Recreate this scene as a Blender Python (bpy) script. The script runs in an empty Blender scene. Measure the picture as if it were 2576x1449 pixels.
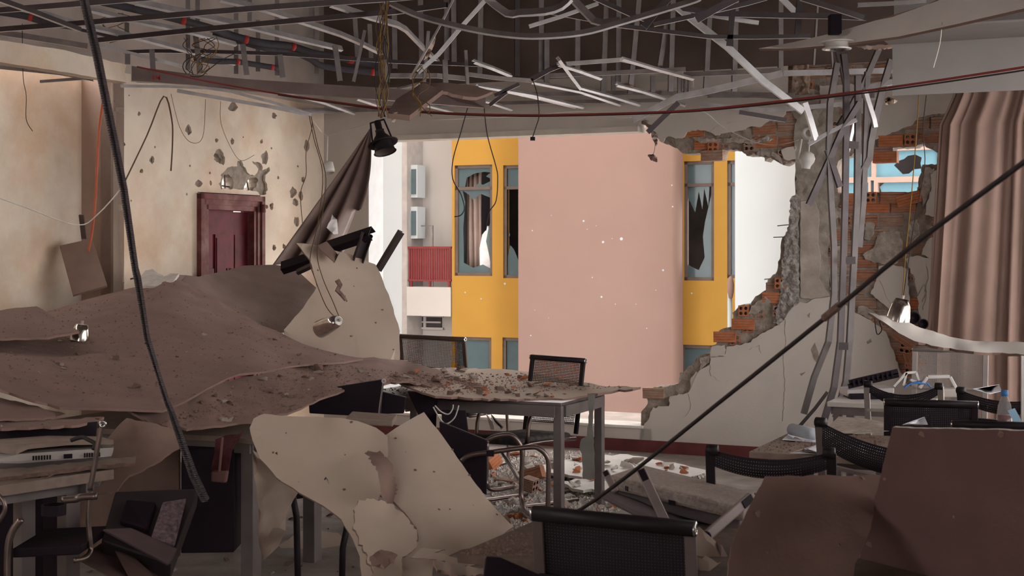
import bpy, bmesh, math, random
from mathutils import Vector, Matrix, noise
from mathutils.geometry import delaunay_2d_cdt

random.seed(7)
SC = bpy.context.scene
COL = SC.collection
V = Vector
# ------------------------------------------------------------------ camera
F, U0, V0, EYE = 3578.0, 1288.0, 625.0, 1.70          # focal length in pixels, principal point, horizon row, eye height
cam_d = bpy.data.cameras.new('camera')
cam = bpy.data.objects.new('camera', cam_d)
COL.objects.link(cam)
cam_d.sensor_width = 36.0
cam_d.lens = F / 2576.0 * 36.0
cam_d.shift_y = -(724.5 - V0) / 2576.0
cam_d.clip_end = 300
cam.location = (0, 0, EYE)
cam.rotation_euler = (math.pi / 2, 0, 0)
cam_d.dof.use_dof = True
cam_d.dof.focus_distance = 10.0
cam_d.dof.aperture_fstop = 9.0
SC.camera = cam
# ------------------------------------------------------------------ sky, exposure
SC.view_settings.view_transform = 'Standard'
SC.view_settings.look = 'None'
SC.view_settings.gamma = 1.0
SC.view_settings.use_curve_mapping = False
SC.view_settings.exposure = EXPOSURE = 1.0
wd = bpy.data.worlds.new('overcast_sky')
SC.world = wd
wd.use_nodes = True
bg = wd.node_tree.nodes['Background']
bg.inputs[0].default_value = (1.0, 0.965, 0.94, 1)
bg.inputs[1].default_value = 4.4

# ------------------------------------------------------------------ room frame: turned 25 degrees to the camera
ANG = math.radians(25)
E1 = V((math.cos(ANG), -math.sin(ANG), 0))            # along the back wall, to the right
E2 = V((math.sin(ANG), math.cos(ANG), 0))             # along the left wall, away from the camera
UP = V((0, 0, 1))
B0 = V((1.50, 11.7, 0))                               # a point on the inner face of the back wall
RZ = -ANG

def P(u, v, d):
    return V(((u - U0) / F * d, d, EYE - (v - V0) / F * d))
def PZ(u, v, z):
    return P(u, v, (EYE - z) * F / (v - V0))
def ray(u, v):
    return V(((u - U0) / F, 1.0, -(v - V0) / F))
def PP(u, v, o, n):
    r = ray(u, v)
    c = V((0, 0, EYE))
    return c + r * ((o - c).dot(n) / r.dot(n))
def W(u, v, off=0.0):
    """pixel -> (t, z) on the plane parallel to the back wall, off metres beyond it"""
    p = PP(u, v, B0 + E2 * off, E2)
    return ((p - B0).dot(E1), p.z)
def WP(t, z, off=0.0):
    return B0 + E1 * t + E2 * off + UP * z

# ------------------------------------------------------------------ materials
MATS = {}
def mat(name, col, rough=0.85, metal=0.0, var=0.12, scale=6.0, bump=0.0, bscale=40.0, spec=0.3, stain=None, sscale=1.5, samt=0.5, wave=0.0, alpha=None, trans=0.0):
    """procedural material: base colour varied by noise, optional stains (own colour) and fine relief"""
    if name in MATS:
        return MATS[name]
    m = bpy.data.materials.new(name)
    m.use_nodes = True
    nt = m.node_tree
    N, L = nt.nodes, nt.links
    b = N['Principled BSDF']
    b.inputs['Roughness'].default_value = rough
    b.inputs['Metallic'].default_value = metal
    b.inputs['Specular IOR Level'].default_value = spec
    if trans:
        b.inputs['Transmission Weight'].default_value = trans
    tc = N.new('ShaderNodeTexCoord')
    nz = N.new('ShaderNodeTexNoise')
    nz.inputs['Scale'].default_value = scale
    nz.inputs['Detail'].default_value = 6
    L.new(tc.outputs['Object'], nz.inputs['Vector'])
    rp = N.new('ShaderNodeValToRGB')
    rp.color_ramp.elements[0].position = 0.3
    rp.color_ramp.elements[1].position = 0.7
    rp.color_ramp.elements[0].color = (*[c * (1 - var) for c in col], 1)
    rp.color_ramp.elements[1].color = (*[min(1, c * (1 + var)) for c in col], 1)
    L.new(nz.outputs['Fac'], rp.inputs['Fac'])
    out = rp.outputs['Color']
    if stain:
        n2 = N.new('ShaderNodeTexNoise')
        n2.inputs['Scale'].default_value = sscale
        n2.inputs['Detail'].default_value = 8
        n2.inputs['Roughness'].default_value = 0.65
        L.new(tc.outputs['Object'], n2.inputs['Vector'])
        r2 = N.new('ShaderNodeValToRGB')
        r2.color_ramp.elements[0].position = 0.45
        r2.color_ramp.elements[1].position = 0.72
        r2.color_ramp.elements[0].color = (0, 0, 0, 1)
        r2.color_ramp.elements[1].color = (samt, samt, samt, 1)
        L.new(n2.outputs['Fac'], r2.inputs['Fac'])
        mx = N.new('ShaderNodeMix')
        mx.data_type = 'RGBA'
        L.new(r2.outputs['Color'], mx.inputs[0])
        L.new(out, mx.inputs[6])
        mx.inputs[7].default_value = (*stain, 1)
        out = mx.outputs[2]
    L.new(out, b.inputs['Base Color'])
    hgt = None
    if bump:
        n3 = N.new('ShaderNodeTexNoise')
        n3.inputs['Scale'].default_value = bscale
        n3.inputs['Detail'].default_value = 8
        L.new(tc.outputs['Object'], n3.inputs['Vector'])
        hgt = n3.outputs['Fac']
    if wave:
        wv = N.new('ShaderNodeTexWave')
        wv.bands_direction = 'Z'
        wv.inputs['Scale'].default_value = wave
        wv.inputs['Distortion'].default_value = 0.4
        L.new(tc.outputs['Object'], wv.inputs['Vector'])
        hgt = wv.outputs['Color']
        bump = bump or 0.6
    if hgt is not None:
        bp = N.new('ShaderNodeBump')
        bp.inputs['Strength'].default_value = min(1.0, bump)
        bp.inputs['Distance'].default_value = 0.01
        L.new(hgt, bp.inputs['Height'])
        L.new(bp.outputs['Normal'], b.inputs['Normal'])
    if alpha is not None:
        b.inputs['Alpha'].default_value = alpha
    MATS[name] = m
    return m

def mesh_fabric(name, col, scale=230.0, fill=0.5):
    """woven see-through net: holes punched by a procedural lattice"""
    if name in MATS:
        return MATS[name]
    m = mat(name, col, 0.7, 0, 0.1)
    nt = m.node_tree
    N, L = nt.nodes, nt.links
    tc = N.new('ShaderNodeTexCoord')
    sp = N.new('ShaderNodeSeparateXYZ')
    L.new(tc.outputs['UV'], sp.inputs[0])
    vals = []
    for i in (0, 1):
        mu = N.new('ShaderNodeMath'); mu.operation = 'MULTIPLY'; mu.inputs[1].default_value = scale
        L.new(sp.outputs[i], mu.inputs[0])
        fr = N.new('ShaderNodeMath'); fr.operation = 'FRACT'
        L.new(mu.outputs[0], fr.inputs[0])
        lt = N.new('ShaderNodeMath'); lt.operation = 'LESS_THAN'; lt.inputs[1].default_value = fill
        L.new(fr.outputs[0], lt.inputs[0])
        vals.append(lt)
    mxm = N.new('ShaderNodeMath'); mxm.operation = 'MAXIMUM'
    L.new(vals[0].outputs[0], mxm.inputs[0]); L.new(vals[1].outputs[0], mxm.inputs[1])
    L.new(mxm.outputs[0], N['Principled BSDF'].inputs['Alpha'])
    return m

def glass(name, col=(0.7, 0.85, 0.88), rough=0.05, alpha=0.35):
    if name in MATS:
        return MATS[name]
    m = mat(name, col, rough, 0, 0.05, spec=0.25)
    m.node_tree.nodes['Principled BSDF'].inputs['Alpha'].default_value = alpha
    return m

M = {}
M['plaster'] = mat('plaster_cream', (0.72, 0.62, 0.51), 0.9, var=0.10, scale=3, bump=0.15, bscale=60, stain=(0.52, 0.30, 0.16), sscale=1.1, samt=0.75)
M['plaster_b'] = mat('plaster_grey', (0.54, 0.49, 0.445), 0.9, var=0.05, scale=4, bump=0.12, bscale=60)
M['plaster_c'] = mat('plaster_broken', (0.55, 0.50, 0.45), 0.95, var=0.15, scale=14, bump=0.5, bscale=50)
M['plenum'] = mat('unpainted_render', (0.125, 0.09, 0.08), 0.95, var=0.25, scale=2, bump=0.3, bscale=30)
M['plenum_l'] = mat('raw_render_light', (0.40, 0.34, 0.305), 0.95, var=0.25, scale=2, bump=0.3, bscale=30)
M['slab'] = mat('slab_concrete', (0.20, 0.16, 0.15), 0.95, var=0.2, scale=2, bump=0.3)
M['mortar'] = mat('mortar', (0.30, 0.25, 0.21), 0.95, var=0.25, scale=18, bump=1.0, bscale=45)
M['concrete'] = mat('column_concrete', (0.33, 0.29, 0.25), 0.95, var=0.3, scale=9, bump=0.8, bscale=25, stain=(0.16, 0.13, 0.11), sscale=6, samt=0.6)
M['aggregate'] = mat('broken_aggregate', (0.30, 0.27, 0.25), 0.95, var=0.4, scale=40, bump=1.0, bscale=60)
M['brick'] = mat('clay_brick', (0.37, 0.165, 0.095), 0.9, var=0.22, scale=12, bump=0.4, bscale=60, wave=24.0, stain=(0.36, 0.29, 0.24), sscale=7, samt=0.75)
M['brick_b'] = mat('clay_brick_fresh', (0.46, 0.16, 0.07), 0.9, var=0.2, scale=14, bump=0.4, bscale=60, stain=(0.33, 0.24, 0.19), sscale=9, samt=0.5)
M['brick_c'] = mat('clay_brick_dusty', (0.36, 0.22, 0.16), 0.9, var=0.2, scale=14, bump=0.4, bscale=60, wave=24.0, stain=(0.36, 0.31, 0.27), sscale=9, samt=0.8)
M['hole'] = mat('brick_core_hole', (0.05, 0.02, 0.015), 1.0)
M['floor'] = mat('dusty_tile', (0.27, 0.23, 0.21), 0.85, var=0.25, scale=5, bump=0.4, bscale=30)
M['base'] = mat('maroon_skirting', (0.13, 0.035, 0.035), 0.6, var=0.2)
M['wood_dark'] = mat('mahogany', (0.11, 0.012, 0.02), 0.5, var=0.3, scale=9, spec=0.15)
M['casing'] = mat('mahogany_dusty', (0.15, 0.045, 0.042), 0.55, var=0.3, scale=12, spec=0.15, stain=(0.30, 0.2, 0.17), sscale=5, samt=0.6)
M['gyp'] = mat('gypsum_paper_dusty', (0.265, 0.172, 0.145), 0.95, var=0.12, scale=5, bump=0.25, bscale=90, stain=(0.18, 0.11, 0.095), sscale=2.2, samt=0.6)
M['gyp_l'] = mat('gypsum_paper_light', (0.50, 0.40, 0.325), 0.95, var=0.08, scale=5, bump=0.12, bscale=90, stain=(0.36, 0.29, 0.24), sscale=2.5, samt=0.5)
M['gyp_w'] = mat('gypsum_painted', (0.62, 0.58, 0.54), 0.9, var=0.05, scale=4, bump=0.08, bscale=60)
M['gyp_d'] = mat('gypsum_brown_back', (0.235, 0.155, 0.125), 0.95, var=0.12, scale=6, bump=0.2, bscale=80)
M['steel'] = mat('galvanised_steel', (0.58, 0.57, 0.58), 0.4, 0.6, var=0.2, scale=8, spec=0.5)
M['steel_d'] = mat('dusty_steel', (0.24, 0.21, 0.205), 0.36, 0.75, var=0.25, scale=8, spec=0.5)
M['steel_b'] = mat('dark_steel', (0.065, 0.052, 0.055), 0.5, 0.5, var=0.2, scale=8)
M['steel_u'] = mat('clean_galvanised_underside', (0.74, 0.73, 0.74), 0.35, 0.3, var=0.12, scale=8)  # paler steel for downward faces, stands in for light from below
M['stud'] = mat('stud_grey', (0.09, 0.076, 0.074), 0.5, 0.3, var=0.25, scale=8)
M['stud_l'] = mat('stud_grey_light', (0.19, 0.165, 0.16), 0.5, 0.3, var=0.25, scale=8)
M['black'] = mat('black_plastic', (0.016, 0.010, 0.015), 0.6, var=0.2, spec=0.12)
M['black_c'] = mat('black_cable', (0.03, 0.022, 0.022), 0.6, var=0.2)
M['chrome'] = mat('chrome_tube', (0.55, 0.53, 0.52), 0.25, 1.0, var=0.1)
M['rubble'] = mat('plaster_rubble', (0.40, 0.33, 0.28), 0.95, var=0.25, scale=25, bump=0.6)
M['rubble_d'] = mat('mortar_rubble', (0.19, 0.12, 0.098), 0.95, var=0.3, scale=25, bump=0.6)
M['rubble_w'] = mat('white_rubble', (0.60, 0.56, 0.52), 0.95, var=0.15, scale=25, bump=0.5)
M['desk'] = mat('desk_laminate', (0.26, 0.195, 0.16), 0.7, var=0.15, scale=20, bump=0.2, stain=(0.22, 0.16, 0.13), sscale=4, samt=0.7)
M['desk_leg'] = mat('desk_leg_grey', (0.17, 0.145, 0.14), 0.5, 0.2, var=0.15)
M['desk_d'] = mat('desk_laminate_dark', (0.15, 0.105, 0.085), 0.75, var=0.2, scale=20, bump=0.2, stain=(0.10, 0.07, 0.055), sscale=14, samt=0.8)
M['paper'] = mat('white_paper', (0.80, 0.80, 0.84), 0.9, var=0.06)
M['white_p'] = mat('white_plastic', (0.42, 0.375, 0.35), 0.55, var=0.08)

# ------------------------------------------------------------------ mesh building
class MB:
    def __init__(s):
        s.v, s.f, s.mi, s.uv = [], [], [], None
    def add(s, vs, fs, mi=0):
        o = len(s.v)
        s.v += [V(p) for p in vs]
        s.f += [tuple(i + o for i in f) for f in fs]
        s.mi += [mi] * len(fs)
    def hexa(s, c8, mi=0):
        s.add(c8, [(0, 3, 2, 1), (4, 5, 6, 7), (0, 1, 5, 4), (1, 2, 6, 5), (2, 3, 7, 6), (3, 0, 4, 7)], mi)
    def box(s, c, ax, ay, az, mi=0):
        """c centre, ax/ay/az half-extent vectors"""
        c, ax, ay, az = V(c), V(ax), V(ay), V(az)
        s.hexa([c - ax - ay - az, c + ax - ay - az, c + ax + ay - az, c - ax + ay - az,
                c - ax - ay + az, c + ax - ay + az, c + ax + ay + az, c - ax + ay + az], mi)
    def bar(s, a, b, w, h, up=UP, mi=0):
        a, b = V(a), V(b)
        d = b - a
        L = d.length / 2
        d.normalize()
        sd = d.cross(V(up))
        if sd.length < 1e-4:
            sd = d.cross(V((1, 0, 0)))
        sd.normalize()
        u = sd.cross(d)
        s.box((a + b) / 2, d * L, sd * w / 2, u * h / 2, mi)
    def frames(s, pts, up):
        out = []
        n = len(pts)
        prev = None
        for i in range(n):
            t = (pts[min(i + 1, n - 1)] - pts[max(i - 1, 0)])
            t.normalize()
            if prev is None:
                sd = t.cross(V(up))
                if sd.length < 1e-3:
                    sd = t.cross(V((1, 0.2, 0)))
                sd.normalize()
            else:
                sd = prev - t * prev.dot(t)
                if sd.length < 1e-4:
                    sd = t.cross(V(up))
                sd.normalize()
            prev = sd
            out.append((sd, t.cross(sd) * -1, t))
        return out
    def sweep(s, pts, prof, up=UP, roll=0.0, twist=0.0, caps=True, mi=0):
        """prof: closed list of (side, up) pairs swept along pts"""
        pts = [V(p) for p in pts]
        fr = s.frames(pts, up)
        o = len(s.v)
        k = len(prof)
        for i, p in enumerate(pts):
            sd, u, t = fr[i]
            a = roll + twist * i / max(1, len(pts) - 1)
            ca, sa = math.cos(a), math.sin(a)
            for (x, y) in prof:
                s.v.append(p + sd * (x * ca - y * sa) + u * (x * sa + y * ca))
        n = len(pts)
        for i in range(n - 1):
            for j in range(k):
                j2 = (j + 1) % k
                s.f.append((o + i * k + j, o + i * k + j2, o + (i + 1) * k + j2, o + (i + 1) * k + j))
                s.mi.append(mi)
        if caps:
            s.f.append(tuple(o + j for j in reversed(range(k)))); s.mi.append(mi)
            s.f.append(tuple(o + (n - 1) * k + j for j in range(k))); s.mi.append(mi)
    def tube(s, pts, r, n=8, mi=0, caps=True):
        s.sweep(pts, [(r * math.cos(2 * math.pi * i / n), r * math.sin(2 * math.pi * i / n)) for i in range(n)], caps=caps, mi=mi)
    def lathe(s, o, ax, prof, n=20, mi=0, side=None):
        """prof: list of (radius, distance along ax) from o; open ends are left as drawn"""
        o, ax = V(o), V(ax).normalized()
        sd = ax.cross(V((0, 0, 1))) if side is None else V(side)
        if sd.length < 1e-3:
            sd = V((1, 0, 0))
        sd.normalize()
        u = ax.cross(sd)
        b = len(s.v)
        for (r, h) in prof:
            for i in range(n):
                a = 2 * math.pi * i / n
                s.v.append(o + ax * h + (sd * math.cos(a) + u * math.sin(a)) * r)
        for k in range(len(prof) - 1):
            for i in range(n):
                i2 = (i + 1) % n
                s.f.append((b + k * n + i, b + k * n + i2, b + (k + 1) * n + i2, b + (k + 1) * n + i)); s.mi.append(mi)
    def build(s, name, m, parent=None, smooth=False, origin=None):
        if not s.v:
            return None
        if origin is None:
            xs = [p.x for p in s.v]; ys = [p.y for p in s.v]; zs = [p.z for p in s.v]
            origin = V(((min(xs) + max(xs)) / 2, (min(ys) + max(ys)) / 2, min(zs)))
        if parent is not None:
            wo = world_loc(parent)
        me = bpy.data.meshes.new(name)
        me.from_pydata([tuple(p - origin) for p in s.v], [], s.f)
        ms = m if isinstance(m, (list, tuple)) else [m]
        for q in ms:
            me.materials.append(q)
        if len(ms) > 1:
            me.polygons.foreach_set('material_index', s.mi)
        if s.uv:
            ul = me.uv_layers.new(name='UVMap')
            for lp in me.loops:
                ul.data[lp.index].uv = s.uv[lp.vertex_index]
        if smooth:
            me.polygons.foreach_set('use_smooth', [True] * len(me.polygons))
        me.validate()
        me.update()
        ob = bpy.data.objects.new(name, me)
        COL.objects.link(ob)
        ob.location = origin
        if parent is not None:
            ob.parent = parent
            ob.location = origin - wo
        return ob

def world_loc(o):
    l = V(o.location)
    while o.parent:
        o = o.parent
        l = l + V(o.location)
    return l
def fixn(ob):
    bm = bmesh.new()
    bm.from_mesh(ob.data)
    bmesh.ops.recalc_face_normals(bm, faces=bm.faces)
    bm.to_mesh(ob.data)
    bm.free()
    return ob
def bevel(ob, w=0.004, seg=2, ang=0.6):
    md = ob.modifiers.new('bevel', 'BEVEL')
    md.width = w; md.segments = seg; md.limit_method = 'ANGLE'; md.angle_limit = ang
    return ob
def tag(o, label=None, cat=None, group=None, kind=None):
    if label: o['label'] = label
    if cat: o['category'] = cat
    if group: o['group'] = group
    if kind: o['kind'] = kind
    return o
def empty(name, loc, label=None, cat=None, group=None):
    o = bpy.data.objects.new(name, None)
    o.empty_display_size = 0.05
    COL.objects.link(o)
    o.location = loc
    return tag(o, label, cat, group)
ORD = ['first', 'second', 'third', 'fourth', 'fifth', 'sixth', 'seventh', 'eighth', 'ninth', 'tenth', 'eleventh', 'twelfth', 'thirteenth',
       'fourteenth', 'fifteenth', 'sixteenth', 'seventeenth', 'eighteenth', 'nineteenth', 'twentieth']

TEN = ['', '', 'twent', 'thirt', 'fort', 'fift', 'sixt', 'sevent', 'eight', 'ninet']
def ordinal(i):
    n = i + 1
    if n <= 20:
        return ORD[i]
    t, u = divmod(n, 10)
    return TEN[t] + ('ieth' if u == 0 else 'y-' + ORD[u - 1])

def inside(p, poly):
    x, y = p
    c = False
    j = len(poly) - 1
    for i in range(len(poly)):
        xi, yi = poly[i]; xj, yj = poly[j]
        if (yi > y) != (yj > y) and x < (xj - xi) * (y - yi) / (yj - yi) + xi:
            c = not c
        j = i
    return c
def jagged(poly, amp, step, seed=1, closed=True, keep=None):
    """roughen an outline: split long edges, push the new points sideways"""
    rnd = random.Random(seed)
    out = []
    n = len(poly)
    for i in range(n if closed else n - 1):
        a, b = poly[i], poly[(i + 1) % n]
        out.append(tuple(a))
        if keep and i in keep:
            continue
        L = math.dist(a[:2], b[:2])
        k = int(L / step)
        if k < 1:
            continue
        nx, ny = -(b[1] - a[1]) / L, (b[0] - a[0]) / L
        for q in range(1, k + 1):
            s_ = (q + rnd.uniform(-0.3, 0.3)) / (k + 1)
            o = rnd.uniform(-amp, amp)
            out.append((a[0] + (b[0] - a[0]) * s_ + nx * o, a[1] + (b[1] - a[1]) * s_ + ny * o) + tuple(a[2:]))
    if not closed:
        out.append(tuple(poly[-1]))
    return out
def triangulate(outline, holes=(), grid=None, gridfn=None):
    """2-D outline (+holes) -> (points, triangles, boundary edges); grid adds inner points at that spacing"""
    pts = [V(p[:2]) for p in outline]
    edges = [(i, (i + 1) % len(outline)) for i in range(len(outline))]
    for h in holes:
        o = len(pts)
        pts += [V(p[:2]) for p in h]
        edges += [(o + i, o + (i + 1) % len(h)) for i in range(len(h))]
    if grid:
        x0 = min(p.x for p in pts); x1 = max(p.x for p in pts); y0 = min(p.y for p in pts); y1 = max(p.y for p in pts)
        bnd = list(pts)
        y = y0 + grid / 2
        r = 0
        while y < y1:
            x = x0 + grid / 2 + (grid / 2 if r % 2 else 0)
            while x < x1:
                if inside((x, y), outline) and not any(inside((x, y), h) for h in holes):
                    if min((b - V((x, y))).length_squared for b in bnd) > (grid * 0.35) ** 2:
                        pts.append(V((x, y)))
                x += grid
            y += grid * 0.866
            r += 1
    vs, es, fs, *_ = delaunay_2d_cdt(pts, edges, [], 0, 1e-7)
    keep = []
    for f in fs:
        c = (vs[f[0]] + vs[f[1]] + vs[f[2]]) / 3
        if inside(c, outline) and not any(inside(c, h) for h in holes):
            keep.append(tuple(f))
    cnt = {}
    for f in keep:
        for i in range(3):
            a, b = f[i], f[(i + 1) % 3]
            cnt[(a, b)] = cnt.get((a, b), 0) + 1
    bd = [(a, b) for (a, b) in cnt if (b, a) not in cnt]
    return vs, keep, bd
def slab2d(mb, outline, fn, thick_fn, holes=(), grid=None, mi=0, mi_side=None, mi_back=None):
    """solid sheet: fn(x, y) -> front point, thick_fn(x, y, point) -> back point"""
    vs, fs, bd = triangulate(outline, holes, grid)
    front = [fn(p.x, p.y) for p in vs]
    back = [thick_fn(p.x, p.y, q) for p, q in zip(vs, front)]
    n = len(vs)
    o = len(mb.v)
    mb.v += front + back
    for f in fs:
        mb.f.append(tuple(o + i for i in f)); mb.mi.append(mi)
        mb.f.append(tuple(o + n + i for i in reversed(f))); mb.mi.append(mi if mi_back is None else mi_back)
    for (a, b) in bd:
        mb.f.append((o + b, o + a, o + n + a, o + n + b)); mb.mi.append(mi if mi_side is None else mi_side)
def wall_piece(name, px, off, thick, m, parent=None, holes=(), rough=0.0, grid=None, amp=0, step=20, seed=1, keep=None):
    """outline in photograph pixels laid on the plane of the back wall (off metres behind its inner face), thick metres deep"""
    if amp:
        px = jagged(px, amp, step, seed, keep=keep)
    o2 = [(a, min(max(b, -0.05), 3.16)) for (a, b) in (W(u, v, 0) for (u, v) in px)]
    h2 = [[W(u, v, 0) for (u, v) in h] for h in holes]
    mb = MB()
    def fn(x, y):
        dd = 0
        if rough:
            dd = rough * noise.noise(V((x * 9, y * 9, seed))) + rough * 0.6 * noise.noise(V((x * 28, y * 28, seed)))
        return WP(x, y, off + dd)
    slab2d(mb, o2, fn, lambda x, y, q: WP(x, y, off + thick), h2, grid)
    ob = mb.build(name, m, parent)
    return fixn(ob)

def board(name, outline, m, thick=0.012, bend=0.0, bscale=1.2, amp=0.0, step=25, grid=60, seed=1, parent=None, holes=(), curl=None, keep=None, smooth=True, flip=False):
    """gypsum sheet: outline points (u, v, depth or None); 1/depth is fitted as a plane plus inverse-distance residuals,
    so a flat sheet stays flat and given depths bend it"""
    ctrl = [(p[0], p[1], 1.0 / p[2]) for p in outline if p[2] is not None]
    # affine fit of 1/d
    A = [[0.0] * 3 for _ in range(3)]; B = [0.0] * 3
    for (u, v, w) in ctrl:
        r = (u / 1000.0, v / 1000.0, 1.0)
        for i in range(3):
            B[i] += r[i] * w
            for j in range(3):
                A[i][j] += r[i] * r[j]
    for i in range(3):
        A[i][i] += 1e-9
    sol = Matrix(A).inverted() @ V(B)
    aff = lambda u, v: sol[0] * u / 1000 + sol[1] * v / 1000 + sol[2]
    res = [(u, v, w - aff(u, v)) for (u, v, w) in ctrl]
    def depth(u, v):
        s = sw = 0.0
        for (a, b, r) in res:
            q = (a - u) ** 2 + (b - v) ** 2 + 30.0
            q = 1.0 / (q * q) ** 0.75
            s += r * q; sw += q
        return 1.0 / (aff(u, v) + s / sw)
    px = [(p[0], p[1]) for p in outline]
    if amp:
        px = jagged(px, amp, step, seed, keep=keep)
    c = sum((P(u, v, depth(u, v)) for (u, v) in px), V((0, 0, 0))) / len(px)
    # mean normal from the outline (Newell)
    q = [P(u, v, depth(u, v)) for (u, v) in px]
    nrm = V((0, 0, 0))
    for i in range(len(q)):
        a, b = q[i] - c, q[(i + 1) % len(q)] - c
        nrm += a.cross(b)
    nrm.normalize()
    if nrm.dot(c - V((0, 0, EYE))) > 0:
        nrm = -nrm                              # towards the camera
    if flip:
        nrm = -nrm
    mb = MB()
    def fn(x, y):
        p = P(x, y, depth(x, y))
        if bend:
            p = p + nrm * bend * noise.noise(V((p.x * bscale, p.y * bscale, p.z * bscale + seed * 3.1)))
        return p
    slab2d(mb, px, fn, lambda x, y, p: p - nrm * thick, holes, grid, mi=0, mi_side=1 if isinstance(m, (list, tuple)) else None, mi_back=2 if isinstance(m, (list, tuple)) and len(m) > 2 else None)
    ob = mb.build(name, m, parent, smooth=False)
    fixn(ob)
    if smooth:
        me = ob.data
        me.polygons.foreach_set('use_smooth', [True] * len(me.polygons))
        try:
            me.set_sharp_from_angle(angle=0.6)
        except Exception:
            pass
    return ob
def chan(w=0.04, h=0.022, t=0.0022):
    return [(-w / 2, 0), (w / 2, 0), (w / 2, h), (w / 2 - t, h), (w / 2 - t, t), (-w / 2 + t, t), (-w / 2 + t, h), (-w / 2, h)]
def smooth_path(pts, n=6):
    """Catmull-Rom through the points"""
    pts = [V(p) for p in pts]
    out = []
    for i in range(len(pts) - 1):
        p0, p1, p2, p3 = pts[max(0, i - 1)], pts[i], pts[i + 1], pts[min(len(pts) - 1, i + 2)]
        for k in range(n):
            t = k / n
            out.append(0.5 * ((2 * p1) + (p2 - p0) * t + (2 * p0 - 5 * p1 + 4 * p2 - p3) * t * t + (3 * p1 - p0 - 3 * p2 + p3) * t ** 3))
    out.append(pts[-1])
    return out
def stud(name, label, px, cat='ceiling channel', m='steel', w=0.04, h=0.022, roll=0.0, twist=0.0, group=None, curve=0, up=UP):
    pts = [P(*p) for p in px]
    if curve:
        pts = smooth_path(pts, curve)
    mb = MB()
    mb.sweep(pts, chan(w, h), up, roll, twist)
    ob = mb.build(name, M[m])
    return tag(ob, label, cat, group)
def wire(name, label, px, r=0.003, m='black_c', cat='wire', group=None, n=6, curve=5, parent=None):
    pts = [P(*p) for p in px]
    if curve:
        pts = smooth_path(pts, curve)
    mb = MB()
    mb.tube(pts, r, n)
    ob = mb.build(name, M[m] if isinstance(m, str) else m, parent, smooth=True)
    if parent is None:
        tag(ob, label, cat, group)
    return ob
# ================================================================== ROOM SHELL
TK = W(815, 400)[0]                                    # back wall / left wall corner
K = WP(TK, 0)
def LW(u, v, off=0.0):
    """pixel -> (s, z) on the door wall (s metres from the corner towards the camera)"""
    p = PP(u, v, K - E1 * off, E1)
    return ((K - p).dot(E2), p.z)
def LP(s, z, off=0.0):
    return K - E2 * s - E1 * off + UP * z
S_END = LW(285, 400)[0]
pe = LP(S_END, 0)                                      # outer corner of the door wall
# width of the return so that its inner corner lands on column 205
k_ = (205 - U0) / F
# pe - E1*w on the ray: (pe.x - E1.x w) = k_ (pe.y - E1.y w)
RET = (pe.x - k_ * pe.y) / (E1.x - k_ * E1.y)
HC = 4.15                                              # slab soffit
ZP = 3.02                                              # top of the painted plaster
def struct(ob):
    ob['kind'] = 'structure'
    return ob
def quad_slab(name, a, b, c, d, nrm, th, m):
    mb = MB()
    n = V(nrm) * th
    mb.hexa([a, b, c, d, a + n, b + n, c + n, d + n])
    return struct(fixn(mb.build(name, m)))

# floor and slab (a generous room that reaches behind the camera)
fl = MB(); fl.box(V((-0.5, 4.5, -0.1)), E1 * 9.5, E2 * 10.0, UP * 0.1)
fl = struct(fl.build('floor', M['floor']))
cl = MB(); cl.box(V((-0.5, 4.5, HC + 0.1)) + E1 * 1.1, E1 * 6.4, E2 * 9.6, UP * 0.1)
struct(cl.build('ceiling', M['slab']))

# ---- left wall: plaster skin with shot holes over a core
rnd = random.Random(3)
def blob(cx, cy, rx, ry, k=11, irr=0.3, seed=0):
    r = random.Random(seed)
    return [(cx + rx * (1 + r.uniform(-irr, irr)) * math.cos(2 * math.pi * i / k), cy + ry * (1 + r.uniform(-irr, irr)) * math.sin(2 * math.pi * i / k)) for i in range(k)]
pocks = [(586, 270, 11, 11), (475, 327, 8, 12), (690, 291, 6, 8), (383, 403, 6, 9), (772, 367, 8, 14), (356, 430, 4, 5), (545, 353, 4, 5), (584, 356, 5, 8),
         (658, 356, 4, 6), (666, 398, 9, 18), (683, 373, 2, 3), (312, 363, 4, 4), (350, 286, 4, 5), (390, 370, 2, 3), (700, 447, 3, 4), (737, 484, 8, 13), (757, 494, 6, 11),
         (743, 510, 7, 9), (747, 558, 7, 13), (762, 452, 5, 8), (671, 520, 3, 5), (683, 519, 5, 9), (690, 623, 4, 9), (714, 620, 4, 7), (500, 462, 9, 8), (530, 460, 3, 6),
         (478, 417, 2, 3), (528, 435, 2, 3), (470, 489, 2, 3), (330, 505, 2, 3), (288, 255, 2, 2), (325, 240, 2, 2), (310, 712, 3, 2), (612, 345, 1.5, 2), (749, 418, 2, 3), (664, 588, 3, 7)]
big = [(543, 380), (552, 374), (562, 385), (566, 400), (562, 416), (553, 412), (538, 402), (539, 388)]
spall = [(556, 476), (550, 462), (556, 452), (555, 440), (567, 428), (578, 420), (597, 418), (598, 404), (606, 403), (612, 418), (620, 428), (630, 440), (640, 442), (650, 425),
         (637, 412), (634, 405), (648, 407), (657, 412), (660, 428), (677, 420), (679, 430), (668, 440), (667, 455), (672, 470), (670, 488), (662, 496), (650, 484), (600, 477)]
thru = [[(566, 476), (564, 460), (568, 440), (580, 438), (590, 446), (592, 462), (588, 477)],
        [(618, 479), (620, 468), (634, 448), (648, 446), (655, 452), (650, 466), (640, 482)],
        [(540, 396), (545, 384), (556, 390), (562, 402), (558, 412), (546, 408)]]
def topl(u):
    return LP(*[LW(u, 400)[0], ZP]) 
def to_lw(pp):
    return [LW(u, v) for (u, v) in pp]
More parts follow.
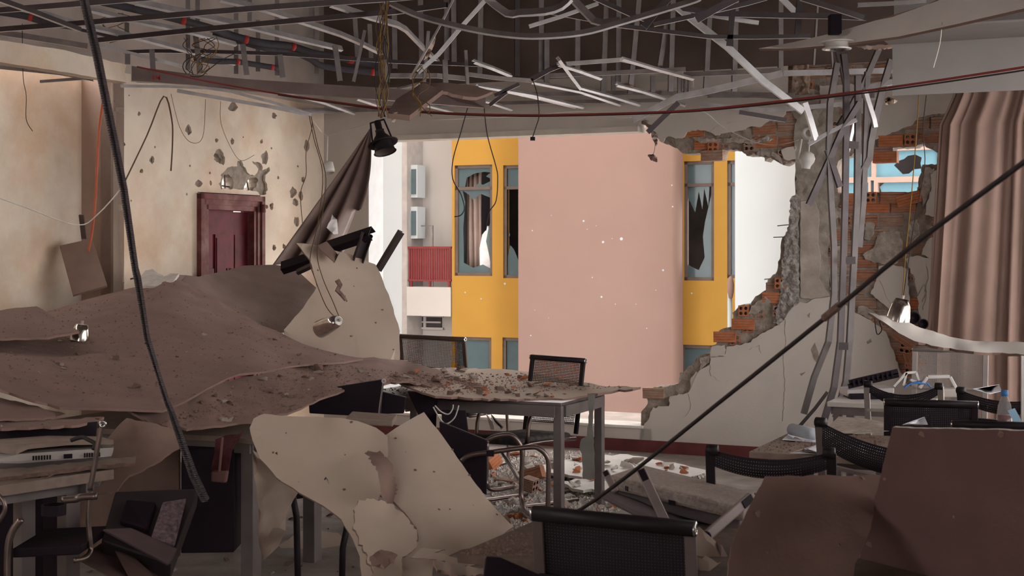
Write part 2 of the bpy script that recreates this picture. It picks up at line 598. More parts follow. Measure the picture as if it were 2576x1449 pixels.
door_px = [(497, 484), (655, 490), (655, 800), (497, 800)]
sd0, sd1 = LW(655, 600)[0], LW(497, 600)[0]
zd = LW(575, 487)[1]
door_hole = [(sd0, -0.02), (sd1, -0.02), (sd1, zd), (sd0, zd)]
outer = [(0, 0), (0, ZP), (S_END, ZP), (S_END, 0), (sd1, 0), (sd1, zd), (sd0, zd), (sd0, 0)]
mb = MB()
holes = [to_lw(blob(*p, seed=i)) for i, p in enumerate(pocks)]
holes += [to_lw(jagged(big, 2, 6, 4)), to_lw(jagged(spall, 2.5, 8, 5))]
def clampd(h):
    return [(s, max(z, zd + 0.004)) if sd0 - 0.05 < s < sd1 + 0.05 else (s, z) for (s, z) in h]
holes[-1] = clampd(holes[-1])
slab2d(mb, outer, lambda x, y: LP(x, y, 0), lambda x, y, q: LP(x, y, 0.022), holes)
wl = struct(fixn(mb.build('wall_left', M['plaster'])))
mb = MB()
slab2d(mb, [(-0.2, 0), (-0.2, ZP), (S_END, ZP), (S_END, 0), (sd1, 0), (sd1, zd), (sd0, zd), (sd0, 0)],
       lambda x, y: LP(x, y, 0.024 + 0.012 * noise.noise(V((x * 14, y * 14, 2)))), lambda x, y, q: LP(x, y, 0.12), [clampd(to_lw(jagged(t, 1.5, 6, 7 + i))) for i, t in enumerate(thru)], grid=0.07)
core = fixn(mb.build('masonry_core', M['mortar'], wl))
# twisted reinforcement bars left standing in the two burst holes above the door
for (a, b) in (((580, 440), (581, 480)), ((634, 448), (641, 484)), ((567, 466), (592, 470))):
    m2 = MB(); m2.tube([LP(*LW(*a), 0.06), LP(*LW(*b), 0.06)], 0.006, 6); m2.build('rebar', M['steel_b'], wl)
# upper band above the ceiling line
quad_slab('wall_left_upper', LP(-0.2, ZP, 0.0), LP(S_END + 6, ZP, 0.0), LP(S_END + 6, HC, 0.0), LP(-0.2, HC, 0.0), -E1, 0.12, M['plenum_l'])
# return facing the camera and the alcove wall
q0 = pe; q1 = pe - E1 * RET
quad_slab('wall_left_return', q0, q1 - E1 * 0.1, q1 - E1 * 0.1 + UP * ZP, q0 + UP * ZP, E2, 0.12, mat('plaster_brown', (0.34, 0.235, 0.19), 0.9, var=0.15, scale=3, bump=0.15))  # plaster darkened to brown, painting in the shade on this face
q2 = q1 - E2 * 14
quad_slab('wall_left_alcove', q1, q2, q2 + UP * ZP, q1 + UP * ZP, -E1, 0.12, M['plaster'])
# room beyond the door (a corridor with its own pale wall)
c0 = LP(0.0, 0, 1.7); c1 = LP(S_END + 0.6, 0, 1.7)
quad_slab('wall_corridor', c0, c1, c1 + UP * HC, c0 + UP * HC, -E1, 0.1, mat('corridor_paint', (0.75, 0.68, 0.55), 0.9))
quad_slab('floor_corridor', LP(-0.3, 0, 0.12), LP(S_END + 2, 0, 0.12), LP(S_END + 2, 0, 1.8), LP(-0.3, 0, 1.8), -UP, 0.1, M['floor'])

# ---- rear and right walls, outside the picture; the right one has the large windows that light the room
RT = 4.6
def RP(s, z, off=0.0):
    return WP(RT, z, 0) - E2 * s + E1 * off
mb = MB()
wins = [[(s, z0), (s + w_, z0), (s + w_, z1), (s, z1)] for (s, w_, z0, z1) in ((0.4, 2.7, .2, 3.05), (3.4, 2.3, 1.45, 3.0), (6.2, 1.2, 1.6, 2.8))]
slab2d(mb, [(-0.2, 0), (14.5, 0), (14.5, HC), (-0.2, HC)], lambda x, y: RP(x, y), lambda x, y, q: RP(x, y, 0.2), wins)
struct(fixn(mb.build('wall_right', M['plaster_b'])))
SB = 17.0
def KP(t, z, off=0.0):
    return WP(t, z, 0) - E2 * (SB + off)
mb = MB()
slab2d(mb, [(-8.2, 0), (RT, 0), (RT, HC), (-8.2, HC)], lambda x, y: KP(x, y), lambda x, y, q: KP(x, y, 0.2))
struct(fixn(mb.build('wall_rear', M['plaster_b'])))

# ================================================================== BACK WALL (broken masonry)
TJ = W(925, 500)[0]                                    # left jamb of the opening
zl = W(1619, 317)[1]; zs = W(1608, 1077)[1]
TR = RT
TB = W(1610, 1000)[0]
wb = MB()
ZU = 3.16
# left pier, lintel band and sill are plain boxes in wall coordinates
def wbox(mb, t0, t1, z0, z1, o0, o1):
    mb.hexa([WP(t0, z0, o0), WP(t1, z0, o0), WP(t1, z0, o1), WP(t0, z0, o1), WP(t0, z1, o0), WP(t1, z1, o0), WP(t1, z1, o1), WP(t0, z1, o1)])
wbox(wb, TK - 0.12, TJ, 0, ZU, 0, 0.25)
wbox(wb, TJ, TB + 0.1, 0, zs, 0, 0.25)
TL = W(1600, 300)[0]
wbox(wb, TJ, TL, zl, ZU, 0, 0.25)
wall_back = struct(fixn(wb.build('wall_back', M['plaster_b'])))
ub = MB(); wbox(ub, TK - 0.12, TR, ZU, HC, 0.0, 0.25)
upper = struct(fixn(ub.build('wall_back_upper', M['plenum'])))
# plaster skin over the right half of the lintel
z335 = 215
lint_low = [(1600, 317), (1616, 301), (1628, 309), (1638, 318), (1644, 333), (1656, 348), (1665, 359), (1679, 343), (1700, 349), (1720, 345), (1727, 332), (1755, 326), (1790, 334), (1799, 341), (1828, 334),
            (1850, 331), (1867, 328), (1883, 319), (1910, 320), (1930, 306), (1945, 300), (1968, 296), (1976, 281), (1982, 262)]
sk = jagged(lint_low, 2.2, 8, 11, closed=False)
pts2 = [W(u, v) for (u, v) in sk] + [(W(1982, 262)[0], ZU), (TL, ZU)]
mb = MB(); slab2d(mb, pts2, lambda x, y: WP(x, y, 0), lambda x, y, q: WP(x, y, 0.024))
fixn(mb.build('lintel_plaster', M['plaster_b'], wall_back))
# silhouette of the brick core: lintel underside, column, lower staircase, right field with a hole through it
core_px = [(1600, 300), (1640, 333), (1665, 359), (1700, 372), (1714, 385), (1770, 385), (1772, 398), (1808, 398), (1812, 376), (1850, 375), (1868, 385), (1875, 391), (1918, 392), (1921, 405),
           (1935, 395), (1950, 405), (1968, 415), (1985, 405), (2003, 402), (2003, 450), (2001, 488), (1987, 502), (1983, 577), (1966, 597), (1962, 614), (1955, 667), (1948, 689), (1929, 701), (1929, 730), (1917, 733), (1897, 746),
           (1885, 766), (1859, 768), (1840, 787), (1840, 822), (1815, 827), (1802, 837), (1799, 866), (1789, 869), (1783, 889), (1751, 898), (1742, 914), (1723, 930), (1707, 939), (1704, 965), (1675, 974), (1643, 974),
           (1626, 980), (1624, 1019), (1609, 1038), (1609, 1085), (1609, 1180), (2760, 1260), (2760, 60), (2010, 120), (1600, 170)]
hole_px = [(2104, 484), (2102, 445), (2105, 409), (2118, 394), (2140, 392), (2153, 380), (2180, 392), (2200, 402), (2222, 407), (2241, 393), (2244, 371), (2302, 369), (2323, 356), (2326, 369), (2340, 373), (2359, 385), (2355, 412),
           (2319, 414), (2316, 433), (2309, 448), (2306, 481), (2275, 482), (2213, 484), (2182, 484), (2138, 487)]
hole_j = jagged(hole_px, 2.0, 9, 21)
keepc = {49, 50, 51, 52, 53, 54}
core_j = jagged(core_px, 2.2, 9, 22, keep=keepc)
mcore = wall_piece('mortar_core', core_j, 0.034, 0.20, M['mortar'], wall_back, holes=[hole_j], rough=0.016, grid=0.05, seed=5)

# plaster still clinging to the lower wall
low_px = [(1609, 1085), (1628, 1060), (1643, 1025), (1682, 1022), (1685, 997), (1732, 987), (1748, 955), (1758, 933), (1786, 914), (1786, 898), (1821, 895), (1828, 873), (1882, 863), (1917, 838), (1939, 828), (1955, 819), (1974, 800),
          (1980, 784), (2012, 758), (2029, 763), (2043, 754), (2092, 746), (2128, 769), (2153, 788), (2189, 805), (2228, 835), (2238, 862), (2250, 890), (2262, 930), (2275, 960), (2300, 985), (2760, 1000), (2760, 1260), (1609, 1160)]
low_j = jagged(low_px, 2.5, 9, 31, keep={30, 31, 32, 33})
wall_piece('plaster_skin', low_j, 0.0, 0.036, M['plaster_b'], wall_back)
isl = [
    [(2190, 739), (2200, 714), (2208, 695), (2210, 670), (2236, 666), (2269, 670), (2285, 680), (2284, 708), (2288, 755), (2286, 800), (2262, 800), (2239, 780), (2215, 760)],
    [(2290, 676), (2277, 652), (2305, 643), (2346, 653), (2420, 640), (2420, 840), (2330, 840), (2312, 790), (2308, 740), (2300, 718)],
    [(2340, 440), (2362, 420), (2420, 400), (2420, 548), (2350, 545), (2327, 540), (2333, 505), (2342, 480)],
    [(2322, 625), (2338, 600), (2420, 590), (2420, 645), (2346, 650), (2318, 640)],
    [(2180, 215), (2185, 300), (2200, 352), (2215, 345), (2250, 332), (2270, 322), (2290, 317), (2310, 295), (2330, 290), (2362, 285), (2420, 280), (2420, 200)],
    [(2062, 215), (2064, 262), (2080, 270), (2110, 268), (2150, 278), (2182, 290), (2182, 210)],
    [(1966, 376), (1984, 370), (2003, 368), (2001, 400), (1985, 404), (1972, 400)],
    [(1787, 898), (1790, 872), (1820, 868), (1826, 880), (1820, 897)],
    [(1735, 985), (1738, 950), (1750, 935), (1757, 938), (1747, 962)],
]
for i, q in enumerate(isl):
    wall_piece('plaster_patch', jagged(q, 2.2, 9, 41 + i), 0.0 if i != 8 else 0.006, 0.036, M['plaster_b'], wall_back)
# concrete column between the two brick fields
col_px = [(2004, 300), (1996, 330), (2000, 402), (2003, 450), (2001, 488), (1990, 502), (1987, 577), (1984, 690), (1978, 770), (1985, 786), (2012, 760), (2030, 764), (2090, 748), (2086, 690), (2080, 640), (2090, 560), (2082, 500), (2092, 430),
          (2086, 380), (2094, 340), (2082, 300), (2090, 262), (2064, 225), (1984, 225), (1972, 262)]
wall_piece('column', jagged(col_px, 2.5, 9, 51), 0.012, 0.21, M['concrete'], wall_back, rough=0.014, grid=0.035, seed=9)
agg_px = [(1990, 500), (2003, 488), (2012, 505), (2008, 600), (2012, 690), (2012, 756), (1984, 786), (1960, 818), (1945, 812), (1960, 760), (1966, 700), (1972, 640), (1976, 590), (1985, 570)]
wall_piece('broken_edge', jagged(agg_px, 3, 7, 52), -0.012, 0.16, M['aggregate'], wall_back, rough=0.035, grid=0.016, seed=4)
# chased riser above the column, raw masonry in a slot
slot_px = [(1994, 116), (2030, 116), (2034, 180), (2036, 235), (1990, 240), (1996, 180)]
wall_piece('chased_slot', jagged(slot_px, 2, 8, 53), -0.012, 0.05, mat('raw_slot', (0.33, 0.24, 0.18), 0.95, var=0.35, scale=22, bump=1.0), upper, rough=0.03, grid=0.02, seed=14)
# reinforcement stubs poking out of the column edge
for (a, b) in (((1991, 564), (1953, 568)), ((1968, 596), (1943, 597)), ((1948, 700), (1920, 703))):
    m2 = MB(); m2.tube([WP(*W(*a), 0.05), WP(*W(*b), 0.03)], 0.004, 6); m2.build('rebar', M['steel_b'], wall_back)
m2 = MB(); m2.tube([WP(*W(2003 - 2, 410), 0.06), WP(*W(1998, 450), 0.05), WP(*W(2000, 500), 0.06)], 0.008, 6); m2.build('rebar', M['steel_b'], wall_back)

mat('mortar_light', (0.36, 0.31, 0.27), 0.95, var=0.25, scale=18, bump=0.9, bscale=45)
mat('column_smooth', (0.40, 0.345, 0.30), 0.95, var=0.2, scale=7, bump=0.3, bscale=40, stain=(0.24, 0.2, 0.17), sscale=5, samt=0.5)
# ---- bricks: one mesh for stretchers, one for headers with four cores
BL, BH, BD = 0.185, 0.088, 0.09
def brick_mesh(kind, L):
    bm = bmesh.new()
    if kind == 'side':
        x0, x1, z0, z1 = -L / 2, L / 2, 0, BH
        n = 4                                           # four ribs proud of the face
        prof = []
        for i in range(n):
            za = z0 + BH * i / n; zb = z0 + BH * (i + 1) / n
            prof += [(0.004, za), (0.0, za + 0.004), (0.0, zb - 0.004), (0.004, zb)]
        vs = []
        for x in (x0, x1):
            row = [bm.verts.new((x, y, z)) for (y, z) in prof] + [bm.verts.new((x, BD, z1)), bm.verts.new((x, BD, z0))]
            vs.append(row)
        k = len(vs[0])
        for i in range(k):
            bm.faces.new((vs[0][i], vs[1][i], vs[1][(i + 1) % k], vs[0][(i + 1) % k]))
        bm.faces.new(vs[0]); bm.faces.new(list(reversed(vs[1])))
        me_m = 0
    else:
        # header: square face with four round cores
        S = BH
        out = [(-S / 2, 0), (S / 2, 0), (S / 2, S), (-S / 2, S)]
        hs = []
        for (cx, cz) in ((-S * .23, S * .27), (S * .23, S * .27), (-S * .23, S * .73), (S * .23, S * .73)):
            hs.append([(cx + S * .155 * math.cos(2 * math.pi * i / 10), cz + S * .155 * math.sin(2 * math.pi * i / 10)) for i in range(10)])
        vv, ff, bd = triangulate(out, hs)
        fr = [bm.verts.new((p.x, 0, p.y)) for p in vv]
        bk = [bm.verts.new((p.x, BD, p.y)) for p in vv]
        for f in ff:
            bm.faces.new([fr[i] for i in f])
        for (a, b) in bd:
            fc = bm.faces.new((fr[b], fr[a], bk[a], bk[b]))
            m_ = (vv[a] + vv[b]) / 2
            fc.material_index = 1 if (abs(m_.x) < S * .45 and S * .06 < m_.y < S * .94) else 0
        q = [bm.verts.new((x, BD * 0.9, z)) for (x, z) in out]
        fc = bm.faces.new(q); fc.material_index = 1
    bmesh.ops.recalc_face_normals(bm, faces=bm.faces)
    me = bpy.data.meshes.new('brick')
    bm.to_mesh(me); bm.free()
    return me
BM = {}
def put_brick(kind, t, z, off, mk, rot=0.0, L=BL, parent=None):
    key = (kind, round(L, 2), mk)
    if key not in BM:
        BM[key] = brick_mesh(kind, L)
        BM[key].materials.append(M[mk]); BM[key].materials.append(M['hole'])
    ob = bpy.data.objects.new('brick', BM[key])
    COL.objects.link(ob)
    ob.parent = parent or wall_back
    ob.location = WP(t, z, off) - V(ob.parent.location)
    ob.rotation_euler = (random.uniform(-.02, .02), rot + random.uniform(-.015, .015), RZ + random.uniform(-.03, .03))
    return ob
cover = [low_j] + isl
PITCH = 0.107
tlo = W(1600, 700)[0]; thi = W(2420, 700)[0]
core2 = [W(*p) for p in core_j]; hole2 = [W(*p) for p in hole_j]
cov2 = [[W(*p) for p in c] for c in cover] + [[W(*p) for p in col_px]] + [pts2, [W(*p) for p in agg_px]]
rb = random.Random(17)
r = 0
z = 0.16
nb = 0
while z < 3.3:
    t = tlo - (0.1 if r % 2 else 0.0)
    while t < thi:
        hd = rb.random() < 0.24
        L = BH if hd else BL
        cx, cz = t + L / 2, z + BH / 2
        corner = [(t + L * .15, z + .015), (t + L * .85, z + .015), (t + L * .15, z + BH - .015), (t + L * .85, z + BH - .015)]
        ins = sum(inside(c, core2) and not inside(c, hole2) for c in corner)
        if ins >= 4 and not any(all(inside(c, q) for c in corner) for q in cov2):
            if not any(inside((cx, cz), q) for q in cov2) and rb.random() < 0.8:
                put_brick('head' if hd else 'side', cx, z, 0.012 + rb.uniform(0, 0.02), rb.choice(['brick', 'brick', 'brick_b', 'brick_c', 'brick_c', 'brick_c']), L=L if hd else BL)
                nb += 1
        t += L + 0.014
    z += PITCH
    r += 1
# bricks the photograph shows clearly: headers on the broken stair, fresh ones lit in the hole
for (u, v, kind, mk) in ((1870, 782, 'head', 'brick_b'), (1962, 713, 'head', 'brick_b'), (1958, 783, 'head', 'brick_c'), (1793, 370, 'head', 'brick_b'), (1884, 367, 'head', 'brick_c'),
                         (1945, 750, 'side', 'brick_b'), (1868, 816, 'side', 'brick_b'), (1822, 848, 'side', 'brick_b'), (1643, 990, 'side', 'brick_c'), (1790, 391, 'side', 'brick_c'),
                         (2290, 351, 'head', 'brick_b'), (2240, 354, 'side', 'brick_b'), (2225, 395, 'side', 'brick_b'), (2190, 497, 'head', 'brick_b'), (2245, 497, 'side', 'brick'), (2148, 500, 'side', 'brick_b')):
    t, z = W(u, v)
    put_brick(kind, t, z - BH / 2, 0.002, mk, L=BL if kind == 'side' else BH)
t, z = W(2290, 500)
put_brick('side', t, z - BH / 2, -0.01, 'brick_b', rot=-0.28)
# cracks running through the plaster, open seams a few millimetres wide
def crack(pts, wd=0.006):
    q = [W(u, v) for (u, v) in jagged(pts, 2.5, 12, int(pts[0][0]), closed=False)]
    m2 = MB()
    for a, b in zip(q, q[1:]):
        wbox2 = [WP(a[0] - wd / 2, a[1], -0.0015), WP(a[0] + wd / 2, a[1], -0.0015), WP(b[0] + wd / 2, b[1], -0.0015), WP(b[0] - wd / 2, b[1], -0.0015)]
        m2.hexa(wbox2 + [p + E2 * 0.004 for p in wbox2])
    fixn(m2.build('crack', M['mortar'], wall_back))
for c_, w_ in (([(1973, 800), (1977, 850), (1970, 905), (1975, 980), (1968, 1060)], .005), ([(1730, 990), (1738, 1018), (1730, 1040), (1718, 1050)], .004), ([(1785, 915), (1788, 945), (1815, 960), (1840, 955)], .003),
               ([(2296, 690), (2308, 745), (2325, 715), (2330, 735), (2320, 760)], .008), ([(2212, 705), (2235, 755), (2250, 780)], .003), ([(2330, 670), (2336, 700), (2326, 734)], .006),
               ([(1770, 340), (1800, 318), (1850, 306), (1880, 307)], .003), ([(2330, 740), (2322, 780)], .006), ([(1885, 880), (1910, 868), (1914, 888)], .005)):
    crack(c_, w_)
for q in ([(2040, 880), (2050, 862), (2058, 885), (2064, 920), (2056, 915), (2046, 900)], [(2030, 793), (2038, 786), (2036, 800)], [(2012, 940), (2028, 935), (2016, 946)], [(2180, 860), (2190, 852), (2194, 860), (2182, 866)]):
    wall_piece('spalled_patch', q, -0.002, 0.006, M['mortar'], wall_back)
# mortar still smeared over the bricks and the smooth recessed face of the column
for i, q in enumerate(([(2206, 600), (2212, 585), (2240, 580), (2262, 584), (2270, 610), (2268, 640), (2258, 662), (2232, 664), (2200, 662), (2176, 652), (2170, 640), (2196, 624)], [(2176, 560), (2196, 560), (2200, 585), (2188, 604), (2174, 600)],
                       [(2288, 556), (2306, 552), (2312, 588), (2300, 604), (2284, 600)], [(2094, 520), (2120, 524), (2122, 546), (2096, 552)], [(2088, 622), (2118, 618), (2124, 652), (2096, 660)], [(2086, 690), (2120, 700), (2122, 730), (2090, 734)],
                       [(2326, 420), (2350, 424), (2344, 470), (2322, 520), (2314, 480)], [(1740, 345), (1800, 350), (1850, 345), (1900, 352), (1930, 340), (1950, 352), (1900, 362), (1840, 358), (1760, 360)], [(1878, 392), (1920, 380), (1950, 384), (1966, 400), (1968, 414), (1940, 392)],
                       [(2160, 770), (2180, 772), (2206, 792), (2190, 804), (2156, 788)], [(1890, 770), (1925, 745), (1940, 760), (1900, 790), (1880, 790)], [(1760, 900), (1786, 892), (1784, 912), (1762, 930)])):
    wall_piece('mortar_smear', jagged(q, 2.5, 8, 140 + i), 0.003, 0.03, MATS['mortar_light'], wall_back, rough=0.014, grid=0.03, seed=20 + i)
wall_piece('column_face', jagged([(2014, 508), (2048, 502), (2060, 530), (2058, 600), (2064, 650), (2060, 700), (2086, 744), (2040, 752), (2014, 748)], 1.5, 12, 160), -0.006, 0.04, MATS['column_smooth'], wall_back, rough=0.006, grid=0.05, seed=33)
# sloping exposed masonry below the plaster edge at the right
for (u, v, kind, rot) in ((2275, 875, 'head', .2), (2282, 905, 'side', 1.2), (2290, 925, 'head', .1), (2268, 850, 'side', .6)):
    t, z = W(u, v); put_brick(kind, t, z - BH / 2, -0.03, 'brick', rot=rot, L=BL if kind == 'side' else BH)
# trim: pale nosing under the lintel, jamb lining, sill capping, skirting
mb = MB(); wbox(mb, TJ - 0.02, TL + 0.02, zl - 0.045, zl + 0.0, -0.015, 0.2)
struct(fixn(mb.build('trim_1', mat('pale_trim', (0.6, 0.55, 0.48), 0.8))))
mb = MB(); wbox(mb, TJ - 0.005, TJ + 0.012, zs, zl - 0.045, 0.0, 0.26)
struct(fixn(mb.build('trim_2', mat('white_jamb', (0.72, 0.74, 0.76), 0.8, var=0.1, scale=5))))
mb = MB(); wbox(mb, TJ, TB + 0.03, zs, zs + 0.02, -0.02, 0.27)
struct(fixn(mb.build('trim_3', mat('sill_white', (0.72, 0.70, 0.66), 0.8))))
mb = MB(); wbox(mb, TK, TR - 0.3, 0, 0.10, -0.018, 0.0)
struct(fixn(mb.build('baseboard_back', M['base'])))

# unseen upper wall and end walls, added to cut sky light on the facade
mb = MB(); wbox(mb, -9.5, RT + 0.2, HC + 0.2, 45, 0.0, 0.25)
struct(fixn(mb.build('wall_storeys_above', MATS['plaster_grey'])))
mb = MB(); wbox(mb, -9.5, RT + 0.2, -9, -0.2, 0.0, 0.25)
struct(fixn(mb.build('wall_storeys_below', MATS['plaster_grey'])))
for t_ in (-10.5, 12.0):  # end walls added to shade the projecting block's side
    mb = MB(); wbox(mb, t_, t_ + .3, -9, 22 if t_ < 0 else 26, 0.3, 14)
    struct(fixn(mb.build('wall_light_well_end', MATS['plaster_grey'])))
# ================================================================== DOOR
def door():
    d = empty('door_1', LP((sd0 + sd1) / 2, 0, 0.0))
    d['kind'] = 'structure'
    cw = 0.13
    o0, o1, zt = sd0 + 0.02, sd1 - 0.02, zd - 0.01
    def lbox(mb, s0, s1, z0, z1, a, b):
        mb.hexa([LP(s0, z0, a), LP(s1, z0, a), LP(s1, z0, b), LP(s0, z0, b), LP(s0, z1, a), LP(s1, z1, a), LP(s1, z1, b), LP(s0, z1, b)])
    # moulded casing, three steps
    for nm, rng in (('casing_side', 'a'), ('casing_side', 'b'), ('casing_head', 'h')):
        m2 = MB()
        for k, (w0, w1, pr) in enumerate(((0.0, 0.045, 0.045), (0.045, 0.09, 0.03), (0.09, cw, 0.02))):
            if rng == 'a':
                lbox(m2, o0 + w0 - 0.03, o0 + w1 - 0.03, 0, zt - w0, -pr, 0.12)
            elif rng == 'b':
                lbox(m2, o1 - w1 + 0.03, o1 - w0 + 0.03, 0, zt - w0, -pr, 0.12)
            else:
                lbox(m2, o0 + w0 - 0.03, o1 - w0 + 0.03, zt - w1, zt - w0, -pr, 0.12)
        fixn(m2.build(nm, M['casing'], d))
    i0, i1, zi = o0 + cw - 0.03, o1 - cw + 0.03, zt - cw
    mid = i0 + (i1 - i0) * 0.32
    # wide leaf, closed, with raised panels whose heads step up
    m2 = MB(); lbox(m2, mid, i1, 0.01, zi, 0.05, 0.09)
    lf = fixn(m2.build('door_leaf', M['wood_dark'], d))
    W_ = i1 - mid
    for k, (a, b, top) in enumerate(((0.06, 0.24, 0.76), (0.28, 0.62, 0.90), (0.66, 0.92, 0.76))):
        m2 = MB()
        lbox(m2, mid + W_ * a, mid + W_ * b, 0.25, zi * top, 0.036, 0.05)
        lbox(m2, mid + W_ * (a + .03), mid + W_ * (b - .03), 0.28, zi * top - 0.03, 0.028, 0.036)
        fixn(m2.build('raised_panel', M['wood_dark'], lf))
    m2 = MB(); m2.lathe(LP(mid + 0.06, 1.52, 0.04), E1, [(0.001, 0.02), (0.012, 0.018), (0.014, 0.008), (0.008, 0), (0.008, -0.01)], 10)
    m2.build('door_viewer', mat('brass', (0.7, 0.5, 0.25), 0.3, 0.9), lf, smooth=True)
    # narrow leaf, pushed inward
    h0 = LP(i0, 0, 0.07)
    dr = (-E2 * math.cos(0.10) - E1 * math.sin(0.10))
    nn = V((0, 0, 1)).cross(dr)
    wn = mid - i0
    m2 = MB(); m2.box(h0 + dr * wn / 2 + UP * (zi / 2), dr * wn / 2, nn * 0.02, UP * (zi / 2 - 0.01))
    l2 = fixn(m2.build('door_leaf', M['wood_dark'], d))
    m2 = MB(); m2.box(h0 + dr * wn / 2 + UP * (zi / 2) , dr * wn * 0.3, nn * 0.026, UP * (zi * 0.4))
    fixn(m2.build('raised_panel', M['wood_dark'], l2))
    m2 = MB(); m2.lathe(LP(o0 + 0.02, zt - 0.14, -0.06), UP, [(0.001, 0.0), (0.02, 0.0), (0.02, 0.07), (0.001, 0.07)], 10)
    m2.build('closer_boss', M['casing'], d)
door()

# ================================================================== OUTSIDE: buildings across the light well
CT = {}
def fr(u0, u1, v0, v1, off):
    vc = (v0 + v1) / 2; uc = (u0 + u1) / 2
    return W(u0, vc, off)[0], W(u1, vc, off)[0], W(uc, v1, off)[1], W(uc, v0, off)[1]      # t0, t1, z0, z1
def fbox(mb, t0, t1, z0, z1, o0, o1, mi=0):
    mb.hexa([WP(t0, z0, o0), WP(t1, z0, o0), WP(t1, z0, o1), WP(t0, z0, o1), WP(t0, z1, o0), WP(t1, z1, o0), WP(t1, z1, o1), WP(t0, z1, o1)], mi)
MY = mat('yellow_render', (0.35, 0.19, 0.034), 0.9, var=0.04, scale=2, bump=0.1)
MPK = mat('pink_render', (0.235, 0.155, 0.133), 0.9, var=0.03, scale=1.2, bump=0.06, bscale=30)
MWH = mat('white_render', (0.40, 0.43, 0.445), 0.9, var=0.03, scale=1)
MCR = mat('cream_render', (0.43, 0.405, 0.385), 0.9, var=0.04, scale=1)
MFR = mat('brown_window_frame', (0.10, 0.07, 0.058), 0.55, var=0.15)
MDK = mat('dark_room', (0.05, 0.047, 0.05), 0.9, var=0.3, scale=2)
MGL = glass('window_glass', (0.075, 0.115, 0.125), 0.12, 0.8)
MGB = glass('blue_glass', (0.16, 0.32, 0.40), 0.15, 0.85)
MCU = mat('pink_curtain', (0.33, 0.25, 0.22), 0.9, var=0.15, scale=3)
MCG = mat('grey_curtain', (0.40, 0.46, 0.48), 0.9, var=0.1, scale=3)
OY = 11.6; OP = OY - 0.55
yb = empty('apartment_building', WP(W(1500, 700, OY)[0], -9, OY), 'yellow and pink rendered apartment block facing the broken wall', 'building')
YT0, YT1 = W(1137, 600, OY)[0], W(1990, 600, OY)[0]
wl_ = [fr(1143, 1238, 415, 694, OY), fr(1266, 1345, 415, 700, OY), fr(1720, 1796, 405, 706, OY), fr(1829, 1905, 403, 700, OY),
       fr(1143, 1236, 848, 1130, OY), fr(1264, 1345, 850, 1130, OY), fr(1712, 1792, 868, 1150, OY)]
mb = MB()
slab2d(mb, [(YT0, -9), (YT1, -9), (YT1, 6.4), (YT0, 6.4)], lambda x, y: WP(x, y, OY), lambda x, y, q: WP(x, y, OY + 0.25), [[(a, c), (b, c), (b, d), (a, d)] for (a, b, c, d) in wl_])
fixn(mb.build('wall', MY, yb))
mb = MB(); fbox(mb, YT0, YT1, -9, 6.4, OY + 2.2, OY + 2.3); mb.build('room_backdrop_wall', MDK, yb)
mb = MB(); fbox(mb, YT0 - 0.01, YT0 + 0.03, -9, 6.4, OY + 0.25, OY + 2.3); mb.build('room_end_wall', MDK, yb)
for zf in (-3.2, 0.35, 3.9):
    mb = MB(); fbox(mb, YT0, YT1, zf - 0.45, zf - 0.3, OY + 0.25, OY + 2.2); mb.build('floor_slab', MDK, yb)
pk = fr(1304, 1691, 400, 800, OP)
mb = MB(); fbox(mb, pk[0], pk[1], -9, 6.4, OP, OY + 0.3)
pko = fixn(mb.build('projecting_block', MPK, yb))
# chips knocked out of the pink render
for (u, v, r_) in ((1468, 556, .018), (1517, 609, .022), (1563, 601, .028), (1339, 580, .012), (1668, 680, .018), (1490, 698, .012), (1513, 747, .018), (1548, 765, .01), (1270, 714, .02), (1170, 736, .014), (1210, 752, .014), (1335, 844, .012),
                   (1600, 765, .008), (1627, 826, .01), (1477, 577, .008), (1387, 542, .008), (1500, 568, .008), (1540, 600, .008), (1690, 466, .012), (1692, 520, .012), (1740, 738, .014), (1650, 730, .008), (1345, 780, .007), (1380, 800, .007)):
    onp = 1304 < u < 1694
    t_, z_ = W(u, v, OP if onp else OY)
    mb = MB(); mb.lathe(WP(t_, z_, (OP if onp else OY) - 0.004), E2, [(0.001, 0.0), (r_ * 0.8, 0.0), (r_ * 1.1, 0.006)], 7)
    mb.build('render_chip', MWH, pko if onp else yb)
def shard(rect, pts, off, m, parent, nm='glass_shard'):
    a, b, c, d = rect
    mb = MB()
    slab2d(mb, [(a + (b - a) * x, c + (d - c) * y) for (x, y) in pts], lambda x, y: WP(x, y, off), lambda x, y, q: WP(x, y, off + 0.006))
    return fixn(mb.build(nm, m, parent))
def window(rect, tr, panes_lo, panes_up, parent, fw=0.055, depth=0.10, m=MFR, off=OY):
    a, b, c, d = rect
    zt = c + (d - c) * tr
    w = empty('window', WP((a + b) / 2, c, off) - V(parent.location)); w.parent = parent
    mb = MB()
    for (t0, t1, z0, z1) in ((a, b, c, c + fw), (a, b, d - fw, d), (a, a + fw, c, d), (b - fw, b, c, d), (a, b, zt - fw / 2, zt + fw / 2)):
        fbox(mb, t0, t1, z0, z1, off + depth - 0.07, off + depth)
    fixn(mb.build('window_frame', m, w))
    lo = (a + fw, b - fw, c + fw, zt - fw / 2); up = (a + fw, b - fw, zt + fw / 2, d - fw)
    for (rc, ps) in ((lo, panes_lo), (up, panes_up)):
        for p in ps:
            shard(rc, p, off + depth - 0.035, MGL, w, 'pane')
    return w
FULL = [(0, 0), (1, 0), (1, 1), (0, 1)]
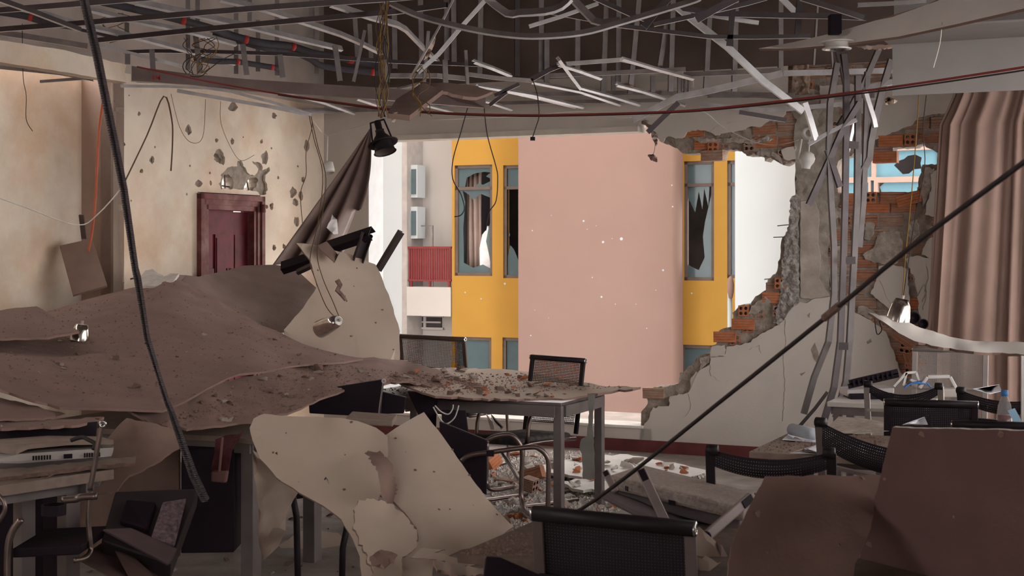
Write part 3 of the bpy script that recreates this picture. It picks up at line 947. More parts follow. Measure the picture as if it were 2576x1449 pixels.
w1 = window(wl_[0], .79, [[(0, 0), (1, 0), (1, .05), (.75, .10), (.45, .06), (.16, .12), (.14, .55), (.2, .85), (.12, 1), (0, 1)], [(1, .05), (1, .62), (.93, .55), (.85, .38), (.95, .2)], [(.1, 1), (1, 1), (1, .9), (.7, .95), (.45, .88), (.3, .95)]],
            [[(0, 0), (.2, 0), (.25, .5), (.5, .72), (.8, .8), (1, .75), (1, 1), (0, 1)], [(.5, 0), (.62, .2), (.75, .1), (1, .3), (1, 0)], [(1, .4), (.85, .55), (.95, .7), (1, .65)]], yb)
w2 = window(wl_[1], .80, [[(0, 0), (1, 0), (1, .05), (.6, .04), (.25, .3), (.1, .35), (0, .2)], [(.02, .42), (.1, .47), (.06, .5)]], [FULL], yb)
w3 = window(wl_[2], .80, [[(.0, .0), (1, 0), (1, .95), (.88, .8), (.72, .62), (.62, .45), (.7, .22), (.45, .08), (.1, .12), (0, .14)], [(0, 1), (.0, .88), (.3, .72), (.45, .95), (.6, .75), (.68, .98), (.85, .78), (.9, 1)]], [FULL], yb)
w4 = window(wl_[3], .80, [[(0, 0), (.5, 0), (.45, .4), (.2, .55), (.35, .6), (.15, .7), (.3, .75), (.15, .9), (.3, 1), (0, 1)]], [FULL], yb)
for rc in wl_[4:]:
    window(rc, .45, [FULL], [FULL], yb)
# curtains inside
def folds(name, t0, t1, z0, z1, off, m, parent, n=5, amp=0.05, seed=0):
    mb = MB()
    k = n * 6
    nz_ = 4
    for j in range(nz_ + 1):
        for i in range(k + 1):
            x = i / k
            mb.v.append(WP(t0 + (t1 - t0) * x, z0 + (z1 - z0) * j / nz_, off + amp * math.sin(x * n * 2 * math.pi + seed) + amp * .4 * math.sin(x * n * 5 + j)))
    for j in range(nz_):
        for i in range(k):
            o = j * (k + 1) + i
            mb.f.append((o, o + 1, o + k + 2, o + k + 1)); mb.mi.append(0)
    ob = mb.build(name, m, parent, smooth=True)
    md = ob.modifiers.new('solid', 'SOLIDIFY'); md.thickness = 0.008
    return ob
a, b, c, d = wl_[0]
folds('curtain', a + .08, a + (b - a) * .5, c, d, OY + .35, MCU, w1, 3)
a, b, c, d = wl_[4]; folds('curtain', a, b, c, d, OY + .3, MCG, yb, 6)
a, b, c, d = wl_[5]; folds('curtain', a, b, c, d, OY + .3, MCG, yb, 4, seed=1)
a, b, c, d = wl_[6]; folds('curtain', a, b, c, d, OY + .3, MCG, yb, 5, seed=2)
# white panel standing behind the smashed left window
a, b, c, d = wl_[0]
tt0, tt1 = a + (b - a) * .52, a + (b - a) * .88
mb = MB()
slab2d(mb, [(tt0, c + .02), (tt1 + .02, c + .02), (tt1, c + .55), (tt1 - .04, c + .78), (tt1 - .1, c + .82), (tt1 - .14, c + .9), (tt0 + .12, c + .84), (tt0 + .04, c + .74), (tt0 - .01, c + .5)],
       lambda x, y: WP(x, y, OY + 0.28 + 0.03 * math.sin(x * 9)), lambda x, y, q: q + E2 * 0.05, grid=0.12)
tag(fixn(mb.build('white_sheet', mat('bright_white_cloth', (0.85, 0.86, 0.88), 0.8))), 'white sheet standing behind the smashed left window of the yellow facade', 'sheet')

# white wing with the balcony, left
OW = OY - 0.02
wb_ = empty('white_building', WP(W(990, 700, OW)[0], -9, OW), 'white rendered building wing with a red balcony, left of the yellow facade', 'building')
t0 = W(860, 600, OW)[0]; t1 = W(1023, 600, OW)[0]; t2 = YT0 - 0.02
RD = 0.62                                              # depth of the balcony recess
MGR = mat('grey_render', (0.33, 0.30, 0.285), 0.9)
mb = MB(); fbox(mb, t0 - 2, t1 - 0.1, -9, 6.4, OW, OW + RD); fixn(mb.build('wall', MWH, wb_))
mb = MB(); fbox(mb, t1 - 0.1, t1, -9, 6.4, OW + .01, OW + RD); fixn(mb.build('corner_pier', MGR, wb_))
mb = MB(); fbox(mb, t0 - 2, t2, -9, 6.4, OW + RD, OW + RD + .3); fixn(mb.build('recess_wall', MCR, wb_))
zb0, zb1 = W(1075, 795, OW)[1], W(1075, 722, OW)[1]
mb = MB(); fbox(mb, t1, t2, zb0, zb1, OW, OW + RD); fixn(mb.build('balcony_slab', MCR, wb_))
zr0, zr1 = W(1075, 716, OW)[1], W(1075, 620, OW)[1]
tr1 = W(1132, 660, OW)[0]
MRD = mat('red_railing', (0.17, 0.024, 0.026), 0.6, var=0.1)
rl = empty('railing', WP((t1 + tr1) / 2, zb1, OW + .1) - V(wb_.location)); rl.parent = wb_
for (z0_, z1_) in ((zr1 - .04, zr1), (zr0 + .06, zr0 + .09)):
    mb = MB(); fbox(mb, t1, tr1, z0_, z1_, OW + 0.04, OW + 0.10); fixn(mb.build('rail', MRD, rl))
nbar = 19
for i in range(nbar):
    x = t1 + (tr1 - t1) * (i + .5) / nbar
    wdt = (tr1 - t1) / nbar * 0.34
    mb = MB(); fbox(mb, x - wdt, x + wdt, zr0 + .07, zr1 - .03, OW + 0.06, OW + 0.08); mb.build('baluster', MRD, rl)
for x in (t1 + .06, (t1 + tr1) / 2, tr1 - .05):
    mb = MB(); fbox(mb, x - .02, x + .02, zb1, zr0 + .1, OW + 0.055, OW + 0.085); mb.build('post', MRD, rl)
zc = W(1075, 568, OW + .3)[1]
xa, xb = W(1044, 568, OW + .3)[0], W(1088, 568, OW + .3)[0]
mb = MB(); mb.tube([WP(xb, zb1, OW + .3), WP(xb, zc, OW + .3), WP(xa, zc, OW + .3)], 0.018, 6)
tag(mb.build('drying_pole', M['steel_d']), 'thin metal clothes pole rising behind the red balcony railing', 'pole')
rc = fr(1045, 1112, 797, 823, OW + RD)
mb = MB(); fbox(mb, rc[0], rc[1], rc[2], rc[3], OW + RD - .03, OW + RD - .005); fixn(mb.build('slot_window', MDK, wb_))
for q in ((rc[0] - .05, rc[1] + .05, rc[2] - .04, rc[2]), (rc[0] - .05, rc[1] + .05, rc[3], rc[3] + .03), (rc[0] + .2, rc[0] + .25, rc[2], rc[3]), (rc[0], rc[1], (rc[2] + rc[3]) / 2 - .015, (rc[2] + rc[3]) / 2 + .015)):
    mb = MB(); fbox(mb, *q, OW + RD - .06, OW + RD - .03); fixn(mb.build('window_bar', MCR, wb_))
# two outdoor air conditioner units on the recess side
for i, (v0, v1, wd_) in enumerate(((415, 497, 'upper'), (520, 600, 'lower'))):
    rc = fr(1024, 1050, v0, v1, OW + .15)
    e = empty('air_conditioner', WP((rc[0] + rc[1]) / 2, rc[2], OW + .15), wd_ + ' of two white air conditioner units fixed beside the balcony', 'air conditioner', 'air conditioners beside the balcony')
    mb = MB(); fbox(mb, t1 + .003, rc[1], rc[2], rc[3], OW + .15, OW + .45); fixn(mb.build('housing', MWH, e))
    w_ = rc[1] - rc[0]
    mb = MB(); fbox(mb, rc[0] + w_ * .48, rc[1] - w_ * .12, rc[2] + .06, rc[3] - .08, OW + .12, OW + .15); fixn(mb.build('grille', mat('dark_grille', (0.06, 0.09, 0.10), 0.5), e))
    for k in range(2):
        mb = MB(); fbox(mb, rc[0] + w_ * (.12 + .16 * k), rc[0] + w_ * (.2 + .16 * k), rc[2] + .06, rc[3] - .08, OW + .13, OW + .15); fixn(mb.build('louvre', MCG, e))

# plain white tower, right
OT = 9.4
mb = MB(); fbox(mb, W(1849, 600, OT)[0], W(2075, 600, OT)[0], -9, 20, OT, OT + 1.0)
tw = tag(fixn(mb.build('white_tower', MWH)), 'plain white tower wall between yellow facade and broken brick column', 'building')
# grey cloth bundle hanging at the white tower's left edge and its drainpipe
dp = W(1836, 750, OT + .3)
mb = MB(); mb.tube([WP(dp[0], -6, OT + .3), WP(dp[0], W(1836, 715, OT + .3)[1], OT + .3)], 0.035, 10)
tag(mb.build('drainpipe', MWH, smooth=True), 'slim white drainpipe running down beside the white tower', 'drainpipe')
mb = MB(); q = WP(*W(1838, 724, OT + .25), OT + .25)
mb.lathe(q - UP * .17, UP, [(0.001, 0), (.03, .02), (.05, .12), (.055, .22), (.035, .32), (.001, .35)], 10)
tag(mb.build('cloth_bundle', M['gyp'], smooth=True), 'pale cloth bundle hanging at the top of the drainpipe', 'cloth')

# building with blue windows, seen through the hole in the bricks
OB = 8.2
bb = empty('blue_window_building', WP(W(2230, 430, OB)[0], -9, OB), 'peach building with blue glazing seen through the hole in the bricks', 'building')
MPE = mat('peach_frame', (0.36, 0.26, 0.215), 0.7, var=0.05)
panes = [fr(2203, 2362, 378, 444, OB), fr(2080, 2192, 386, 446, OB), fr(2208, 2362, 458, 560, OB), fr(2080, 2184, 460, 560, OB), fr(2190, 2198, 454, 560, OB)]
mb = MB()
slab2d(mb, [(W(2076, 430, OB)[0] + .02, -9), (W(2700, 430, OB)[0], -9), (W(2700, 430, OB)[0], 20), (W(2076, 430, OB)[0] + .02, 20)], lambda x, y: WP(x, y, OB), lambda x, y, q: WP(x, y, OB + .12), [[(max(a, W(2076, 430, OB)[0] + .04), c), (b, c), (b, d), (max(a, W(2076, 430, OB)[0] + .04), d)] for (a, b, c, d) in panes])
fixn(mb.build('wall', MPE, bb))
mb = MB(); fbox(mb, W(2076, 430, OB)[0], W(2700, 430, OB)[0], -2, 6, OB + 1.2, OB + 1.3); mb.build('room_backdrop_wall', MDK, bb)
star = [(.28, .45), (.36, .62), (.44, .68), (.5, .8), (.62, .84), (.72, .72), (.70, .5), (.72, .3), (.6, .28), (.52, .12), (.42, .1)]
a, b, c, d = panes[0]
mb = MB(); slab2d(mb, [(a, c), (b, c), (b, d), (a, d)], lambda x, y: WP(x, y, OB + .06), lambda x, y, q: q + E2 * .006, [[(a + (b - a) * x, c + (d - c) * y) for (x, y) in star]])
fixn(mb.build('broken_pane', MGB, bb))
for i, p in enumerate(panes[1:]):
    if i == 1:
        a, b, c, d = p
        for poly in ([(.22, 0), (1, 0), (1, 1), (.1, 1), (.02, .9)],):
            shard(p, poly, OB + .06, MGB, bb, 'pane')
    else:
        shard(p, FULL, OB + .06, MGB, bb, 'pane')
# bottom of the light well
mb = MB(); mb.box(WP(0, -9.2, 6), E1 * 20, E2 * 5.6, UP * .2)
tag(mb.build('courtyard_ground', M['floor']), kind='structure')
# ================================================================== FALLEN GYPSUM SHEETS
GD = [M['gyp'], M['gyp'], M['gyp_d']]
GL = [M['gyp_l'], M['gyp'], M['gyp_d']]
GB = [M['gyp_d'], M['gyp_d'], M['gyp_w']]
CATCH = []                                             # sheets that carry rubble
def sheet(name, label, outline, m, cat='plasterboard', catch=True, **k):
    ob = tag(board(name, outline, m, **k), label, cat, 'fallen plasterboard sheets')
    if catch:
        CATCH.append(ob)
    return ob
sheet('gypsum_sheet', 'largest dusty plasterboard sheet sloping over the left tables toward the door', [(-60, 800, 8.9), (100, 786, 9.3), (215, 752, 9.7), (330, 722, 10.1), (450, 704, 10.25), (520, 745, 10.15), (590, 790, 10.0), (760, 865, 9.8), (915, 899, 9.6), (760, 915, 8.8),
      (600, 937, 7.9), (520, 972, 7.45), (412, 1026, 6.9), (300, 1028, 6.75), (150, 1026, 6.6), (60, 1000, 6.5), (-60, 955, 6.4)], GD, bend=0.03, amp=1.5, step=40, grid=50, seed=2)
sheet('gypsum_sheet', 'small dusty plasterboard sheet overlapping the left wall end of the heap', [(-60, 795, 8.3), (40, 778, 8.5), (92, 774, 8.55), (140, 800, 8.4), (200, 832, 8.0), (120, 850, 7.7), (-60, 850, 7.4)], GD, bend=0.02, amp=1.2, step=30, grid=45, seed=3)
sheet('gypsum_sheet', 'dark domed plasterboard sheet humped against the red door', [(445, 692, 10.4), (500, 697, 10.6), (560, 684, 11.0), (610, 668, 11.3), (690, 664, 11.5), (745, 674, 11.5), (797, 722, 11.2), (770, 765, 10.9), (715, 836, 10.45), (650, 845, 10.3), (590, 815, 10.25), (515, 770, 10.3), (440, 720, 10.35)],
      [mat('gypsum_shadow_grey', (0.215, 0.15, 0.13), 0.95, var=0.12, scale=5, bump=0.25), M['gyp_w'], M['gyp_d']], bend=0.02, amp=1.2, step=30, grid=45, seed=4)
sheet('gypsum_sheet', 'dusty lower sheet littered with crumbs, below the largest sheet', [(295, 1022, 6.95), (412, 1005, 7.1), (520, 965, 7.6), (600, 946, 8.0), (800, 908, 9.3), (915, 903, 9.8), (1010, 905, 10.2), (1130, 940, 9.7), (1225, 966, 9.3), (1120, 972, 9.1), (1030, 953, 9.1), (930, 962, 8.75), (830, 992, 8.0), (740, 1030, 7.5),
      (650, 1057, 7.2), (560, 1072, 7.05), (470, 1082, 6.9), (380, 1070, 6.85)], GD, bend=0.03, amp=3.0, step=20, grid=45, seed=5)
sheet('gypsum_sheet', 'rubble strewn sheet with a sharp tip lying on the grey table', [(955, 940, 9.6), (1100, 925, 10.0), (1230, 928, 10.3), (1345, 938, 10.2), (1450, 960, 9.75), (1520, 972, 9.45), (1612, 975, 9.2), (1520, 989, 9.1), (1415, 1004, 8.95), (1280, 1003, 8.9), (1170, 1000, 8.85), (1095, 996, 8.8), (1030, 972, 9.1)], GL, bend=0.01, amp=2.5, step=20, grid=45, seed=6, thick=0.014)
sheet('gypsum_sheet', 'pale upright sheet with a pointed corner leaning beside the torn curtain', [(744, 616, 10.5), (800, 622, 10.6), (850, 634, 10.7), (905, 648, 10.75), (945, 664, 10.8), (962, 700, 10.7), (978, 740, 10.6), (992, 790, 10.45), (1006, 832, 10.35), (1006, 905, 10.15), (960, 915, 10.0), (905, 915, 9.95), (850, 892, 10.0), (718, 852, 10.1), (714, 830, 10.1), (762, 776, 10.3), (797, 722, 10.4), (776, 655, 10.5)],
      GL, bend=0.03, amp=2.0, step=22, grid=40, seed=7, catch=False)
sheet('gypsum_sheet', 'brown curled scrap folded over the tip of the upright sheet', [(800, 616, 10.5), (822, 606, 10.6), (850, 640, 10.55), (858, 628, 10.5), (842, 660, 10.45), (806, 626, 10.45)], GB, bend=0.02, grid=20, seed=8, catch=False, thick=0.006)
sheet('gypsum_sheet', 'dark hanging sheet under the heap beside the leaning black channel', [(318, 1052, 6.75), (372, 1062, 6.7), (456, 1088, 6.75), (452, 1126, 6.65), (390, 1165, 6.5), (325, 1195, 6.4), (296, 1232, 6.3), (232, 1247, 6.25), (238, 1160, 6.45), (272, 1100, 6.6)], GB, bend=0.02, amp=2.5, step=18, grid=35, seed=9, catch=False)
sheet('gypsum_sheet', 'dusty strip lying across the back of the printer desk', [(-60, 1058, 6.3), (60, 1056, 6.4), (180, 1054, 6.5), (262, 1048, 6.6), (250, 1060, 6.45), (180, 1072, 6.3), (40, 1076, 6.2), (-60, 1078, 6.1)], GD, bend=0.01, amp=2, step=18, grid=30, seed=10)
sheet('gypsum_sheet', 'narrow dusty sheet at the left picture edge under the largest sheet', [(-60, 985, 6.55), (60, 1012, 6.6), (140, 1034, 6.65), (165, 1040, 6.6), (110, 1052, 6.4), (-60, 1056, 6.2)], GD, bend=0.01, amp=2, step=18, grid=30, seed=11)
sheet('gypsum_sheet', 'pale sheet hanging in front of the tables with a curved lower edge', [(626, 1070, 5.85), (636, 1046, 5.9), (662, 1034, 5.95), (720, 1041, 5.95), (800, 1044, 5.95), (860, 1048, 5.9), (900, 1056, 5.9), (945, 1072, 5.9), (975, 1096, 5.85), (975, 1180, 5.7), (948, 1260, 5.6), (945, 1340, 5.5), (968, 1690, 5.35), (935, 1690, 5.35), (905, 1400, 5.45), (880, 1342, 5.5), (858, 1304, 5.55),
      (812, 1268, 5.6), (750, 1234, 5.65), (694, 1196, 5.75), (652, 1148, 5.8), (634, 1104, 5.85)], GL, bend=0.03, bscale=1.6, amp=1.4, step=24, grid=35, seed=12, catch=False,
      holes=[[(818, 1195), (824, 1202), (828, 1214), (822, 1208), (814, 1202)], [(690, 1135), (696, 1131), (697, 1140)]])
sheet('gypsum_sheet', 'large pale sheet leaning like a tent with a torn left edge', [(1066, 1038, 6.1), (1100, 1080, 6.05), (1150, 1150, 5.95), (1200, 1220, 5.85), (1250, 1282, 5.8), (1292, 1325, 5.75), (1262, 1348, 5.6), (1210, 1372, 5.5), (1160, 1385, 5.45), (1090, 1420, 5.35), (1060, 1690, 5.3), (930, 1690, 5.2), (990, 1420, 5.3), (1052, 1362, 5.45), (1048, 1330, 5.5), (1018, 1290, 5.6), (990, 1262, 5.65), (952, 1244, 5.7), (936, 1200, 5.75),
      (918, 1128, 5.9), (960, 1102, 5.95), (1010, 1070, 6.0)], GL, bend=0.015, amp=1.5, step=24, grid=35, seed=13, catch=False)
sheet('gypsum_sheet', 'broken lower piece curling in front of the tent-like sheet', [(902, 1258, 5.4), (940, 1252, 5.42), (985, 1262, 5.45), (1030, 1298, 5.4), (1052, 1338, 5.35), (1050, 1370, 5.3), (1010, 1405, 5.25), (975, 1690, 5.15), (940, 1690, 5.1), (935, 1430, 5.15), (912, 1380, 5.2), (888, 1330, 5.3), (892, 1290, 5.35)], [M['gyp_l'], M['gyp_d'], M['gyp_d']], bend=0.06, bscale=3.5, amp=5, step=9, grid=24, seed=14, catch=False)
# torn facing paper curling off the tent-like sheet
sheet('torn_paper', 'curled strip of torn facing paper on the left edge of the tent-like sheet', [(922, 1130, 5.7), (940, 1112, 5.72), (962, 1118, 5.7), (972, 1160, 5.65), (1004, 1210, 5.6), (1000, 1240, 5.55), (985, 1262, 5.5), (962, 1240, 5.5), (945, 1200, 5.55), (930, 1170, 5.6)], [M['gyp_d'], M['gyp_l'], M['gyp_d']], 'paper', thick=0.003, bend=0.09, bscale=8, amp=4.5, step=8, grid=12, seed=15, catch=False)
sheet('torn_paper', 'brown flap of torn paper hanging at the foot of the curling piece', [(930, 1395, 5.0), (960, 1380, 5.05), (1000, 1400, 5.0), (990, 1425, 4.98), (960, 1440, 4.95), (935, 1425, 4.95)], GB, 'paper', thick=0.003, bend=0.05, bscale=8, amp=2, step=10, grid=14, seed=16, catch=False)
sheet('torn_paper', 'dusty paper strip lying along the foot of the tent-like sheet', [(1035, 1400, 5.0), (1060, 1378, 5.1), (1120, 1382, 5.1), (1090, 1396, 5.05), (1180, 1404, 5.05), (1230, 1416, 5.0), (1150, 1418, 4.95), (1080, 1412, 4.95)], GL, 'paper', thick=0.004, bend=0.03, bscale=6, amp=2, step=10, grid=16, seed=17, catch=False)
sheet('torn_paper', 'long dusty splinters of board in front of the tent-like sheet', [(1090, 1412, 4.9), (1150, 1420, 4.95), (1225, 1432, 4.95), (1235, 1445, 4.85), (1160, 1450, 4.8), (1100, 1436, 4.8)], GL, 'plasterboard', thick=0.01, bend=0.01, amp=3, step=10, grid=20, seed=18, catch=False)
sheet('gypsum_chunk', 'thick broken corner standing at the right foot of the tent-like sheet', [(1255, 1300, 6.0), (1275, 1296, 6.0), (1295, 1330, 5.9), (1292, 1346, 5.85), (1262, 1352, 5.85), (1248, 1330, 5.9)], GL, thick=0.06, amp=2, step=8, grid=14, seed=19, catch=False)
# right foreground
sheet('gypsum_sheet', 'dim brown board leaning at lower right, left of the largest dark board', [(1795, 1730, 4.0), (1840, 1372, 4.1), (1880, 1285, 4.2), (1925, 1197, 4.3), (2060, 1196, 4.35), (2222, 1196, 4.4), (2200, 1270, 4.3), (2190, 1330, 4.2), (2150, 1420, 4.1), (2130, 1730, 4.0)], [mat('gypsum_dim_back', (0.17, 0.105, 0.09), 0.95, var=0.12, scale=6, bump=0.2, bscale=80), M['gyp'], M['gyp_d']], bend=0.008, amp=2.0, step=20, grid=60, seed=20, catch=False)
sheet('gypsum_sheet', 'largest dark maroon board filling the lower right corner', [(2246, 1074, 4.2), (2330, 1078, 4.1), (2450, 1080, 3.95), (2640, 1084, 3.75), (2640, 1730, 3.85), (2126, 1730, 4.45), (2165, 1390, 4.38), (2200, 1260, 4.3), (2218, 1190, 4.25)], [mat('gypsum_maroon_back', (0.135, 0.075, 0.068), 0.95, var=0.10, scale=5, bump=0.2), M['gyp_w'], M['gyp_d']], bend=0.006, amp=1.5, step=20, grid=70, seed=21, catch=False, thick=0.016)
sheet('gypsum_sheet', 'white sagging sheet with a brown broken edge in front of the pleated curtain', [(2184, 784, 8.2), (2262, 800, 8.2), (2330, 826, 8.1), (2390, 845, 8.0), (2450, 856, 7.9), (2640, 862, 7.6), (2640, 896, 7.1), (2450, 884, 7.3), (2360, 872, 7.5), (2300, 858, 7.6), (2262, 838, 7.75), (2222, 808, 7.95)], [M['gyp_w'], M['gyp_d'], M['gyp_w']], bend=0.01, amp=1.5, step=18, grid=30, seed=22, catch=False, thick=0.014)
sheet('gypsum_sheet', 'small dark panel leaning against the alcove wall under the orange cable', [(150, 618, 10.35), (232, 600, 10.45), (270, 718, 10.2), (184, 742, 10.1)], GB, thick=0.02, grid=60, seed=23, catch=False)
sheet('gypsum_sheet', 'greyish broken slab resting on top of the heap left of the door', [(346, 704, 10.25), (366, 680, 10.4), (384, 676, 10.4), (412, 692, 10.35), (428, 685, 10.35), (450, 688, 10.3), (440, 702, 10.2), (432, 712, 10.1), (396, 720, 10.05), (352, 716, 10.1)], [M['plaster_c'], M['gyp_w'], M['gyp_d']], bend=0.03, bscale=5, amp=1.5, step=9, grid=16, seed=24, catch=False, thick=0.02)
fd = lambda u, v: (u, v, (EYE - .06) * F / (v - V0))
sheet('gypsum_sheet', 'bright white sheet flat on the floor by the window sill', [fd(1310, 1182), fd(1400, 1160), fd(1480, 1148), fd(1560, 1142), fd(1660, 1158), fd(1775, 1182), fd(1720, 1200), fd(1640, 1214), fd(1560, 1212), fd(1480, 1200), fd(1400, 1192)], [mat('gypsum_clean_white', (0.80, 0.78, 0.76), 0.9, var=0.06, bump=0.1), M['gyp_w'], M['gyp_d']], amp=3, step=20, grid=40, seed=25, thick=0.02)  # white board, whiter still to stand in for skylight on the floor
sheet('gypsum_sheet', 'smaller white sheet half under the bright one by the window', [fd(1400, 1212), fd(1470, 1204), fd(1560, 1216), fd(1660, 1222), fd(1560, 1236), fd(1450, 1230)], [mat('gypsum_clean_white', (0.80, 0.78, 0.76)), M['gyp_w'], M['gyp_d']], amp=3, step=14, grid=30, seed=26, thick=0.02)
# ---- ceiling remains
def fascia():
    o = P(318, 208, 9.0)
    def q(u, v, off=0.0):
        return PP(u, v, o - E1 * off, E1)
    px = [(-60, 92), (150, 124), (318, 163), (314, 180), (320, 208), (150, 180), (-60, 146)]
    mb = MB()
    n = E1
    pts = [q(u, v) for (u, v) in jagged(px, 1.0, 20, 2)]
    pts2d = [((p - o).dot(E2), p.z) for p in pts]
    slab2d(mb, pts2d, lambda x, y: V((o.x, o.y, 0)) + E2 * x + UP * y, lambda x, y, p: p - E1 * 0.10)
    tag(fixn(mb.build('trim_4', M['plaster'])), kind='structure')
fascia()
bbm = sheet('bulkhead_beam', 'long brown battered bulkhead strip crossing under the ceiling channels', [(331, 166, 9.0), (480, 186, 9.2), (621, 199, 9.4), (800, 211, 9.6), (983, 222, 9.8), (1100, 232, 9.8), (1222, 246, 9.8), (1221, 271, 9.8), (1100, 262, 9.8), (983, 252, 9.8), (800, 240, 9.6), (621, 228, 9.4), (480, 213, 9.2), (331, 203, 9.0)],
      [mat('bulkhead_brown', (0.145, 0.105, 0.095), 0.8, var=0.15, scale=6, bump=0.2), M['steel_d'], M['gyp_d']], 'bulkhead', catch=False, thick=0.05, grid=40, seed=30)
# red stencil marks on its left end
mk = MB()
for (u0, v0, u1, v1, w_) in ((386, 189, 386.5, 201, .012), (394, 190, 394, 196, .01), (394, 196, 402, 196, .01), (401, 190, 401.5, 202, .012)):
    mk.bar(P(u0, v0, 8.98), P(u1, v1, 8.98), w_, 0.004, V((0, 1, 0)))
mk.build('stencil_number', mat('red_paint', (0.32, 0.03, 0.03), 0.7), bbm)['label'] = 'red stencilled figures 14'
sheet('gypsum_plank', 'dark brown plank of board tipping down beside the hanging black lamp', [(975, 283, 7.6), (997, 250, 8.2), (1064, 208, 8.8), (1094, 220, 8.8), (1114, 227, 8.7), (1031, 289, 7.6)], GB, catch=False, thick=0.03, grid=30, seed=31, bend=0.01)
sheet('gypsum_plank', 'brown board folded over the bulkhead strip right of the tipping plank', [(1064, 206, 9.0), (1130, 207, 9.1), (1200, 216, 9.2), (1241, 228, 9.2), (1200, 243, 8.9), (1150, 236, 8.8), (1114, 227, 8.75)], GB, catch=False, thick=0.02, grid=30, seed=32, bend=0.01, amp=1.5, step=15)
sheet('ceiling_sheet', 'white ceiling sheet drooping from the upper right corner with a downlight', [(1908, 122, 8.4), (2000, 105, 8.3), (2100, 82, 8.1), (2200, 52, 7.9), (2330, 12, 7.6), (2420, -30, 7.4), (2640, -60, 7.0), (2640, 6, 6.6), (2530, 32, 6.9), (2400, 62, 7.2), (2260, 92, 7.6), (2110, 112, 8.0), (1990, 122, 8.2)], [mat('ceiling_white', (0.85, 0.80, 0.76), .9, var=.03), M['gyp_d'], M['gyp_d']], catch=False, thick=0.016, grid=45, seed=33)
# dropped soffit box, right
def soffit():
    oo = P(2245, 241, 8.6)
    def pt(u, v):
        p = PP(u, v, oo, E2); return ((p - oo).dot(E1), p.z)
    zb_ = pt(2245, 241)[1]; zt_ = pt(2245, 112)[1]; z2 = pt(2245, 90)[1]
    mb = MB()
    b0 = V((oo.x, oo.y, 0))
    def bx(t0, t1, z0, z1, a, b):
        mb.hexa([b0 + E1 * t0 + E2 * a + UP * z0, b0 + E1 * t1 + E2 * a + UP * z0, b0 + E1 * t1 + E2 * b + UP * z0, b0 + E1 * t0 + E2 * b + UP * z0,
                 b0 + E1 * t0 + E2 * a + UP * z1, b0 + E1 * t1 + E2 * a + UP * z1, b0 + E1 * t1 + E2 * b + UP * z1, b0 + E1 * t0 + E2 * b + UP * z1])
    bx(0, 3.0, zb_, zt_, 0, 0.014)
    ob = fixn(mb.build('trim_5', mat('soffit_grey', (0.30, 0.275, 0.265), 0.9, var=0.05)))  # white board coloured grey to stand in for its shade
    ob['kind'] = 'structure'
    mb = MB()
    bx(-0.02, 3.0, zt_ + 0.0, zt_ + 0.012, -0.6, 0.02); bx(0, 3, zt_, 3.6, 0.05, 0.07)
    o2 = fixn(mb.build('soffit_ledge', mat('soffit_grey', (0.5, 0.5, 0.5)), ob))
soffit()
# ================================================================== RUINED CEILING GRID
YA = V((0, 1, 0))
def wall_d(u):
    k = (u - U0) / F
    return min((B0.dot(E2)) / (k * E2.x + E2.y), 99)
def dc(u, v, z=3.0):
    return min((z - EYE) * F / max(30.0, V0 - v), wall_d(u) - 0.2)
def left_d(u):
    k = (u - U0) / F
    return K.dot(E1) / (k * E1.x + E1.y) if u < 815 else 99
def cs(name, label, px, wpx, m='steel', z=3.0, up=None, roll=0.0, curve=0, h=0.022, d=None, cat='ceiling channel', group='bent ceiling channels', twist=0.0):
    pts = []
    for p in px:
        dd = p[2] if len(p) > 2 else (d if d else dc(p[0], p[1], z))
        dd = min(dd, left_d(p[0]) - 0.12) if left_d(p[0]) > 0 else dd
        pts.append(P(p[0], p[1], dd))
    dm = sum(p.y for p in pts) / len(pts)
    w = wpx * dm / F
    if curve and len(pts) > 2:
        pts = smooth_path(pts, curve)
    mb = MB()
    mb.sweep(pts, chan(w, h, min(0.0025, w * .2)), up or YA, roll, twist)
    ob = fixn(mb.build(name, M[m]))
    ob.data.materials.append(M['steel_u'])             # undersides get a paler copy, with the window light painted in
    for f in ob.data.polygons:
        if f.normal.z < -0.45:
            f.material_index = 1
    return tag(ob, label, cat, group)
ch = 'ceiling_channel'
# long cross channels at upper left
cs(ch, 'uppermost long cross channel at the left picture corner', [(-260, 54), (-40, 36), (185, 18), (395, 0), (560, -14)], 8, 'steel_b', up=UP, h=.03)
cs(ch, 'second long cross channel from the top at upper left', [(-260, 104), (-40, 84), (20, 79), (202, 65), (520, 38), (694, 24), (1010, 2), (1180, -14)], 9, 'steel_b', up=UP, h=.03)
cs(ch, 'third long cross channel from the top at upper left', [(232, 109), (480, 83), (771, 56), (1000, 36), (1124, 19)], 9, 'steel_b', up=UP, h=.03)
cs(ch, 'lowest dark cross channel running above the bulkhead strip', [(311, 131), (384, 128), (520, 129), (702, 135), (1000, 155), (1223, 163)], 9, 'steel_b', d=9.7)
cs(ch, 'dark channel sloping from the left top corner behind the leaning black channel', [(-10, -6), (80, 26), (205, 74)], 12, 'steel_b', z=2.9)
cs(ch, 'pale furring channel sloping from upper left down to the wire tangle', [(85, 24), (194, 57), (361, 95), (492, 130), (593, 157)], 13, z=3.05, roll=.5)
cs(ch, 'pale furring channel sloping down under the black insulated pipe', [(208, 16), (323, 46), (490, 80), (595, 109)], 12, z=3.1, roll=.5)
cs(ch, 'pale furring channel sloping down above the black insulated pipe', [(343, 2), (490, 33), (619, 62), (742, 93), (862, 121)], 15, z=3.1, roll=.4)
cs(ch, 'curved furring channel ending beside the tangled lamp wires', [(555, -6), (672, 22), (779, 57), (860, 84), (904, 103), (962, 132)], 14, z=3.1, roll=.4)
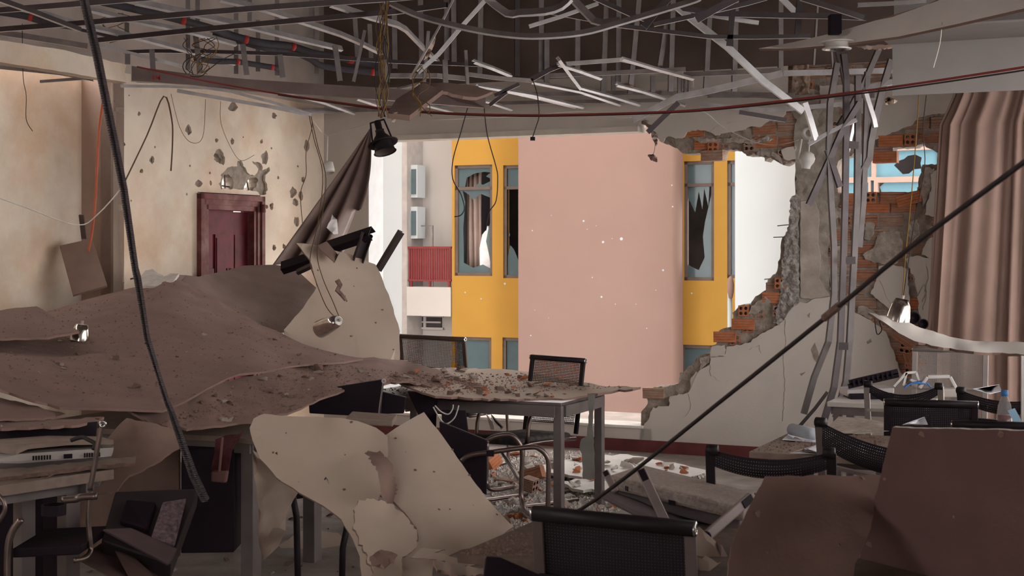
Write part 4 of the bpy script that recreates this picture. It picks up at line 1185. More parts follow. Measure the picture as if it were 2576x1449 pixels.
cs(ch, 'snapped furring channel kinked below the tangled lamp wires', [(835, 8), (938, 42), (1003, 60), (1025, 73), (1068, 118), (1107, 156)], 14, z=3.05, roll=.3, curve=0)
cs(ch, 'short furring channel above the white bulkhead end', [(242, 112), (343, 137), (456, 166)], 8, d=9.6)
cs(ch, 'dusty channel lying behind the white bulkhead', [(-40, 76), (60, 90), (220, 116)], 14, 'steel_d', d=9.3)
cs(ch, 'bright edge channel above the left wall, upper of two', [(303, 216), (420, 217), (520, 221), (581, 230), (682, 256), (783, 288)], 7, d=10.4)
cs(ch, 'wide grey edge channel above the left wall, lower of two', [(445, 228), (492, 236), (674, 267), (775, 288)], 9, d=10.6)
cs(ch, 'pale batten showing beneath the bulkhead strip at its left end', [(343, 205), (430, 208), (520, 216)], 6, d=9.4)
cs(ch, 'grey runner under the white bulkhead beside the alcove', [(100, 205), (180, 199), (235, 195), (300, 205)], 7, 'steel_d', d=9.3)
cs(ch, 'grey runner under the white bulkhead at the picture edge', [(-40, 165), (60, 175), (150, 184), (235, 200)], 9, 'steel_d', d=9.2)
# centre and right
cs(ch, 'long sagging cross channel curving across the middle of the ceiling', [(955, -8), (1040, 32), (1112, 54), (1200, 74), (1284, 86), (1360, 89), (1465, 80), (1562, 54), (1733, 3), (1760, -8)], 13, 'steel_d', d=7.6, roll=.35, curve=4)
cs(ch, 'bright flat strip slanting down from the top centre', [(1226, -6), (1164, 63), (1102, 137), (1051, 182)], 10, d=8.6)
cs(ch, 'thin strip slanting down left of the bright flat strip', [(1142, -6), (1108, 61), (1031, 198)], 5, 'steel_d', d=8.4)
cs(ch, 'twisted dark channel buckled at the top centre', [(1224, -6), (1275, 32), (1305, 30), (1370, 26), (1410, 14), (1432, -6)], 18, 'steel_d', d=7.6, twist=.8, curve=2)
cs(ch, 'buckled channel dropping to a sharp elbow right of top centre', [(1440, -6), (1494, 50), (1517, 56), (1560, 50)], 18, 'steel_d', d=7.7, roll=.3, curve=0)
cs(ch, 'dark channel crossing behind the sagging channel right of centre', [(1495, -6), (1592, 38), (1628, 50)], 11, 'steel_b', d=8)
cs(ch, 'wide dark channel slanting left from the top right of centre', [(1684, -6), (1650, 30), (1620, 68)], 18, 'steel_b', d=7.9)
cs(ch, 'wide dark channel slanting across the start of the long diagonal', [(1856, -6), (1800, 22), (1752, 50)], 18, 'steel_b', d=7.5)
cs(ch, 'dark channel fanning out right of the elbow', [(1645, 61), (1733, 42), (1880, 8), (1930, -6)], 11, 'steel_b', d=7.7)
cs(ch, 'long pale diagonal channel falling from top right toward the brick column', [(1699, 12), (1750, 54), (1831, 117), (1922, 204), (2022, 280)], 17, d=8.6, roll=.15)
cs(ch, 'long dark cross channel behind the pale diagonal', [(1384, 30), (1481, 48), (1542, 62), (1614, 71), (1786, 92), (1900, 93), (2040, 90)], 10, 'steel_b', d=8.4)
cs(ch, 'bright short strip lying aslant above the sagging channel', [(1331, 66), (1415, 40), (1460, 24), (1505, 8)], 9, d=8.2)
cs(ch, 'dark cross channel running into the drooping white ceiling sheet', [(1700, 18), (1810, 34), (1960, 38), (2100, 40), (2180, 44)], 14, 'steel_b', d=8.6)
cs(ch, 'short pale strip under the dark cross channel at upper right', [(1786, 37), (1850, 48), (1909, 57)], 10, d=8.7)
cs(ch, 'short slanted channel at the top edge beside the chased slot', [(1966, -6), (2002, 30)], 14, d=9.3)
cs(ch, 'dark channel sloping to the downlight from the top edge', [(2015, -6), (2100, 20), (2174, 44)], 13, 'steel_b', d=8.1)
cs(ch, 'dark upright hanger in front of the chased slot', [(2013, -6), (2010, 40), (2007, 90)], 15, 'steel_b', d=9.0, curve=0)
cs(ch, 'dark upright hanger crossing the pale diagonal channel', [(1846, 4), (1840, 60), (1835, 116)], 14, 'steel_b', d=8.4, curve=0)
cs(ch, 'double rail at the top edge above the drooping sheet', [(2158, 12), (2290, 6), (2330, 2)], 10, 'steel_d', d=8.4)
# runners along the back wall
for i, (px, w_, m_, lab) in enumerate((
        ([(1400, 162), (1560, 150), (1592, 155)], 10, 'steel', 'grey runner highest along the dark back wall'),
        ([(1382, 190), (1560, 182), (1725, 174)], 11, 'steel_d', 'grey runner along the back wall above the cream strip'),
        ([(1300, 238), (1582, 233), (1880, 237), (2000, 240)], 11, 'steel_d', 'long runner along the back wall behind the fallen battens'),
        ([(1010, 266), (1360, 257), (1690, 252)], 9, 'steel_d', 'lowest runner along the top of the lintel'),
        ([(1720, 187), (1850, 182), (1965, 176)], 12, 'steel_d', 'short runner left of the raw chased slot'),
        ([(1972, 184), (2100, 181), (2245, 177)], 14, 'steel', 'bright runner crossing the raw chased slot'),
        ([(1760, 262), (1860, 272), (1925, 277), (2050, 268), (2125, 261), (2215, 240)], 11, 'steel', 'bright bent runner above the broken lintel bricks'),
        ([(1780, 240), (1900, 240), (2000, 246), (2200, 240)], 12, 'steel_d', 'grey runner behind the standing bundle of studs'),
        ([(760, 280), (860, 276), (985, 273)], 14, 'steel_d', 'grey runner over the corner of the two walls'),
        ([(975, 190), (1100, 190), (1180, 198)], 12, 'steel_d', 'grey runner behind the tipping plank'))):
    cs('wall_runner', lab, px, w_, m_, d=None, z=3.0, group='runners along the back wall')
# fallen battens under the grid
bt = [([(1340, 204), (1461, 228), (1562, 262)], 7, 'upper of the long fallen battens over the window lintel'), ([(1461, 218), (1540, 240), (1612, 262)], 7, 'fallen batten ending furthest right over the window lintel'),
      ([(1203, 213), (1340, 236), (1469, 268)], 8, 'lowest long fallen batten over the yellow facade'), ([(1270, 226), (1360, 246), (1450, 268)], 5, 'thin batten just beneath the lowest long one'),
      ([(1408, 146), (1435, 184), (1462, 220)], 11, 'steep bright batten standing at the middle of the fallen battens'), ([(1408, 160), (1460, 176), (1515, 196)], 6, 'short batten sloping right from the steep bright one'),
      ([(1568, 145), (1650, 170), (1746, 196)], 8, 'batten high on the right with a torn paper scrap'), ([(1554, 211), (1620, 228), (1687, 250), (1725, 263)], 7, 'fallen batten at the right end over the broken lintel'),
      ([(1195, 152), (1240, 168), (1288, 188)], 9, 'short bright batten left of the dark folded channel'), ([(1223, 252), (1290, 274)], 7, 'short batten tip below the folded board'), ([(1061, 259), (1140, 279)], 7, 'short batten tip below the tipping plank'),
      ([(900, 246), (967, 268)], 7, 'batten tip left of the hanging lamp wires'), ([(823, 258), (894, 284)], 7, 'batten tip above the torn curtain'), ([(722, 232), (780, 246), (823, 258)], 6, 'batten passing under the middle of the bulkhead strip'),
      ([(997, 223), (1051, 210)], 7, 'short batten crossing behind the tipping plank')]
for px, w_, lab in bt:
    cs('fallen_batten', lab, px, w_, 'steel', d=None, z=2.93, group='fallen battens', roll=.6)
for px, w_, lab in (([(1336, 200), (1380, 176), (1424, 158)], 12, 'dark folded channel rising right above the fallen battens'), ([(1244, 240), (1306, 211)], 9, 'dark stub crossing the fallen battens, upper'), ([(1231, 265), (1275, 231)], 9, 'dark stub crossing the fallen battens, lower'),
                    ([(1176, 186), (1250, 196), (1342, 203)], 10, 'grey channel joining the folded channel and the bulkhead strip'), ([(1592, 301), (1703, 244), (1784, 228), (1880, 205), (1968, 184)], 16, 'broad grey channel rising from the broken lintel to the right'),
                    ([(1707, 258), (1668, 295), (1629, 333)], 13, 'dark channel end hanging over the broken lintel corner'), ([(1860, 282), (1920, 292), (1978, 302)], 11, 'dark channel tucked under the bright bent runner')):
    cs(ch, lab, px, w_, 'steel_d' if 'grey' in lab else 'steel_b', d=9.6)
# upright hangers, fixed to the slab above
def slab_v(v0, d):
    return V0 - (HC - EYE) * F / d if v0 <= 16 else v0
left_h = [(319, 54, 319, 82), (472, 0, 473, 176), (497, 0, 497, 70), (594, 8, 594, 186), (629, 0, 628, 54), (649, 50, 649, 180), (697, 0, 697, 190), (783, 0, 785, 90), (796, 0, 797, 186), (892, 30, 900, 150), (930, 60, 934, 150)]
for i, (u0, v0, u1, v1) in enumerate(left_h):
    cs('ceiling_hanger', 'upright steel hanger over the door wall, %s from the left' % ORD[i], [(u0, slab_v(v0, 10.9 if u0 > 560 else 9.9)), (u1, v1)], 11, 'stud_l', d=10.9 if u0 > 560 else 9.9, curve=0, cat='hanger', group='hangers over the door wall', roll=.2)
low_h = [(321, 135, 321, 162), (382, 124, 385, 175), (492, 87, 504, 185), (611, 111, 621, 189), (704, 137, 712, 195), (843, 113, 856, 203), (918, 76, 890, 205), (968, 150, 975, 206), (1120, 150, 1122, 212), (1172, 126, 1177, 213), (1078, 78, 1068, 206)]
for i, (u0, v0, u1, v1) in enumerate(low_h):
    cs('ceiling_hanger', 'short stud standing on the bulkhead strip, %s from the left' % ORD[i], [(u0, v0), (u1, v1)], 13 if i not in (6, 9, 10) else 8, 'stud_l', d=9.55, curve=0, cat='hanger', group='studs on the bulkhead strip', roll=.25)
right_h = [(968, 0, 975, 204), (992, 14, 994, 172), (1058, 0, 1062, 182), (1124, 0, 1124, 150), (1141, 0, 1143, 166), (1210, 0, 1207, 190), (1302, 0, 1302, 190), (1362, 0, 1362, 200), (1376, 90, 1376, 216), (1454, 40, 1453, 215), (1526, 10, 1518, 236),
           (1557, 0, 1556, 206), (1608, 0, 1586, 236), (1678, 58, 1660, 172), (1694, 10, 1688, 230), (1786, 40, 1777, 222), (1853, 10, 1848, 230), (1965, 0, 1965, 180), (2058, 10, 2048, 164), (2093, 130, 2096, 170)]
for i, (u0, v0, u1, v1) in enumerate(right_h):
    tilt = 'leaning' if abs(u0 - u1) > 12 else 'upright'
    cs('ceiling_hanger', '%s hanger before the dark back wall, %s from the left' % (tilt, ORD[i]), [(u0 + (u0 - u1) / max(1, v1 - v0) * (v0 - slab_v(v0, wall_d(u0) - .45)), slab_v(v0, wall_d(u0) - .45)), (u1, v1)], 13 if i not in (18, 19) else 5, 'stud_l' if i != 6 else 'steel_b', d=wall_d(u0) - 0.45, curve=0, cat='hanger', group='hangers before the back wall', roll=.3)
for i, (u, v0, v1) in enumerate(((1544, 192, 228), (1643, 190, 231), (1711, 188, 233), (1724, 190, 232), (1734, 190, 232))):
    cs('ceiling_hanger', 'stub hanger over the cream strip, %s from the left' % ORD[i], [(u, v0), (u, v1)], 11 if i < 3 else 5, 'stud_l', d=wall_d(u) - 0.3, curve=0, cat='hanger', group='stub hangers over the cream strip', roll=.2)
# cream strip: a paler patch on the upper wall behind the grid
mb = MB(); t_a, z_a = W(1500, 234); t_b, z_b = W(1746, 202)
wbox(mb, t_a, t_b, z_a, z_b, -0.03, 0.0)
fixn(mb.build('old_paint_strip', mat('cream_paint', (0.55, 0.49, 0.42), 0.9, var=0.1), upper))
# torn paper scraps caught on the metal
for i, (px, lab) in enumerate((([(1655, 160, 10.9), (1668, 166, 10.9), (1671, 178, 10.9), (1662, 178, 10.9), (1656, 170, 10.9)], 'torn paper scrap caught on the right-hand batten'),
                  ([(978, 284, 7.7), (1003, 284, 7.7), (1000, 296, 7.7), (988, 312, 7.7)], 'white triangle of torn board beside the hanging lamp'),
                  ([(1076, 128, 8.5), (1098, 78, 8.5), (1094, 108, 8.5), (1080, 140, 8.5), (1064, 156, 8.5)], 'brown sliver of torn paper on the thin slanting strip'),
                  ([(1554, 212, 11.0), (1580, 210, 11.0), (1600, 218, 11.0), (1580, 222, 11.0)], 'brown torn scrap over the cream strip'),
                  ([(2150, 116, 7.9), (2245, 112, 7.8), (2244, 120, 7.8), (2200, 124, 7.8), (2170, 121, 7.8)], 'ragged white end of the soffit ledge beside the downlight'),
                  ([(2235, 245, 8.4), (2258, 255, 8.4), (2244, 262, 8.4), (2228, 264, 8.4), (2225, 252, 8.4)], 'ragged white scrap hanging under the soffit corner'))):
    sheet('torn_paper', lab, px, GL if i != 3 else GB, 'paper', catch=False, thick=0.004, amp=1.5, step=6, grid=8, seed=60 + i)

# standing bundle of fallen studs in front of the brick field
bun = [([(2108, 158), (2090, 260), (2087, 369), (2093, 506), (2100, 620), (2100, 740), (2086, 860), (2050, 950), (2024, 1042)], 15, 'stud', 'leftmost long stud of the standing bundle, bowed at its foot'),
       ([(2124, 136), (2131, 200), (2131, 330), (2128, 506), (2124, 653), (2116, 857), (2100, 975), (2074, 1062)], 16, 'steel_b', 'dark middle stud of the standing bundle'),
       ([(2160, 190), (2160, 330), (2158, 506), (2150, 659), (2139, 857), (2130, 960), (2104, 1052)], 16, 'stud', 'tall grey stud right of the middle one in the standing bundle'),
       ([(2184, 180), (2182, 260), (2178, 400), (2174, 506), (2164, 622)], 14, 'stud', 'shorter stud ending halfway down the standing bundle'),
       ([(2244, 150), (2224, 215), (2206, 288), (2192, 360), (2189, 398), (2158, 458)], 17, 'stud', 'slanting stud at the right of the standing bundle, folded at its end'),
       ([(2083, 376), (2098, 420), (2115, 470)], 15, 'steel_b', 'short dark stud slanting across the bundle left side'),
       ([(2164, 258), (2120, 330), (2085, 408), (2036, 516)], 15, 'steel_b', 'long dark stud slanting down left out of the bundle'),
       ([(2216, 116), (2174, 212), (2143, 268), (2110, 320)], 14, 'stud', 'stud slanting from the soffit corner into the bundle'),
       ([(2109, 130), (2120, 170), (2130, 216)], 13, 'steel_b', 'short dark stud forking below the downlight'),
       ([(2026, 258), (2040, 300), (2055, 352)], 15, 'steel', 'bright stub hanging left of the bundle above the white bulb'),
       ([(2034, 362), (2090, 330), (2155, 300)], 9, 'steel', 'thin bright strip crossing behind the bundle'),
       ([(2010, 1074), (2050, 1028), (2082, 986)], 9, 'stud', 'short brace leaning at the foot of the bundle'),
       ([(2152, 300), (2136, 372), (2126, 420)], 8, 'steel', 'narrow pale strip between the studs of the bundle'),
       ([(2178, 230), (2200, 300), (2204, 320)], 12, 'steel', 'pale stub slanting right of the bundle top'),
       ([(2170, 222), (2246, 205)], 14, 'steel', 'pale perforated strip joining the bundle to the soffit')]
for px, w_, m_, lab in bun:
    cs('fallen_stud', lab, px, w_, m_, d=9.5 + (w_ % 3) * .08, group='standing bundle of studs', cat='stud', roll=.3)
for i, (a, b) in enumerate((((2136, 364), (2160, 366)), ((2128, 655), (2152, 655)), ((2110, 871), (2134, 871)))):
    mb = MB(); mb.bar(P(*a, 9.45), P(*b, 9.45), 0.004, 0.05, UP)
    tag(mb.build('joining_plate', M['steel_b']), 'small steel plate tying the studs of the bundle, %s from the top' % ORD[i], 'plate', 'plates tying the bundle')

# leaning black channel at left, ribbed
mb = MB()
pth = [(200, -20, 4.55), (207, 0, 4.6), (240, 140, 4.7), (280, 340, 4.85), (308, 480, 4.95), (337, 680, 5.1), (342, 700, 5.1), (366, 850, 5.2), (394, 940, 5.3), (416, 1010, 5.35), (428, 1040, 5.35), (456, 1120, 5.4), (484, 1200, 5.45), (514, 1262, 5.5)]
wd_ = [28, 28, 27, 25, 23, 19, 22, 16, 10, 14, 18, 24, 30, 30]
pts = [P(*p) for p in pth]
fr_ = mb.frames(pts, YA)
ob0 = 0
prev = None
for i, p in enumerate(pts):
    sd, u_, t_ = fr_[i]
    w = wd_[i] * pth[i][2] / F / 2 * .6
    ring = [p - sd * w, p - sd * w * .2 - u_ * 0.006, p + sd * w * .2 + u_ * .002, p + sd * w, p + sd * w + u_ * 0.02, p - sd * w + u_ * 0.02]
    b_ = len(mb.v); mb.v += ring
    if prev is not None:
        for k in range(6):
            mb.f.append((prev + k, prev + (k + 1) % 6, b_ + (k + 1) % 6, b_ + k)); mb.mi.append(0)
    else:
        mb.f.append(tuple(b_ + k for k in range(6))); mb.mi.append(0)
    prev = b_
mb.f.append(tuple(prev + k for k in reversed(range(6)))); mb.mi.append(0)
lc = tag(fixn(mb.build('ceiling_channel', mat('ribbed_dark_steel', (0.14, 0.12, 0.125), 0.4, 0.7, var=0.2, wave=40))), 'long black ribbed channel leaning across the left of the picture', 'ceiling channel')
for (u, v, d_) in ((336, 700, 5.08), (372, 862, 5.2)):
    m2 = MB(); m2.tube([P(u, v, d_), P(u - 8, v + 2, d_)], 0.003, 6); m2.build('screw', M['steel_b'], lc)

# insulated refrigerant pipes with red tape
def pipe(label, px, r, tapes):
    e = empty('insulated_pipe', P(*px[0]), label, 'pipe', 'insulated pipes above the ceiling')
    pts = smooth_path([P(*p) for p in px], 5)
    mb = MB(); mb.tube(pts, r, 12)
    mb.build('foam_sleeve', mat('foam_sleeve', (0.075, 0.068, 0.08), 0.75, var=0.2, scale=9), e, smooth=True)
    for (i, wt) in tapes:
        i = min(i, len(pts) - 2)
        a, b = pts[i], pts[i + 1]
        dd = (b - a).normalized()
        m2 = MB(); m2.tube([a, a + dd * wt], r * 1.1, 12); m2.build('red_tape', mat('red_tape', (0.55, 0.05, 0.045), 0.5), e, smooth=True)
pipe('thick black insulated pipe snaking above the bulkhead strip, upper', [(255, 4, 9.2), (404, 38, 9.4), (520, 68, 9.6), (600, 94, 9.8), (662, 108, 9.9), (732, 116, 10.1), (790, 134, 10.2), (840, 142, 10.3), (930, 160, 10.5), (975, 164, 10.5)], 0.026, [(7, .03), (16, .03), (25, .03), (37, .04)])
pipe('second black insulated pipe snaking just below the first', [(540, 84, 9.75), (600, 102, 9.9), (665, 120, 10.0), (730, 128, 10.15), (780, 148, 10.25), (806, 164, 10.3), (864, 174, 10.4), (945, 182, 10.5), (968, 182, 10.5)], 0.024, [(34, .03)])
pipe('short black insulated pipe behind the wire tangle', [(490, 146, 9.7), (540, 154, 9.8), (593, 155, 9.9), (640, 162, 10.0), (700, 172, 10.1)], 0.02, [(10, .025), (18, .025)])
pipe('dark insulated pipe at the left edge behind the leaning black channel', [(-30, 26, 9.0), (60, 40, 9.1), (110, 54, 9.15), (230, 76, 9.3), (290, 92, 9.4)], 0.022, [(6, .025), (15, .025)])

# ================================================================== WIRES AND CABLES
def off(px, du, dv):
    return [(u + du, v + dv, d) for (u, v, d) in px]
MRC = mat('red_cable', (0.22, 0.03, 0.025), 0.6); MOC = mat('orange_cable', (0.5, 0.13, 0.07), 0.6); MYC = mat('yellow_wire', (0.22, 0.12, 0.02), 0.6); MWC = mat('white_wire', (0.6, 0.56, 0.5), 0.6); MBC = mat('brown_wire', (0.12, 0.07, 0.04), 0.6)
red = [(345, 168, 8.6), (430, 186, 8.6), (560, 212, 8.7), (700, 236, 8.7), (840, 256, 8.5), (960, 272, 8.3), (1120, 284, 8.0), (1280, 289, 7.8), (1450, 288, 7.6), (1700, 280, 7.2), (1880, 264, 7.0), (2100, 238, 6.7), (2280, 214, 6.4), (2440, 190, 6.2), (2640, 158, 6.0), (3000, 90, 5.6)]
wire('hanging_cable', 'long red cable sagging across the whole room below the ceiling', red, 0.0055, MRC, 'cable')
wire('hanging_cable', 'dark cable sagging just below the long red cable', [(u, v + 3 + 5 * max(0, (u - 1700) / 900), d + .02) for (u, v, d) in red[3:]], 0.004, 'black_c', 'cable')
dg = wire('hanging_cable', 'thick black cable running diagonally across the right foreground', [(3100, 30, 2.5), (2660, 346, 2.85), (2576, 408, 3.0), (2290, 622, 3.4), (2080, 796, 3.75), (1800, 1020, 4.2), (1500, 1256, 4.7), (1245, 1412, 5.05)], 0.0062, 'black_c', 'cable', curve=3)
m2 = MB(); m2.tube([P(2112, 768, 3.7), P(2074, 800, 3.76)], 0.011, 8); m2.build('rubber_sleeve', M['rubble_d'], dg)
wire('hanging_cable', 'orange cable dropping beside the leaning black channel to the dark panel', [(266, 205, 9.7), (262, 240, 9.8), (250, 320, 9.9), (244, 420, 9.95), (240, 500, 10.0), (232, 580, 10.05), (222, 632, 10.1)], 0.009, MOC, 'cable')
wire('hanging_cable', 'black flex looped over a nail on the door wall', [(310, 465, 9.8), (370, 340, 10.3), (412, 242, 10.45), (432, 300, 10.4), (434, 360, 10.4), (430, 430, 10.4)], 0.006, MBC, 'cable', curve=4)
wire('hanging_cable', 'thin grey wire strung low across the alcove corner', [(-30, 488, 8.6), (60, 520, 8.9), (195, 566, 9.8), (250, 535, 9.85), (310, 468, 9.9)], 0.004, MWC, 'wire')
wire('hanging_wire', 'hair thin wire with a hook on the alcove wall', [(56, 60, 8.9), (58, 190, 8.9), (66, 240, 8.9), (66, 300, 8.9), (82, 330, 8.9)], 0.0022, 'black_c')
for i, (lab, px, r, m_) in enumerate((
        ('brown wire hanging in a loop on the door wall', [(430, 236, 10.4), (452, 320, 10.5), (480, 358, 10.6), (510, 345, 10.7), (517, 250, 10.7)], .002, MBC),
        ('thin wire trailing to the burst hole above the door', [(555, 255, 11), (556, 310, 11), (580, 370, 11.2), (606, 404, 11.3), (640, 390, 11.4)], .002, MBC),
        ('dark wire hanging past the shot marks beside the corner', [(782, 292, 12.2), (785, 320, 12.2), (770, 380, 12.2), (770, 440, 12.2), (756, 490, 12.2), (764, 590, 11.8)], .0035, MBC),
        ('brown wire hanging from the corner into the heap, left of two', [(778, 292, 11.5), (790, 350, 11.4), (812, 440, 11.2), (800, 560, 10.6), (780, 650, 10.2), (792, 700, 10.1), (820, 770, 9.9), (845, 800, 9.8)], .0035, MBC),
        ('brown wire hanging from the corner into the heap, right of two', [(782, 292, 11.5), (800, 370, 11.4), (820, 450, 11.2), (808, 560, 10.6), (798, 640, 10.2), (812, 700, 10.1), (838, 760, 9.9), (855, 802, 9.8)], .0035, MBC),
        ('white wire stretched over the corner of the walls', [(785, 300, 12.3), (820, 340, 12.5), (860, 330, 12.3), (935, 308, 11.5)], .003, MWC),
        ('black wire with a plug hanging before the pink wall', [(1340, 200, 9.6), (1352, 240, 9.6), (1356, 290, 9.6), (1350, 315, 9.6), (1340, 345, 9.6)], .004, 'black_c'),
        ('black wire curling before the left yellow window', [(1176, 272, 9.8), (1160, 330, 9.8), (1140, 400, 9.8), (1139, 450, 9.8), (1160, 490, 9.8), (1168, 525, 9.8), (1158, 542, 9.8), (1143, 545, 9.8)], .004, 'black_c'),
        ('black wire dropping between the two left yellow windows', [(1218, 272, 9.8), (1226, 340, 9.8), (1248, 420, 9.8), (1252, 450, 9.8), (1248, 505, 9.8), (1230, 535, 9.8), (1222, 580, 9.8)], .004, 'black_c'),
        ('white wire drooping under the lintel to the white bulb', [(1080, 302, 10.5), (1300, 293, 10.5), (1460, 280, 10.5), (1550, 295, 10.4), (1660, 292, 10.3), (1760, 278, 10.3), (1820, 320, 10.3), (1900, 358, 10.2), (1960, 364, 10.1), (2010, 352, 10.0)], .003, MWC),
        ('yellow wire dropping past the hole in the bricks', [(2312, 235, 9.9), (2306, 330, 9.9), (2294, 480, 9.9), (2280, 620, 9.6), (2272, 720, 9.3), (2268, 750, 9.2)], .0035, MYC),
        ('grey wire beside the yellow wire at the brick hole', [(2330, 240, 9.9), (2322, 330, 9.9), (2326, 420, 9.9), (2300, 560, 9.6), (2282, 680, 9.3), (2272, 750, 9.2)], .003, 'black_c'),
        ('pale thread hanging before the grey soffit', [(2370, 56, 7.3), (2364, 110, 7.3), (2348, 170, 7.3)], .0025, MWC),
        ('black coil of wire under the white sagging sheet', [(2200, 800, 8.0), (2206, 840, 8.0), (2218, 830, 8.0), (2212, 808, 8.0), (2224, 818, 8.0)], .003, 'black_c'),
        ('dark wire looping above the bulkhead strip', [(506, 135, 9.2), (470, 150, 9.2), (460, 170, 9.2), (476, 190, 9.2), (505, 192, 9.2), (525, 175, 9.2), (560, 150, 9.3), (600, 130, 9.4)], .003, 'black_c'))):
    wire('hanging_wire', lab, px, r, m_)
# plug at the end of the wire
mb = MB(); mb.box(P(1340, 349, 9.6), V((.016, 0, 0)), V((0, .01, 0)), V((0, 0, .012))); tag(mb.build('wire_connector', M['black']), 'small black connector on the wire before the pink wall', 'connector')
# tangles: bundles of wires as single things
def tangle(label, cx, cy, d, n, su, sv, seed, cols):
    e = empty('wire_tangle', P(cx, cy, d), label, 'wires')
    r = random.Random(seed)
    for i in range(n):
        px = []
        u, v = cx + r.uniform(-su, su) * .3, cy - sv
        for k in range(6):
            px.append((u + r.uniform(-su, su) * .55, v + r.uniform(-3, 3), d + r.uniform(-.05, .05)))
            v += 2 * sv / 5
        wire('strand', None, px, .0025, cols[i % len(cols)], parent=e)
tangle('tangled bundle of wires hanging down to the black lamp', 964, 150, 7.4, 11, 26, 145, 5, ['black_c', MYC, MBC])
tangle('nest of yellow and black wires lying over the insulated pipes', 505, 140, 9.0, 8, 60, 45, 6, ['black_c', MYC, MBC])
tangle('yellow wires trailing behind the leaning black channel', 290, 70, 9.2, 4, 60, 35, 8, [MYC, MBC])
tangle('wires looping in front of the tipping plank', 1060, 230, 7.9, 4, 40, 60, 9, [MYC, MBC])
# ================================================================== FURNITURE
MNET = mesh_fabric('chair_net_black', (0.013, 0.009, 0.014), 105.0, 0.8)
MNETG = mesh_fabric('chair_net_grey', (0.30, 0.26, 0.24), 105.0, 0.55)
MNETB = mesh_fabric('chair_net_brown', (0.07, 0.045, 0.035), 90.0, 0.5)
MFRM = mat('chair_frame_black', (0.017, 0.012, 0.015), 0.5, 0.0, var=0.2, spec=0.2)
MFRB = mat('chair_frame_brown', (0.085, 0.055, 0.045), 0.5, 0.2, var=0.2)
MTUB = mat('dusty_chrome', (0.20, 0.15, 0.135), 0.35, 0.85, var=0.25, scale=10)
MTUL = mat('dull_aluminium', (0.38, 0.34, 0.32), 0.45, 0.6, var=0.15)
MSEAT = mat('seat_cloth', (0.035, 0.033, 0.037), 0.9, var=0.3, scale=20, stain=(0.25, 0.2, 0.17), sscale=12, samt=0.5)
def netgrid(e, name, A, B, C, D, m, nx=10, ny=6, sag_top=0.0, sag_bot=0.0, bulge=0.0, nrm=None):
    """A-B top edge, D-C bottom edge"""
    mb = MB(); mb.uv = []
    w = (B - A).length; h = (D - A).length
    for j in range(ny + 1):
        y = j / ny
        for i in range(nx + 1):
            x = i / nx
            p = A.lerp(B, x).lerp(D.lerp(C, x), y)
            k = 4 * x * (1 - x)
            p = p - UP * (sag_top * (1 - y) + sag_bot * y) * k
            if nrm is not None:
                p = p + nrm * bulge * k * math.sin(math.pi * y)
            mb.v.append(p); mb.uv.append((x * w, y * h))
    for j in range(ny):
        for i in range(nx):
            o = j * (nx + 1) + i
            mb.f.append((o, o + 1, o + nx + 2, o + nx + 1)); mb.mi.append(0)
    return mb.build(name, m, e, smooth=True)
